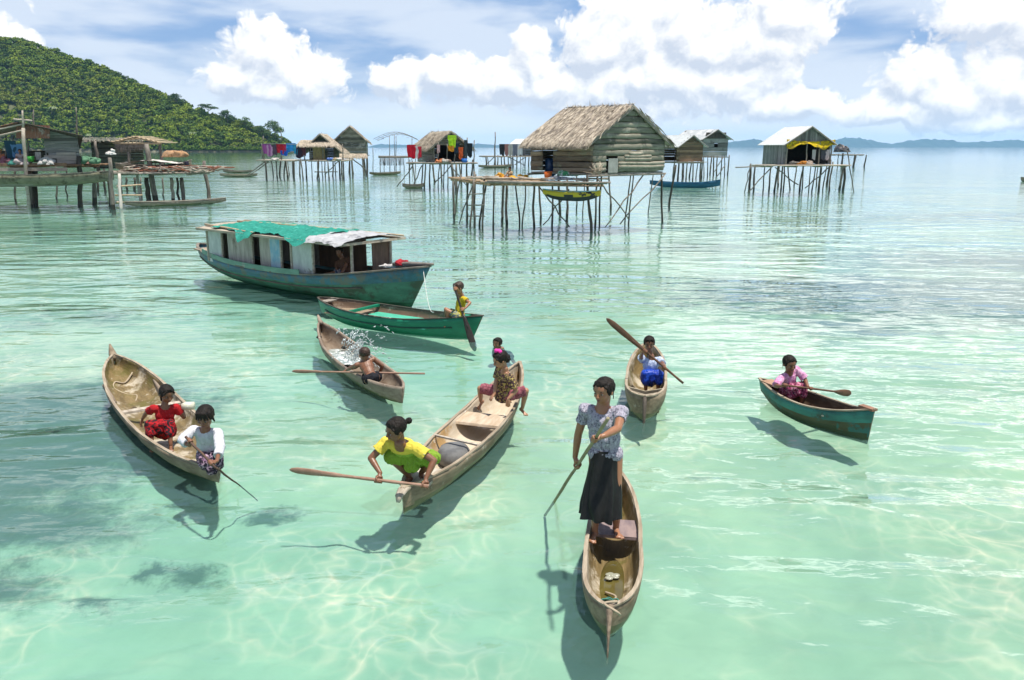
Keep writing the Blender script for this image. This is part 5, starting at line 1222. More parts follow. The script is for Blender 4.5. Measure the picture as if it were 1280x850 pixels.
for i in range(nx+1):
    for j in range(ny+1):
        a, b = i/nx, j/ny; x = 22.25+4.3*a; y = 66.75+.95*a-.12*b+.08*noise.noise(V3((a*7, b*3, 1))); dr = .55+.35*math.sin(a*9+1)*.5+.25*noise.noise(V3((a*6, 3, 0)))
        vs.append((x, y, 4.22-dr*b-.18*math.sin(math.pi*a)*(1-b)+.06*noise.noise(V3((a*12, b*6, 5)))))
mb.add(vs, [(i*(ny+1)+j, (i+1)*(ny+1)+j, (i+1)*(ny+1)+j+1, i*(ny+1)+j+1) for i in range(nx) for j in range(ny)], 0, True)
single(mb, 'tarpaulin', cloth('yellow_tarp', (.68, .46, .015), (.34, .24, .03), None, 3), 'sagging yellow tarpaulin hung across the open front of the tin-roofed house', 'tarpaulin')
for i, (px, pw, c_, nm) in enumerate(((1018, .3, (.62, .6, .58), 'white cloth'), (1030, .5, (.10, .10, .12), 'black cloth'), (1035, .35, (.6, .5, .5), 'pale pink cloth'))):
    p = yp(px, 187, 67.6); laundry(p, pw, .8, col_('h4_%d' % i, c_), '%s hanging at the open front of the tin-roofed house' % nm, seed=i)
for i, (px, c_, nm) in enumerate(((1003, (.5, .2, .04), 'orange'), (993, (.20, .18, .16), 'grey'), (1012, (.4, .32, .26), 'beige'))):
    p = yp(px, 205, 67.0); lump((p.x, p.y, 2.25), (.5, .3, .3), col_('h4b_%d' % i, c_), 'cloth_bundle', '%s bundle on the deck of the tin-roofed house' % nm, 'cloth')
mb = MB(); mb.board((22.5, 69.8, 3.1), (26.4, 70.7, 3.1), 1.7, .03, up=(-.2, 1, 0)); mb.build('shade_backing', W['dark'], h4)  # near-black sheet: the room's shade put into its colour

# --- brown hut and grey hut
h5 = thing('stilt_house', 'small brown plank stilt hut with a zinc roof next to the thatched gable', 'house', (18.5, 87, 0))
c = yp(849, 202, 86.0); O = (c.x, 86.0); U = (2.5, .35); Vv = (-2.2, 3.8)
hut(h5, O, U, Vv, c.z, 1.75, .95, M_plankb, 'tin', M_tinl, ov=.4, ovr=.3, dh=.25, ope=((.1, .55, c.z, c.z+1.5),))
sp_ = [(gp(px, py).x, gp(px, py).y, c.z) for px, py in ((847, 226), (852, 225), (858, 224), (866, 225), (875, 227), (870, 222), (862, 221), (855, 221), (842, 222), (877, 222))]
stilts(h5, sp_, .10, 'pole')
mb = MB(); mb.board((O[0]-.3, 85.8, c.z-.05), (O[0]+3.0, 86.2, c.z-.05), .5, .06); mb.build('deck', W['pale'], h5)
h6 = thing('stilt_house', 'tall silver-grey plank stilt hut behind the small brown hut', 'house', (24, 100, 0))
c = yp(878, 195, 99.0); O = (c.x, 99.0); U = (3.1, .5); Vv = (-2.4, 4.2)
hut(h6, O, U, Vv, c.z, 2.15, .95, M_plankg, 'tin', tin('grey_zinc_roof', (.48, .50, .50), (.34, .36, .37), (.6, .6, .6), (.5, .6)), ov=.45, ovr=.35, dh=.5, opg=((.45, .6, c.z+1.2, c.z+1.6),))
mb = MB(); mb.board((O[0]+.3, 98.95, c.z+2.4), (O[0]+2.8, 99.35, c.z+2.4), .7, .03, up=(.16, 1, 0)); mb.build('stained_board', W['darkpole'], h6)
sp_ = [(gp(px, py).x, gp(px, py).y, c.z) for px, py in ((880, 220), (884, 221), (892, 219), (896, 219), (906, 220), (888, 217), (901, 216), (909, 217))]
stilts(h6, sp_, .09, 'pole', brace=[((O[0]+2.6, 99.3, 2.4), (O[0]+1.4, 99.2, .4)), ((O[0]+2.9, 99.4, 1.4), (O[0]+1.8, 99.2, -.1))])

# --- thatched hut with bright laundry
h2 = thing('stilt_house', 'small thatched stilt hut with an open dark front hung with bright laundry', 'house', (-6.5, 75, 0))
c = yp(542, 203, 74.5); O = (c.x, 74.5); U = (2.9, .9); Vv = (-1.9, 4.0)
hut(h2, O, U, Vv, c.z, 1.55, 1.15, W['grey'], 'thatch', ov=.5, ovr=.5, dh=.22, roll=True, opg=((.04, .96, c.z, c.z+1.5),), nst=1500, em=W['grey'])
mb = MB(); mb.board((O[0]+.2, 77.2, c.z+.8), (O[0]+2.8, 78.0, c.z+.8), 1.6, .03, up=(-.3, 1, 0)); mb.build('shade_backing', W['dark'], h2)  # dark sheet painting the shade behind the open front
a1 = yp(512, 205, 74.5); pole_deck(h2, [(a1.x, 76.5), (a1.x, 73.6), (-3.4, 73.4), (-3.4, 75.5)], c.z-.08, 34, .05, mat=W['grey'])
sp_ = [(gp(px, py).x, gp(px, py).y, c.z-.1) for px, py in ((512, 232), (527, 232), (531, 235), (537, 234), (548, 234), (555, 233), (560, 235), (566, 232), (571, 236), (584, 229), (578, 231), (590, 226), (543, 227), (552, 226), (519, 226), (569, 238), (576, 226))]
stilts(h2, sp_, .085, 'pole', brace=[((O[0]+1.5, 74, 2.0), (O[0]+3, 74.4, .2)), ((O[0]-1, 74, 2.0), (O[0]-2.0, 74.2, -.1)), ((a1.x+.3, 74, 1.9), (a1.x-1.2, 74.5, .1)), ((O[0], 74, .3), (O[0]+1.6, 74.4, 2.0))])
for px, y0, y1 in ((547, 204, 178), (568, 204, 181), (592, 222, 175), (583, 204, 172), (558, 204, 180)):
    a, b = yp(px, y0, 73.9), yp(px+1, y1, 73.9); mb = MB(); mb.pole(a, b, .06, .05, .04); mb.build('post', W['pole'], h2)
for i, (px, py, w_, hh_, c_, nm, k_) in enumerate(((514, 181, .8, 1.15, (.55, .012, .03), 'deep red cloth hanging on the line beside the thatched hut', 'c'), (521, 183, .35, 1.0, (.65, .55, .55), 'white cloth between two red ones beside the thatched hut', 'c'), (524.5, 183, .35, 1.0, (.55, .03, .05), 'narrow red cloth nearest the wall of the thatched hut', 'c'),
        (565, 169, .65, 1.0, (.42, .66, .03), 'lime yellow shirt hung high at the gable of the thatched hut', 'shirt'), (564, 182, .6, .5, (.68, .25, .02), 'orange cloth below the lime shirt', 'c'), (576, 184, .42, 1.0, (.62, .10, .03), 'orange red cloth hanging at the hut corner post', 'c'), (571, 179, .5, .9, (.02, .03, .05), 'black cloth hung between the lime shirt and the orange red cloth', 'c'),
        (582, 175, .3, 1.5, (.05, .06, .07), 'long dark grey cloth on the outer post of the thatched hut deck', 'c'), (587, 179, .5, 1.2, (.015, .02, .025), 'black trousers hung at the end of the thatched hut deck', 'c'), (548, 181, .3, .7, (.55, .32, .32), 'pale pink cloth on the front post of the thatched hut', 'c'))):
    laundry(yp(px, py, 73.7), w_*1.0, hh_, col_('h2_%d' % i, c_), nm, k_, seed=i*1.7)
for i, (px, c_, nm) in enumerate(((549, (.6, .22, .1), 'orange'), (557, (.5, .45, .4), 'pale grey'), (562, (.3, .2, .15), 'brown'))):
    p = yp(px, 203, 73.7); lump((p.x, p.y, c.z), (.45, .3, .4), col_('h2b_%d' % i, c_), 'cloth_bundle', '%s bundle on the deck edge of the thatched hut with laundry' % nm, 'cloth')
bucket(yp(580.5, 204, 73.7), .27, .42, plain('bright_blue_plastic', (.02, .16, .55), .4), 'bright blue bucket on the deck of the thatched hut with laundry')
mb = MB(); mb.tube([yp(510, 180, 73.7), yp(526, 182, 73.9)], .012, 4); single(mb, 'clothes_line', plain('grey_cord', (.3, .3, .28)), 'clothes line holding the red cloths beside the thatched hut', 'line')

# --- platform with two huts
h3 = thing('stilt_house', 'low stilt hut with a shaggy thatch awning on the shared platform', 'house', (-23.5, 99, 0))
c = yp(387, 200, 98.5); O = (c.x, 98.5); U = (2.9, .2); Vv = (-.3, 4.5); zf = c.z
hut(h3, O, U, Vv, zf, 1.75, 1.25, M_matd, 'thatch', ov=1.15, ovr=.5, dh=.25, nst=900, opg=((0, .2, zf, zf+1.5), (.75, 1, zf, zf+1.5)), em=W['darkpole'])
mb = MB(); thatch_slope(mb, yp(371, 182, 97.2), yp(423, 182, 97.6), yp(376, 175.5, 98.9), yp(417, 175.5, 99), 700, (.4, .8), .06, .4); mb.build('awning', [W['thatch'], W['thatchgrey']], h3)
a1 = yp(326, 201, 98); b1 = yp(431, 201, 98); pole_deck(h3, [(a1.x, 101.5), (a1.x, 97.3), (b1.x, 97.3), (b1.x, 101)], zf-.06, 60, .06, mat=W['pale'])
sp_ = [(gp(px, py).x, gp(px, py).y, zf-.1) for px, py in [(333, 223), (347, 222), (350, 220), (356, 222), (359, 221), (367, 220), (368, 223), (379, 223), (383, 222), (390, 221), (397, 223), (399, 224), (403, 222), (411, 223), (416, 220), (430, 223), (425, 221), (375, 219), (362, 218), (407, 219), (420, 218), (341, 219)]]
stilts(h3, sp_, .10, 'pole', brace=[((-20.6, 97.5, 2.0), (-22.5, 98, .4)), ((a1.x+.5, 98, 1.9), (a1.x-2.2, 98.2, .1)), ((a1.x+.8, 98.4, 1.9), (a1.x-1.9, 98.6, .1)), ((-23.5, 97.3, .75), (-20.8, 97.4, .75))])
for px, y0, y1 in ((330, 200, 170), (328, 198, 179), (352, 200, 180), (381, 200, 182), (389, 200, 182), (404, 200, 182), (429, 200, 180), (352, 176, 163)):
    a, b = yp(px, y0, 97.6), yp(px-1, y1, 97.6); mb = MB(); mb.pole(a, b, .07, .05, .05); mb.build('post', W['pole'], h3)
mb = MB(); mb.board(yp(391, 190, 97.8), yp(406, 190, 97.8), 1.9, .04, up=(0, 1, 0)); mb.build('yellow_door', surf('yellowish_mat', (.35, .25, .10), (.22, .15, .08), .9), h3)
for i, (px, py, w_, hh_, c_, nm) in enumerate(((333, 180, 1.0, 1.2, (.28, .07, .24), 'purple cloth at the ramp end of the two-hut platform'), (337, 181, .8, 1.3, (.40, .22, .36), 'mauve cloth beside the purple one on the two-hut platform'), (342, 181, .7, 1.2, (.08, .05, .08), 'dark plum cloth in the laundry row of the two-hut platform'), (350, 180, 1.0, 1.1, (.42, .015, .03), 'dark red cloth in the laundry row of the two-hut platform'),
        (356, 180, .5, .8, (.40, .03, .10), 'crimson cloth next to the bright blue sheet'), (363.5, 179, 1.2, 1.0, (.03, .22, .55), 'bright blue sheet in the laundry row of the two-hut platform'), (369, 180, .5, 1.2, (.05, .30, .45), 'turquoise cloth beside the bright blue sheet'), (374, 183, 1.0, 1.3, (.05, .03, .05), 'black cloth under the thatch awning'), (379, 183, .6, 1.1, (.12, .04, .05), 'maroon cloth under the thatch awning'), (355, 188, .9, .6, (.02, .10, .45), 'royal blue tub cloth below the crimson cloth'))):
    laundry(yp(px, py, 97.4), w_, hh_, col_('h3_%d' % i, c_), nm, seed=i*2.1)
mb = MB(); mb.tube([yp(329, 179.5, 97.4), yp(355, 179.8, 97.4), yp(383, 182, 97.4)], .02, 4); single(mb, 'clothes_line', MC['grey_cord'], 'clothes line across the two-hut platform', 'line')
for i, (px, c_, nm) in enumerate(((345, (.6, .55, .5), 'cream'), (413, (.12, .2, .5), 'blue'), (419, (.6, .45, .25), 'tan'), (424, (.6, .55, .5), 'white'))):
    p = yp(px, 200, 97.5); lump((p.x, p.y, zf), (.6, .4, .35), col_('h3b_%d' % i, c_), 'cloth_bundle', '%s bundle on the edge of the two-hut platform' % nm, 'cloth')
h3b = thing('stilt_house', 'taller gabled stilt hut of mottled green-grey mats behind the thatch awning', 'house', (-20, 107, 0))
c = yp(419, 193, 106.0); O = (c.x, 106.0); U = (4.0, .3); Vv = (-.6, 4.5)
hut(h3b, O, U, Vv, c.z, 1.75, 1.75, M_matg, 'thatch', ov=.35, ovr=.35, dh=.3, nst=900, em=M_matd)
mb = MB(); thatch_slope(mb, yp(420, 197, 105.2), yp(459, 197, 105.4), yp(420, 192.5, 105.8), yp(458, 192.5, 106), 350, (.3, .6), .06, .3); mb.build('skirt_thatch', [W['thatch'], W['thatchgrey']], h3b)
sp_ = [(gp(px, py).x, gp(px, py).y, c.z) for px, py in ((437, 216), (441, 217), (455, 217), (459, 218), (440, 214), (456, 214), (427, 217))]
stilts(h3b, sp_, .13, 'pole', brace=[((O[0]+2, 106, 2.3), (O[0]+3.8, 106.3, .8))])

# --- bare frame and far platforms
hf_ = thing('fishing_platform', 'bare domed pole frame on a netted fishing platform', 'platform', (-19.5, 135, 0))
zf = yp(490, 196, 135).z
for px, t, bt in ((475, 196, 212), (480, 196, 211), (487, 170, 212), (493, 168, 211), (495, 170, 212), (500, 196, 210), (505, 196, 212), (511, 196, 211), (515, 170, 208), (466, 185, 210), (519, 185, 208)):
    mb = MB(); a, b = yp(px, t, 135), yp(px, bt, 135); b.z = -.5; mb.pole(b, a, .07, .05, .06); mb.build('stilt', W['pole'], hf_)
for k in range(3):
    mb = MB(); pts = [V3((yp(468+6*i, 174-9*math.sin(math.pi*i/9)+k*1.5, 135).x, 134+k*2, yp(468+6*i, 174-9*math.sin(math.pi*i/9)+k, 135).z)) for i in range(10)]
    mb.tube(pts, .03, 5); mb.build('roof_hoop', W['pole'], hf_)
for i in range(1, 9):
    mb = MB(); p = yp(468+6*i, 174-9*math.sin(math.pi*i/9), 135); mb.tube([(p.x, 133.8, p.z), (p.x+.3, 138.2, p.z-.3), (p.x-.2, 134.5, p.z-.5)], .025, 4); mb.build('roof_lath', W['pole'], hf_)
mb = MB(); mb.pole(yp(473, 196.5, 134.5), yp(514, 196.5, 134.5), .14, .12, .03); mb.pole(yp(473, 195.5, 136.5), yp(514, 195.5, 136.5), .12, .12, .03)
for i in range(30): mb.pole(V3((yp(474, 196, 134).x+i*.18, 134.4, zf+.08)), V3((yp(474, 196, 134).x+i*.18, 136.6, zf+.1)), .05, None, .02, 3, 5)
mb.build('deck', W['grey'], hf_)
mb = MB()
for i in range(34): a = yp(475+i*.85, 197, 134.3); mb.tube([a, (a.x+random.uniform(-.1, .1), 134.3, .7)], .03, 4)
mb.build('net_fence', W['darkpole'], hf_)
hp_ = thing('stilt_platform', 'distant stilt platform with a small tin shelter and a row of grey laundry', 'platform', (1.5, 158, 0))
zf = yp(630, 195, 157).z; a1, b1 = yp(600, 195, 157), yp(668, 195, 157)
pole_deck(hp_, [(a1.x, 161), (a1.x+1, 156), (b1.x, 156), (b1.x, 161)], zf-.1, 40, .10, mat=W['grey'])
stilts(hp_, [(gp(px, py).x, gp(px, py).y, zf) for px, py in [(608, 207), (611, 208), (618, 208), (622, 207), (627, 208), (631, 209), (636, 207), (641, 208), (646, 209), (651, 207), (656, 208), (661, 207), (639, 206), (654, 206)]], .13, 'darkpole', brace=[((a1.x+3, 157, 2.0), (a1.x+1, 157, .2)), ((3, 157, 2.0), (0.5, 157, .3)), ((-1, 157, 2), (2.4, 157, .2))])
mb = MB(); mb.pole(V3((yp(619, 205, 150).x, 150, -.5)), yp(619, 165, 150), .16, .09, .08); mb.build('mast', W['pole'], hp_)
mb = MB(); c = yp(655, 195, 158); rows(mb, (c.x-1.6, 158), (c.x+1.6, 158), zf, lambda t: zf+1.9, .3); mb.build('shelter_wall', W['darkpole'], hp_)
mb = MB(); tin_slope(mb, (c.x-2.8, 156.5, zf+2.2), (c.x+2.4, 156.5, zf+2.2), (c.x-1.6, 159, zf+3.2), (c.x+2.4, 159, zf+3.2)); mb.build('shelter_roof', M_tinl, hp_)
for i, (px, w_, c_, nm) in enumerate(((627.5, 1.0, (.02, .02, .025), 'black cloth hanging at the open end of the distant laundry platform'), (633, .8, (.32, .14, .13), 'rusty pink cloth next to the black one on the distant platform'), (638, 1.0, (.42, .38, .36), 'pale patterned cloth in the middle of the distant laundry row'), (644, 1.0, (.15, .15, .2), 'dark blue cloth in the distant laundry row'), (650, 1.0, (.55, .53, .56), 'whitish cloth in the distant laundry row'), (655, .6, (.12, .11, .12), 'grey cloth nearest the thatched house in the distant laundry row'))):
    laundry(yp(px, 180, 155.5), w_, 2.1, col_('hp_%d' % i, c_), nm, seed=i)
hr_ = thing('stilt_platform', 'far low stilt platform with a dark covered heap beyond the tin-roofed house', 'platform', (72, 170, 0))
zf = yp(1060, 193, 168).z; a1, b1 = yp(1042, 193, 168), yp(1078, 193, 168)
pole_deck(hr_, [(a1.x, 172), (a1.x, 167.5), (b1.x, 167.5), (b1.x, 169)], zf-.1, 24, .10)
stilts(hr_, [(gp(px, py).x, gp(px, py).y, zf) for px, py in ((1047, 207), (1052, 207), (1067, 208), (1068, 207), (1081, 208))], .15, 'darkpole')
lump(yp(1052, 190, 169), (1.6, 1.3, 1.9), col_('far_heap', (.09, .09, .11), c2=(.3, .25, .22), scale=3), 'covered_heap', 'dark covered heap of goods on the far low platform', 'heap')

# --- plank hut with the rusty roof
h7 = thing('stilt_house', 'weathered plank stilt hut with a rusty tin fascia and sloping roof before the wooded hill', 'house', (-29, 50, 0))
zf = 2.62
pL, pR = yp(36, 200, 50), yp(100, 200, 50.8)
mb = MB(); wt = lambda t: 4.98-.70*t
rows(mb, (pL.x, 50), (pR.x, 50.8), zf, wt, .16, .03, ((.0, .34, zf, 4.05), (.36, .40, zf+.1, 3.3)), shade=True); mb.build('front_wall', M_plankg, h7)
mb = MB(); rows(mb, (pL.x+1.0, 49.93), (pR.x-.15, 50.7), zf, lambda t: zf+(.75 if t > .38 else .55), .16, .03, ((.24, .38, zf, zf+.3),)); mb.build('pale_lower_boards', surf('whitewashed_boards', (.48, .42, .36), (.33, .28, .24), .85, (1.2, 1.2, 12), bump=.4), h7)
mb = MB(); rows(mb, (pR.x, 50.8), (pR.x-2.7, 55.5), zf, lambda t: 4.25-.7*t, .2, .03); mb.build('side_wall', M_plankg, h7)
mb = MB(); rows(mb, (pL.x-8, 54.5), (pR.x-2.8, 55.4), zf, lambda t: 3.5, .2, .03, ((.05, .12, zf, 4), (.2, .3, zf+.5, 4.0))); mb.build('back_wall', W['darkpole'], h7)
a = yp(19, 157, 49.6); b = yp(62, 157, 49.8); mb = MB(); tin_slope(mb, yp(20, 173, 49.7), yp(62, 173, 49.8), yp(20, 155, 49.75), yp(62, 157, 49.85), 0, .02, .2); mb.build('tin_fascia', M_rust, h7)
mb = MB(); E0, E1 = yp(-42, 168, 49.3), yp(23, 152.5, 49.3); tin_slope(mb, (E1.x, 49.2, E1.z), (E1.x-3.8, 55.5, E1.z-.5), (E0.x, 49.2, E0.z), (E0.x-3.8, 55.5, E0.z-.5), 0, .02); mb.build('roof', M_rust, h7)
mb = MB(); E2 = yp(106, 169.5, 49.6); tin_slope(mb, (E2.x, 49.4, E2.z), (E2.x-3.7, 56, E2.z-.7), (E1.x+.02, 49.2, E1.z+.02), (E1.x-3.8, 55.5, E1.z-.5), 0, .02); mb.build('roof', W['darkpole'], h7)
pole_deck(h7, [(-37.0, 53.5), (-37.0, 48.9), (pR.x-.2, 49.9), (pR.x+.3, 53)], zf-.12, 90, .06, mat=W['brown'])
for zz, mm in ((zf-.05, 'brown'), (zf-.32, 'pale')):
    mb = MB(); mb.board((-37, 48.8, zz), (pR.x-.3, 49.75, zz), .06, .2); mb.build('edge_board', W[mm], h7)
def bigpost(root, px, py, top_py, Y=None, r=.2, mat='pole', px2=None, name='post'):
    g_ = gp(px, py); t = yp(px2 if px2 is not None else px, top_py, g_.y); mb = MB(); b = V3((g_.x, g_.y, -.8)); b += (b-t)*0
    mb.pole(b, t, r, r*.8, .05, 7, 9)
    for f in range(len(mb.F)):
        if np.mean([mb.V[i][2] for i in mb.F[f]]) < .25: mb.M[f] = 1
    return mb.build(name, [W[mat], W['wet']], root)
for px, py, tp, r, m_ in ((36, 259, 205, .15, 'pole'), (43, 258, 205, .19, 'darkpole'), (99, 258, 195, .17, 'darkpole'), (-20, 256, 205, .18, 'darkpole'), (70, 248, 207, .07, 'pole'), (82, 246, 207, .06, 'darkpole'), (18, 250, 207, .08, 'pole'), (-60, 250, 205, .2, 'pole')): bigpost(h7, px, py, tp, None, r, m_, name='stilt')
mb = MB(); a = yp(33, 250, 49.1); mb.pole((a.x, 49.1, -.8), yp(29, 160, 49.0), .11, .09, .05, 7, 9); mb.pole(yp(29, 160, 49.0), yp(28, 138, 49.0), .07, .05, .02, 3, 7); mb.build('mast', W['pale'], h7)
for px, y0, y1 in ((43, 165, 137), (96, 172, 134), (8, 200, 168), (35, 200, 168), (18, 200, 170)):
    mb = MB(); mb.pole(yp(px, y0, 50.3), yp(px-1, y1, 50.3), .06, .03, .04); mb.build('pole', W['pole'], h7)
for y, zz in ((160, 0), (168, 0), (150, 1)):
    mb = MB(); mb.pole(yp(-12 if not zz else 17, y+4 if not zz else 149, 49.2), yp(32 if not zz else 40, y-6 if not zz else 151, 49.3), .06, .05, .03); mb.build('roof_pole', W['pale'], h7)
for i, (px, py, w_, hh_, c_, nm) in enumerate(((47, 190, .35, .5, (.55, .5, .45), 'pale rag hanging beside the doorway of the rusty-roofed hut'), (12, 176, .7, 1.1, (.03, .08, .12), 'dark cloth hanging in the open end of the rusty-roofed hut'), (21, 180, .8, .8, (.12, .25, .45), 'blue cloth hanging in the open end of the rusty-roofed hut'))):
    laundry(yp(px, py, 50.2), w_, hh_, col_('h7_%d' % i, c_), nm, seed=i)
bucket(yp(39, 202, 49.6), .2, .32, plain('leaf_green_plastic', (.06, .38, .05), .4), 'green bucket by the doorway of the rusty-roofed hut')
for i, (px, c_, nm) in enumerate(((8, (.30, .12, .15), 'reddish'), (20, (.1, .32, .26), 'green'), (28, (.5, .42, .42), 'pinkish'), (59, (.5, .48, .46), 'pale grey'), (106, (.25, .15, .12), 'brown'), (112, (.12, .25, .15), 'dark green'))):
    p = yp(px, 201, 49.7 if px < 100 else 51); lump((p.x, p.y, zf-.02), (.6, .4, .5), col_('h7b_%d' % i, c_), 'cloth_bundle', '%s bundle on the deck of the rusty-roofed hut' % nm, 'cloth')

# --- ramshackle hut with the palm frame roof
h8 = thing('stilt_house', 'ramshackle mat-walled hut with a bare pole roof frame behind the cluttered deck', 'house', (-26, 58, 0))
zf = 2.15; a, b = yp(117, 208, 57), yp(181, 208, 57)
mb = MB(); rows(mb, (a.x, 57), (b.x, 57), zf, lambda t: 4.0-.15*t, .13, .03, shade=True); mb.build('front_wall', M_matd, h8)
mb = MB(); rows(mb, (a.x, 57), (a.x-.5, 60.5), zf, lambda t: 3.95, .2, .03); mb.build('side_wall', W['darkpole'], h8)
mb = MB(); thatch_slope(mb, (a.x-.5, 56.5, 4.02), (b.x+.3, 56.5, 3.95), (a.x-2.3, 60.5, 4.25), (b.x-1.5, 60.5, 4.2), 500, (.3, .7), .06, .3); mb.build('roof', [M_matd[0], W['thatchgrey']], h8)
mb = MB(); fr = [yp(141, 178, 56.2), yp(169, 171, 56.2), yp(202, 179, 56.2)]
for p, q_ in ((fr[0], fr[1]), (fr[1], fr[2]), (yp(143, 178.5, 58.5), yp(170, 171, 58.5)), (yp(170, 171, 58.5), yp(200, 178.5, 58.5)), (yp(141, 178.6, 56.2), yp(202, 179.6, 56.2))): mb.pole(p, q_, .08, .07, .04, 5, 6)
for i in range(12): t = i/11; p = fr[0].lerp(fr[1], t*2) if t < .5 else fr[1].lerp(fr[2], t*2-1); mb.pole(p+V3((0, -.2, .05)), p+V3((0, 2.6, .05)), .05, .04, .04, 3, 5)
mb.build('roof_frame', surf('straw_pole', (.55, .43, .28), (.36, .27, .17), .8, (9, 9, 9)), h8)
mb = MB()
for i in range(240):
    t = random.random(); p = yp(143+40*t, 179.5, 56.2); L = random.uniform(.2, .9)*(1-.4*t); mb.add([p, p+V3((.05, 0, 0)), p+V3((random.uniform(-.1, .1), random.uniform(-.1, .1), -L))], [(0, 1, 2)])
mb.build('hanging_thatch', [W['thatchgrey']], h8)
for px, y0 in ((119, 176), (200, 179), (160, 190)): mb = MB(); p = yp(px, y0, 56.3); mb.pole((p.x, 56.3, 2.0), p, .13, .1, .04); mb.build('post', W['pole'], h8)
for px in (130, 150, 172, 190): bigpost(h8, px, 240, 208, None, .10, 'darkpole', name='stilt')
dk = thing('pole_platform', 'cluttered pole platform before the ramshackle hut', 'platform', (-23, 53, 0))
a, b = yp(100, 218, 51.8), yp(240, 218, 53.5); pole_deck(dk, [(a.x, 56.3), (a.x, 51.6), (b.x, 53.2), (b.x+.4, 56)], 1.95, 80, .055, mat=W['grey'])
mb = MB(); mb.board((a.x-.3, 51.5, 2.0), (yp(170, 218, 52).x, 52.2, 2.0), .14, .10); mb.build('edge_board', W['pale'], dk)
for px, py, tp, r, m_, p2 in ((116, 256, 214, .15, 'pole', 118), (122, 240, 218, .10, 'darkpole', 122), (137, 259, 222, .11, 'darkpole', 135), (142, 262, 197, .13, 'pole', 137), (186, 254, 222, .17, 'darkpole', 183), (195, 254, 180, .18, 'pole', 183), (217, 253, 222, .13, 'pale', 214), (204, 246, 222, .07, 'pole', 203), (150, 246, 222, .06, 'darkpole', 151), (176, 245, 222, .06, 'pole', 176), (224, 253, 222, .09, 'darkpole', 221), (231, 253, 222, .13, 'pole', 227), (229, 250, 222, .09, 'darkpole', 226), (158, 238, 222, .10, 'darkpole', 158), (168, 238, 222, .12, 'darkpole', 168)): bigpost(dk, px, py, tp, None, r, m_, p2, 'stilt')
mb = MB(); a, b = gp(262, 250), None; t = yp(255, 201, a.y); mb.pole((a.x, a.y, -.8), t, .15, .11, .05, 7, 9); single(mb, 'mooring_post', [W['pole']], 'lone leaning mooring post standing in the water behind the long pale dugout', 'post')
ld = thing('ladder', 'white pole ladder leaning from the water onto the cluttered platform', 'ladder', (-24, 51, 0))
for (x0, y0, x1, y1) in ((151, 262, 149, 217), (176, 254, 170, 205)):
    g_ = gp(x0, y0); t = yp(x1, y1, g_.y+.5); mb = MB(); mb.pole((g_.x, g_.y, -.2), t, .10, .09, .03, 6, 8); mb.build('rail', surf('whitish_pole', (.66, .62, .55), (.48, .44, .38), .8, (9, 9, 3)), ld)
for (x0, y0, x1, y1) in ((146, 233, 177, 231), (144, 244, 178, 244), (146, 253, 170, 252)):
    mb = MB(); mb.pole(yp(x0, y0, 50.6), yp(x1, y1, 51.6), .06, .05, .02); mb.build('rung', surf('straw_pole', (.55, .43, .28)), ld)
mb = MB()
for i in range(170):
    x = random.uniform(-25.5, -19.5); y = 52.4+random.random()*2.2; L = random.uniform(.4, 1.8); an = random.gauss(0, .5)
    mb.pole((x, y, 2.08+random.random()*.35), (x+L*math.cos(an), y+L*math.sin(an), 2.05+random.random()*.4), random.uniform(.02, .045), None, .05, 3, 4, mi=int(random.random()*3))
single(mb, 'branch_pile', [surf('red_brown_branch', (.30, .11, .06), (.2, .08, .05), .8), W['pale'], W['pole']], 'heap of reddish branches on the cluttered platform', 'branches', kind='stuff')
c = yp(139, 193, 51.2); lump(c, (.4, .3, .35), cloth('white_rag', (.66, .64, .6)), 'cloth_bundle', 'white rag hooked on top of the post left standing beside the ladder', 'cloth')
c = yp(188, 203, 54); tp = drape(c.x-1.8, c.x+1.9, 53.3, 55.2, lambda x, y: 2.75-.12*abs(x-c.x), 24, 14, .08, 2, .1, 2)
single(tp, 'tarpaulin', cloth('whitish_tarp', (.60, .57, .52)), 'low whitish tarpaulin tent on the cluttered platform', 'tarpaulin')
c = yp(219, 196, 55); lump(c, (.9, .5, .6), surf('orange_basket', (.50, .28, .14), (.3, .2, .12), .9), 'basket', 'orange brown basket on the far end of the cluttered platform', 'basket')
mb = MB()
for i in range(9): p = yp(190+5.2*i, 212, 54.9); mb.pole((p.x, 54.9, 2.0), (p.x+random.uniform(-.1, .1), 54.9, 2.75), .04, .03, .02, 3, 5)
mb.pole(yp(188, 203, 54.9), yp(236, 203, 54.9), .05, .04, .03); 
single(mb, 'railing', W['pole'], 'thin stick railing along the far side of the cluttered platform', 'railing')
c = yp(234, 206, 54.2); lump(c, (.15, .15, .3), cloth('dark_boot', (.03, .03, .05)), 'cloth_bundle', 'small dark bag hung at the end of the stick railing', 'bag')
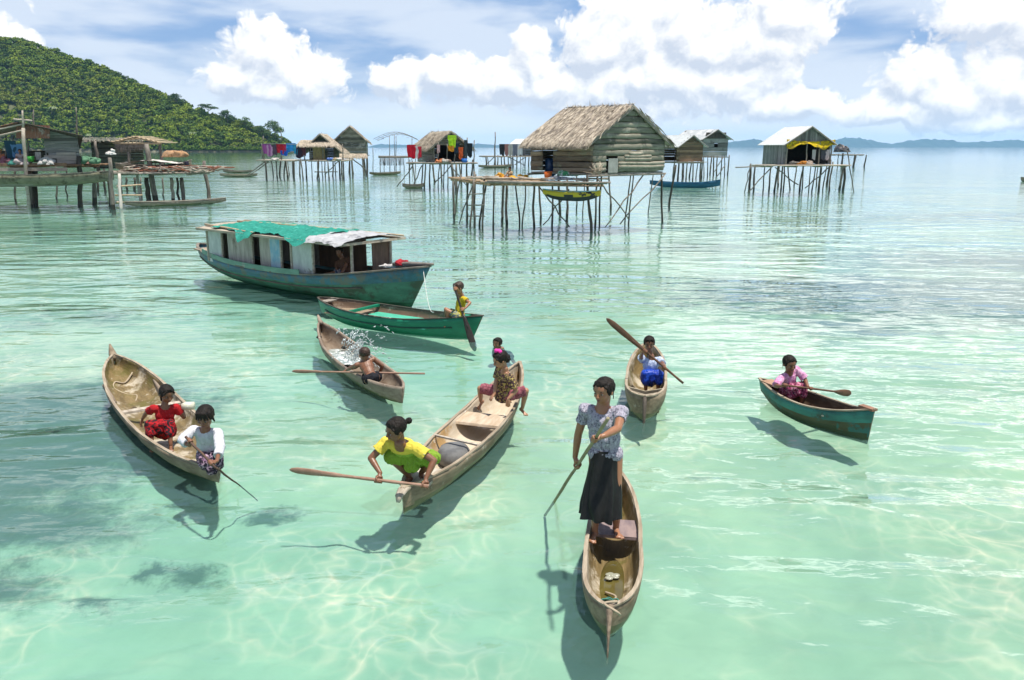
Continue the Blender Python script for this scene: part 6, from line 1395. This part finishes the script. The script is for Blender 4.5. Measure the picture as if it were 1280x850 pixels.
# ------------------------------------------------------------------ seabed and sea
SEA = 14000.0
def seabed_mat():
    m, t, b = new_mat('sand_seagrass_dark_patches'); tcn = t.node('ShaderNodeTexCoord').outputs['Object']
    n = t.node('ShaderNodeTexNoise', {'Vector': t.vm('MULTIPLY', tcn, (.35, .35, .35)), 'Scale': 1.0, 'Detail': 5.0, 'Roughness': .6})
    c = t.mix(t.sm(n.outputs[0], .35, .65), (.74, .70, .53), (.54, .56, .43))
    rp = t.node('ShaderNodeTexNoise', {'Vector': t.vm('MULTIPLY', tcn, (2.2, 3.4, 2)), 'Scale': 1.0, 'Detail': 3.0, 'Distortion': .8})
    c = t.mix(t.m('MULTIPLY', t.sm(rp.outputs[0], .5, .68), .16), c, (.40, .43, .34))
    dn_ = t.node('ShaderNodeTexNoise', {'Vector': tcn, 'Scale': 2.4, 'Detail': 5.0, 'Roughness': .7})
    tw = t.vm('ADD', tcn, t.vm('MULTIPLY', t.vm('SUBTRACT', dn_.outputs['Color'], (.5, .5, .5)), (.9, .7, 0)))
    sp_ = t.node('ShaderNodeSeparateXYZ', {0: tw}); X, Y = sp_.outputs[0], sp_.outputs[1]
    # dark bottom: seagrass meadows and small clumps, plus broad darker patches to the right
    wn = t.node('ShaderNodeTexNoise', {'Vector': tcn, 'Scale': 1.1, 'Detail': 8.0, 'Roughness': .78, 'Distortion': .3})
    mask = None
    for (px, py, rx, ry, k) in [(10, 640, 2.3, 2.4, 1.5), (70, 560, 3.0, 1.9, 1.3), (20, 720, 1.6, .9, 1.3), (-20, 800, 1.0, .5, 1.3), (198, 772, .26, .22, 1.1), (245, 785, .36, .28, 1.1), (342, 708, .36, .22, 1.0), (240, 690, .30, .22, .8), (30, 770, .6, .3, .8), (130, 815, .5, .2, .9), (160, 640, 1.0, .8, .55),
                                (230, 640, .5, .4, .5), (1150, 400, 8, 4.5, 1.4), (1060, 440, 4, 2.4, .8), (1260, 350, 10, 6, .9), (560, 430, 2.4, 1.0, .5), (340, 480, 1.6, .8, .45), (120, 430, 3, 1.8, .6), (860, 330, 8, 3.5, .6), (500, 460, 2.0, .7, .5), (1200, 285, 18, 8, .6), (620, 275, 12, 5, .5), (150, 300, 12, 8, .55)]:
        g_ = gp(px, py, -1.0); d = t.vm('LENGTH', t.vm('MULTIPLY', t.vm('SUBTRACT', t.node('ShaderNodeCombineXYZ', {0: X, 1: Y}).outputs[0], (g_.x, g_.y, 0)), (1/rx, 1/ry, 0)), out=1)
        v = t.m('MULTIPLY', t.m('SUBTRACT', 1.3, d), k); mask = v if mask is None else t.m('MAXIMUM', mask, v)
    mask = t.m('MAXIMUM', mask, -.12)
    f = t.m('ADD', mask, t.m('MULTIPLY', t.m('SUBTRACT', wn.outputs[0], .5), 2.3))
    f = t.sm(f, .25, 1.15)
    c = t.mix(t.m('MULTIPLY', f, .80), c, (.045, .09, .095))
    tf = t.node('ShaderNodeTexNoise', {'Vector': tcn, 'Scale': 14.0, 'Detail': 4.0})
    c = t.mix(t.m('MULTIPLY', t.m('MULTIPLY', f, tf.outputs[0]), .5), c, (.05, .09, .06))
    t.l.new(c, b.inputs['Base Color']); b.inputs['Roughness'].default_value = 1; b.inputs['Specular IOR Level'].default_value = 0
    return m
def bed_z(x, y):
    z = -.60+.26*min(1, max(0, (y-5)/4)); fd = max(0, min(1, (16-y)/3))*max(0, min(1, (y-3)/1))*max(0, min(1, (9-abs(x))/2))
    return z+fd*(.085*noise.noise(V3((x*1.1, y*1.3, 0)))+.05*noise.noise(V3((x*3.1, y*3.9, 4)))+.014*math.sin(y*15+3*noise.noise(V3((x*.8, y*.8, 9)))*2+x*2))
mb = MB(); nx_, ny_ = 240, 190; gx = [-9+18*i/nx_ for i in range(nx_+1)]; gy = [3+13*(j/ny_)**1.25 for j in range(ny_+1)]
mb.add([(x, y, bed_z(x, y)) for y in gy for x in gx], [(j*(nx_+1)+i, j*(nx_+1)+i+1, (j+1)*(nx_+1)+i+1, (j+1)*(nx_+1)+i) for j in range(ny_) for i in range(nx_)], 0, True)
NEARBED = mb
mb = MB(); Ysteps = [-30, 0, 3, 16, 20, 40, 70, 120, 300, 900, 3000, SEA]; Xs = [-SEA, -2500, -600, -200, -80, -30, -9, 9, 30, 80, 200, 600, 2500, SEA]
vs = [(x, y, bed_z(x, y)) for y in Ysteps for x in Xs]; k = len(Xs)
mb.add(vs, [(j*k+i, j*k+i+1, (j+1)*k+i+1, (j+1)*k+i) for j in range(len(Ysteps)-1) for i in range(k-1) if not (Ysteps[j] == 3 and Xs[i] == -9)])
mb.add(NEARBED.V, NEARBED.F, 0, True)
o = mb.build('seabed', seabed_mat()); tag(o, 'pale sand seabed with seagrass and other dark patches under shallow clear water', 'seabed', kind='structure')

def water_mat():
    m = bpy.data.materials.new('sea_water'); m.use_nodes = True; t = NT(m.node_tree); t.n.clear(); out = t.n.new('ShaderNodeOutputMaterial')
    tcn = t.node('ShaderNodeTexCoord').outputs['Object']; cam_d_ = t.vm('LENGTH', t.vm('MULTIPLY', tcn, (1, 1, 0)), out=1)
    def nz(sc3, detail=3.0, dist=0.0, rough=.5): return t.node('ShaderNodeTexNoise', {'Vector': t.vm('MULTIPLY', tcn, sc3), 'Scale': 1.0, 'Detail': detail, 'Distortion': dist, 'Roughness': rough}, noise_dimensions='2D').outputs[0]
    h = t.m('MULTIPLY', nz((.45, 1.0, 1), 2.0, .15), .29)
    h = t.m('ADD', h, t.m('MULTIPLY', nz((1.3, 2.8, 1), 2.0, .3), .06))
    h = t.m('ADD', h, t.m('MULTIPLY', nz((7, 12, 1), 1.0, .6), .006))
    calm = t.sm(nz((.05, .11, 1), 3.0, .8), .36, .62)
    h = t.m('MULTIPLY', h, t.m('MULTIPLY_ADD', calm, .7, .45))
    h = t.m('MULTIPLY', h, t.m('DIVIDE', 1.0, t.m('MULTIPLY_ADD', cam_d_, 1/60., 1.15)))
    bp = t.node('ShaderNodeBump', {'Height': h, 'Strength': 1.0, 'Distance': .62}).outputs[0]
    fr = t.node('ShaderNodeFresnel', {'IOR': 1.33, 'Normal': bp}).outputs[0]
    # tint of the water column, more turquoise where it is deeper further out
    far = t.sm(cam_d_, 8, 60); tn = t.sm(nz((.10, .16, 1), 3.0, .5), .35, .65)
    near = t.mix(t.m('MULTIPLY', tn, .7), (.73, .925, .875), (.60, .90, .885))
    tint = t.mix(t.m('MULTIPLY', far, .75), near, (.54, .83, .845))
    # bright net of focused sun lines, painted into the surface tint
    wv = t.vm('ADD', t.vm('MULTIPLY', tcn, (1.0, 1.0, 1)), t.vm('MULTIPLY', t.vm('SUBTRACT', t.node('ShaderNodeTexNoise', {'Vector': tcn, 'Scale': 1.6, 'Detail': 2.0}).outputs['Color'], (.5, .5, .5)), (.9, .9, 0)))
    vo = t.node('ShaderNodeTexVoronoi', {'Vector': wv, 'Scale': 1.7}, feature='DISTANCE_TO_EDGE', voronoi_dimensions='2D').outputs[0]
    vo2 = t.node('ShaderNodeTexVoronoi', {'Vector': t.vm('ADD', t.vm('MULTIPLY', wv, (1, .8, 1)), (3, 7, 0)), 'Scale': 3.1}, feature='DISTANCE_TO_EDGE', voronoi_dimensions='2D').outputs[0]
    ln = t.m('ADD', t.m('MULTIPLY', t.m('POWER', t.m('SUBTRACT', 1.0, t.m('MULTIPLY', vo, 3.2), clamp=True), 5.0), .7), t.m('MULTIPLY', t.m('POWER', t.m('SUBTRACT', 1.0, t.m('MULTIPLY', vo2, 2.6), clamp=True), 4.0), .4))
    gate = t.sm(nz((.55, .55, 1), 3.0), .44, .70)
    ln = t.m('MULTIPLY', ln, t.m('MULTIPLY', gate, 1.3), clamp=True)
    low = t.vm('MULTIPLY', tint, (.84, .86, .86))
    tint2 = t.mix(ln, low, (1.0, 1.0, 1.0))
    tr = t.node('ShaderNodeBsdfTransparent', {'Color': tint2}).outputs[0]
    gl = t.node('ShaderNodeBsdfGlossy', {'Color': (1, 1, 1, 1), 'Roughness': .045, 'Normal': bp}).outputs[0]
    df = t.node('ShaderNodeBsdfDiffuse', {'Color': (.30, .62, .54, 1)}).outputs[0]
    body = t.node('ShaderNodeMixShader', {0: .11, 1: tr, 2: df}).outputs[0]
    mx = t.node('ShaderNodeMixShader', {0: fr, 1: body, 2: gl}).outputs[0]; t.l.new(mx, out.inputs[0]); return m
M_water = water_mat()
# near water: a sheet with the hulls' waterlines cut out of it
bm = bmesh.new(); outer = [(-60, -30), (60, -30), (60, 130), (-60, 130)]; edges = []
def loop(pts):
    vs = [bm.verts.new((p[0], p[1], 0)) for p in pts]
    for i in range(len(vs)): edges.append(bm.edges.new((vs[i], vs[(i+1) % len(vs)])))
loop(outer)
for hl_ in HOLES:
    q_ = []
    for p in hl_:
        if not q_ or (p-q_[-1]).length > .004: q_.append(p)
    if (q_[0]-q_[-1]).length < .004: q_.pop()
    if max(abs(p.x) for p in q_) < 59: loop(q_)
bmesh.ops.triangle_fill(bm, use_beauty=True, use_dissolve=False, edges=edges, normal=(0, 0, 1))
o_ = [(-SEA, -30), (-60, -30), (60, -30), (SEA, -30)]
def quad(a, b, c, d): bm.faces.new([bm.verts.new((x, y, 0)) for x, y in (a, b, c, d)])
quad((-SEA, -30), (-60, -30), (-60, 130), (-SEA, 130)); quad((60, -30), (SEA, -30), (SEA, 130), (60, 130)); quad((-SEA, 130), (SEA, 130), (SEA, SEA), (-SEA, SEA))
for f in bm.faces:
    if f.normal.z < 0: f.normal_flip()
me = bpy.data.meshes.new('sea'); bm.to_mesh(me); bm.free(); me.materials.append(M_water)
o = bpy.data.objects.new('sea', me); col.objects.link(o); tag(o, 'clear turquoise shallow sea with gentle ripples', 'sea', kind='structure')

# ------------------------------------------------------------------ wooded hill
def ridge_y(px):
    xs = [-500, -250, -100, 0, 50, 90, 120, 160, 200, 250, 290, 330, 350, 362, 372]; ys = [120, 60, 40, 44, 53, 68, 80, 97, 114, 137, 150, 161, 168, 177, 189]
    return float(np.interp(px, xs, ys))
def hill_pt(px, t):
    """t 0 at the shore, 1 on the ridge, to 1.6 behind"""
    yr = ridge_y(px); hp = (190-yr)/1000*700; back = max(6, hp*1.7); Ys_ = 640+20*math.sin(px*.02)+(0 if px < 250 else (px-250)*.25)
    u = (px-640)/1000.
    Yr = Ys_+back; zr = yp(px, yr, Yr).z if yr < 189 else .5; zr = max(zr-(1.6 if px < 200 else 4.2), .6)
    if t <= 1: Y = Ys_+back*t; z = zr*(t**.82)
    else: Y = Yr+back*(t-1); z = zr*max(0, 1-(t-1)*1.2)
    x = yp(px, 184, Y).x; z += 2.2*noise.noise(V3((x*.02, Y*.02, 1)))*min(1, t*3)*min(1, zr/20)
    return V3((x, Y, max(z, -.5 if t in (0,) else .3) if t > 0 else -.6))
mb = MB(); PX = list(range(-500, 376, 8)); TT = [0, .02, .06, .12, .2, .3, .4, .5, .6, .7, .8, .9, 1, 1.15, 1.35, 1.6]
vs = [hill_pt(p, t) for p in PX for t in TT]; k = len(TT)
mb.add(vs, [(i*k+j, (i+1)*k+j, (i+1)*k+j+1, i*k+j+1) for i in range(len(PX)-1) for j in range(k-1)], 0, True)
o = mb.build('hill', surf('hill_soil', (.10, .11, .05), (.05, .06, .03), .95, (.1, .1, .1))); tag(o, 'steep hillside of a forested island', 'hill', kind='structure')
mb = MB(); vs = []
for p in PX: a = hill_pt(p, .0); b = hill_pt(p, .012); vs += [a+V3((0, -1.5, .3)), b+V3((0, 0, .7))]
mb.add(vs, [(2*i, 2*i+2, 2*i+3, 2*i+1) for i in range(len(PX)-1)])
o = mb.build('beach', surf('shore_rock_sand', (.24, .22, .15), (.07, .075, .05), .95, (.08, .3, .3))); tag(o, 'thin strip of sand and rock along the foot of the wooded hill', 'beach', kind='structure')

def leaf_mat():
    m, t, b = new_mat('forest_leaves'); at = t.node('ShaderNodeAttribute', attribute_name='tint')
    n = t.node('ShaderNodeTexNoise', {'Vector': t.node('ShaderNodeTexCoord').outputs['Object'], 'Scale': .5, 'Detail': 4.0})
    c = t.mix(n.outputs[0], at.outputs['Color'], (.035, .07, .012)); c2 = t.mix(.8, c, at.outputs['Color'])
    t.l.new(c2, b.inputs['Base Color']); b.inputs['Roughness'].default_value = .65; b.inputs['Specular IOR Level'].default_value = .2
    return m
M_leaf = leaf_mat(); M_bark = surf('forest_bark', (.30, .26, .21), (.16, .14, .11), .9)
nprng = np.random.default_rng(11)
def crown_leaves(c, r, n, s, tint, vert=.75):
    """n leaf clumps (bent quads) over a lumpy crown"""
    lob = nprng.normal(size=(7, 3)); lob /= np.linalg.norm(lob, axis=1)[:, None]; lob *= .55; lob[:, 2] = np.abs(lob[:, 2])*.8
    li = nprng.integers(0, 7, n); d = nprng.normal(size=(n, 3)); d /= np.linalg.norm(d, axis=1)[:, None]; d[:, 2] = np.where(d[:, 2] < -.3, -d[:, 2], d[:, 2])
    rr = nprng.uniform(.35, .62, n)
    p = lob[li]+d*rr[:, None]; p[:, 2] *= vert; p = p*r+np.array(c)
    nn = d+nprng.normal(size=(n, 3))*.45; nn /= np.linalg.norm(nn, axis=1)[:, None]
    a = np.cross(nn, nprng.normal(size=(n, 3))); a /= np.linalg.norm(a, axis=1)[:, None]; b = np.cross(nn, a)
    sz = s*nprng.uniform(.6, 1.3, n)[:, None]; a = a*sz; b = b*sz*.7
    V = np.stack([p-a-b*.5, p-b+a*.3, p+a+b*.2, p+b-a*.2], 1).reshape(-1, 3)
    tt = np.clip(np.array(tint)[None, :]*nprng.uniform(.7, 1.35, n)[:, None]*(1+.25*(nprng.random((n, 1))-.5)), 0, 1)
    return V, np.repeat(tt, 4, 0)
def leaves_mesh(name, VV, TT_):
    V = np.concatenate(VV); T = np.concatenate(TT_); n = len(V); me = bpy.data.meshes.new(name); me.vertices.add(n); me.vertices.foreach_set('co', V.astype(np.float32).ravel())
    nf = n//4; me.loops.add(n); me.loops.foreach_set('vertex_index', np.arange(n, dtype=np.int32)); me.polygons.add(nf); me.polygons.foreach_set('loop_start', np.arange(0, n, 4, dtype=np.int32))
    me.update(calc_edges=True); ca = me.color_attributes.new('tint', 'FLOAT_COLOR', 'POINT'); ca.data.foreach_set('color', np.concatenate([T, np.ones((n, 1))], 1).astype(np.float32).ravel())
    me.materials.append(M_leaf); return me
TINTS = [(.10, .16, .010), (.15, .21, .012), (.065, .12, .010), (.17, .22, .015), (.04, .08, .010), (.12, .17, .015), (.15, .18, .025)]
VV, TL = [], []; rg = random.Random(21)
cnt = 0
for i in range(9500):
    px = rg.uniform(-260, 368); t = rg.random()**.9*1.12; yr = ridge_y(px)
    hgt = 190-yr
    if rg.random() > hgt/150+.12: continue
    p = hill_pt(px, t); r = rg.choice((rg.uniform(1.8, 3.2), rg.uniform(2.4, 4.6)))*(1 if hgt > 30 else .75)
    if t < .05: r *= .7
    nl = int(20+24*r) if px > -20 else 30
    tn = TINTS[min(6, int(abs(noise.noise(V3((p.x*.012, p.y*.012, 3)))*6+rg.random()*5))) % 7]
    v, tt = crown_leaves((p.x, p.y, p.z+r*.75), r, nl, r*.10+.32, tn, rg.uniform(.7, 1.0)); VV.append(v); TL.append(tt); cnt += 1
for i in range(420):
    px = rg.uniform(-260, 372); p = hill_pt(px, rg.uniform(0, .03)); r = rg.uniform(1.8, 3.6); v, tt = crown_leaves((p.x, p.y, max(p.z, 0)+r*.45), r, 80, r*.18, TINTS[rg.choice((0, 2, 2, 5))], .75); VV.append(v); TL.append(tt)
print('crowns', cnt, 'leaves', sum(len(v) for v in VV)//4)
me = leaves_mesh('forest', VV, TL); o = bpy.data.objects.new('forest', me); col.objects.link(o)
tag(o, 'dense green jungle covering the whole hillside down to the shore', 'forest', kind='stuff')
# trees one can tell apart against the sky and the shore
def big_tree(px, py_top, t, r, label, tint, group, spread=1.0, flat=.7, nb=7, lean=0, n=260):
    b = hill_pt(px, t); top = yp(px, py_top, b.y); Ht = top.z-b.z; root = thing('tree', label, 'tree', b, 0, group)
    mb = MB(); tr = [b, b+V3((lean*.3, 0, Ht*.4)), b+V3((lean, 0, Ht*.72))]; mb.tube(tr, [.45, .35, .22], 8)
    VV, TL = [], []
    for i in range(nb):
        a = i*2.4; e = tr[2]+V3((math.cos(a)*r*.6*spread, math.sin(a)*r*.6*spread, r*(-.35+.85*((i*7) % 5)/4) if flat > .5 else Ht*(.02+.2*((i*7) % 5)/4)))
        mb.tube([tr[1].lerp(tr[2], .5+.5*(i % 3)/2), e.lerp(tr[2], .4)-V3((0, 0, .3)), e], [.16, .12, .05], 6)
        v, tt = crown_leaves(tuple(e), r*.72, n//nb*5, r*.075, tint, flat); VV.append(v); TL.append(tt)
    mb.build('trunk', M_bark, root)
    me = leaves_mesh('crown', VV, TL); me.transform(RM[root.name]); o = bpy.data.objects.new('crown', me); col.objects.link(o); o.parent = root
GT = 'trees standing out of the hill forest'
big_tree(263, 131, .92, 6.0, 'sparse flat-topped tree standing taller than the rest on the lower ridge', (.05, .09, .03), GT, 1.2, .35, 8, 1.0, 200)
big_tree(345, 156, .6, 7.0, 'round leafy tree at the seaward tip of the wooded hill', (.07, .12, .02), GT, .9, .9, 9)
big_tree(330, 161, .5, 5.2, 'lower bushy tree just inland of the round tree at the tip of the hill', (.055, .10, .02), GT, .9, .9, 7)
big_tree(287, 142, .8, 6.0, 'dark dense tree on the ridge beyond the flat-topped tree', (.04, .08, .02), GT, .9, .8, 8)
big_tree(228, 123, .9, 6.5, 'dark broad tree on the ridge before the flat-topped tree', (.045, .085, .02), GT, 1, .7, 8)
big_tree(310, 150, .7, 5.6, 'mid green tree in the dip of the ridge near the tip', (.075, .13, .02), GT, .9, .8, 7)
def palm(px, py, t, label):
    b = hill_pt(px, t); top = yp(px, py, b.y); root = thing('palm_tree', label, 'palm', b, 0, 'coconut palms on the hill'); mb = MB(); mb.tube([b, b.lerp(top, .5)+V3((.6, 0, 0)), top], [.3, .22, .18], 7); mb.build('trunk', M_bark, root)
    mb = MB()
    for i in range(15):
        a = i*2.4+px; L = random.uniform(3.2, 4.4); pts = [top+V3((math.cos(a)*L*s_, math.sin(a)*L*s_, 1.3*math.sin(s_*2.2)-2.2*s_*s_)) for s_ in (0, .25, .5, .75, 1)]
        for p, q_ in zip(pts, pts[1:]):
            sd_ = (q_-p).cross(V3((0, 0, 1))).normalized()*.55
            mb.add([p, q_, q_+sd_-V3((0, 0, .35)), p+sd_-V3((0, 0, .3))], [(0, 1, 2, 3)]); mb.add([p, q_, q_-sd_-V3((0, 0, .35)), p-sd_-V3((0, 0, .3))], [(3, 2, 1, 0)])
    mb.build('fronds', plain('palm_frond', (.12, .17, .05), .5), root)
for px, py, t, lb in ((240, 166, .22, 'pale palm near the shore below the flat-topped tree'), (148, 150, .25, 'palm low on the hillside above the pole roof frame'), (66, 134, .2, 'palm on the slope above the rusty-roofed hut'), (205, 158, .3, 'palm on the mid slope left of the pale shore palm'), (112, 168, .06, 'palm between the rusty-roofed hut and the ramshackle hut')): palm(px, py, t, lb)

# ------------------------------------------------------------------ far islands, fading in haze
def far_hill(name, prof, Y, label):
    mb = MB(); vs = []; n = 0; xs = np.linspace(prof[0][0], prof[-1][0], 120)
    for x in xs:
        h_ = float(np.interp(x, [p[0] for p in prof], [p[1] for p in prof])); h_ = max(h_+.6*noise.noise(V3((x*.09, Y, 0)))*min(1, h_/2), 0); z = h_/1000*Y; c = yp(x, 184, Y)
        for t, f in ((-1, 0), (-.6, .35), (-.3, .75), (0, 1), (.5, .6), (1, 0)): vs.append((c.x, Y+t*500+120*noise.noise(V3((x*.12, t*3, 2))), max(z*f*(1+.25*noise.noise(V3((x*.2, t*4, 7)))), 0)-3+3*(f > 0)))
    mb.add(vs, [(i*6+j, (i+1)*6+j, (i+1)*6+j+1, i*6+j+1) for i in range(len(xs)-1) for j in range(5)], 0, True)
    o = mb.build(name, surf('far_forest', (.035, .055, .045), (.02, .035, .03), .95, (.01, .01, .01))); tag(o, label, 'hill', kind='structure')
far_hill('hill', [(895, 0), (908, 6), (925, 8), (940, 10), (950, 9), (965, 5), (985, 2), (1000, 1), (1015, 0)], 9000, 'low blue island on the horizon between the grey hut and the tin-roofed house')
far_hill('hill', [(1030, 0), (1040, 8), (1055, 12), (1075, 11), (1095, 7), (1115, 4), (1135, 8), (1155, 10), (1185, 9), (1200, 6), (1235, 7), (1262, 9), (1290, 7), (1330, 4), (1380, 0)], 9500, 'long low blue mountain range on the horizon beyond the tin-roofed house')
far_hill('hill', [(455, 0), (475, 4), (500, 3.5), (530, 3), (560, 4), (600, 4.5), (620, 3), (650, 2), (700, 0)], 9500, 'faint low blue coast on the horizon behind the thatched huts')

# ------------------------------------------------------------------ haze
mb = MB(); mb.box((0, (11800-28)/2, 79), (23000, 11800+28, 165)); hz_ = mb.build('haze', [])
m = bpy.data.materials.new('haze'); m.use_nodes = True; t = NT(m.node_tree); t.n.clear(); out = t.n.new('ShaderNodeOutputMaterial')
pv = t.node('ShaderNodeVolumePrincipled', {'Color': (.36, .64, 1.0, 1), 'Density': HAZE_D, 'Anisotropy': 0.0}); t.l.new(pv.outputs[0], out.inputs[1])
hz_.data.materials.append(m); tag(hz_, 'thin pale sea haze softening the far islands', 'haze', kind='stuff')
hz_.location = (0, 0, 0)
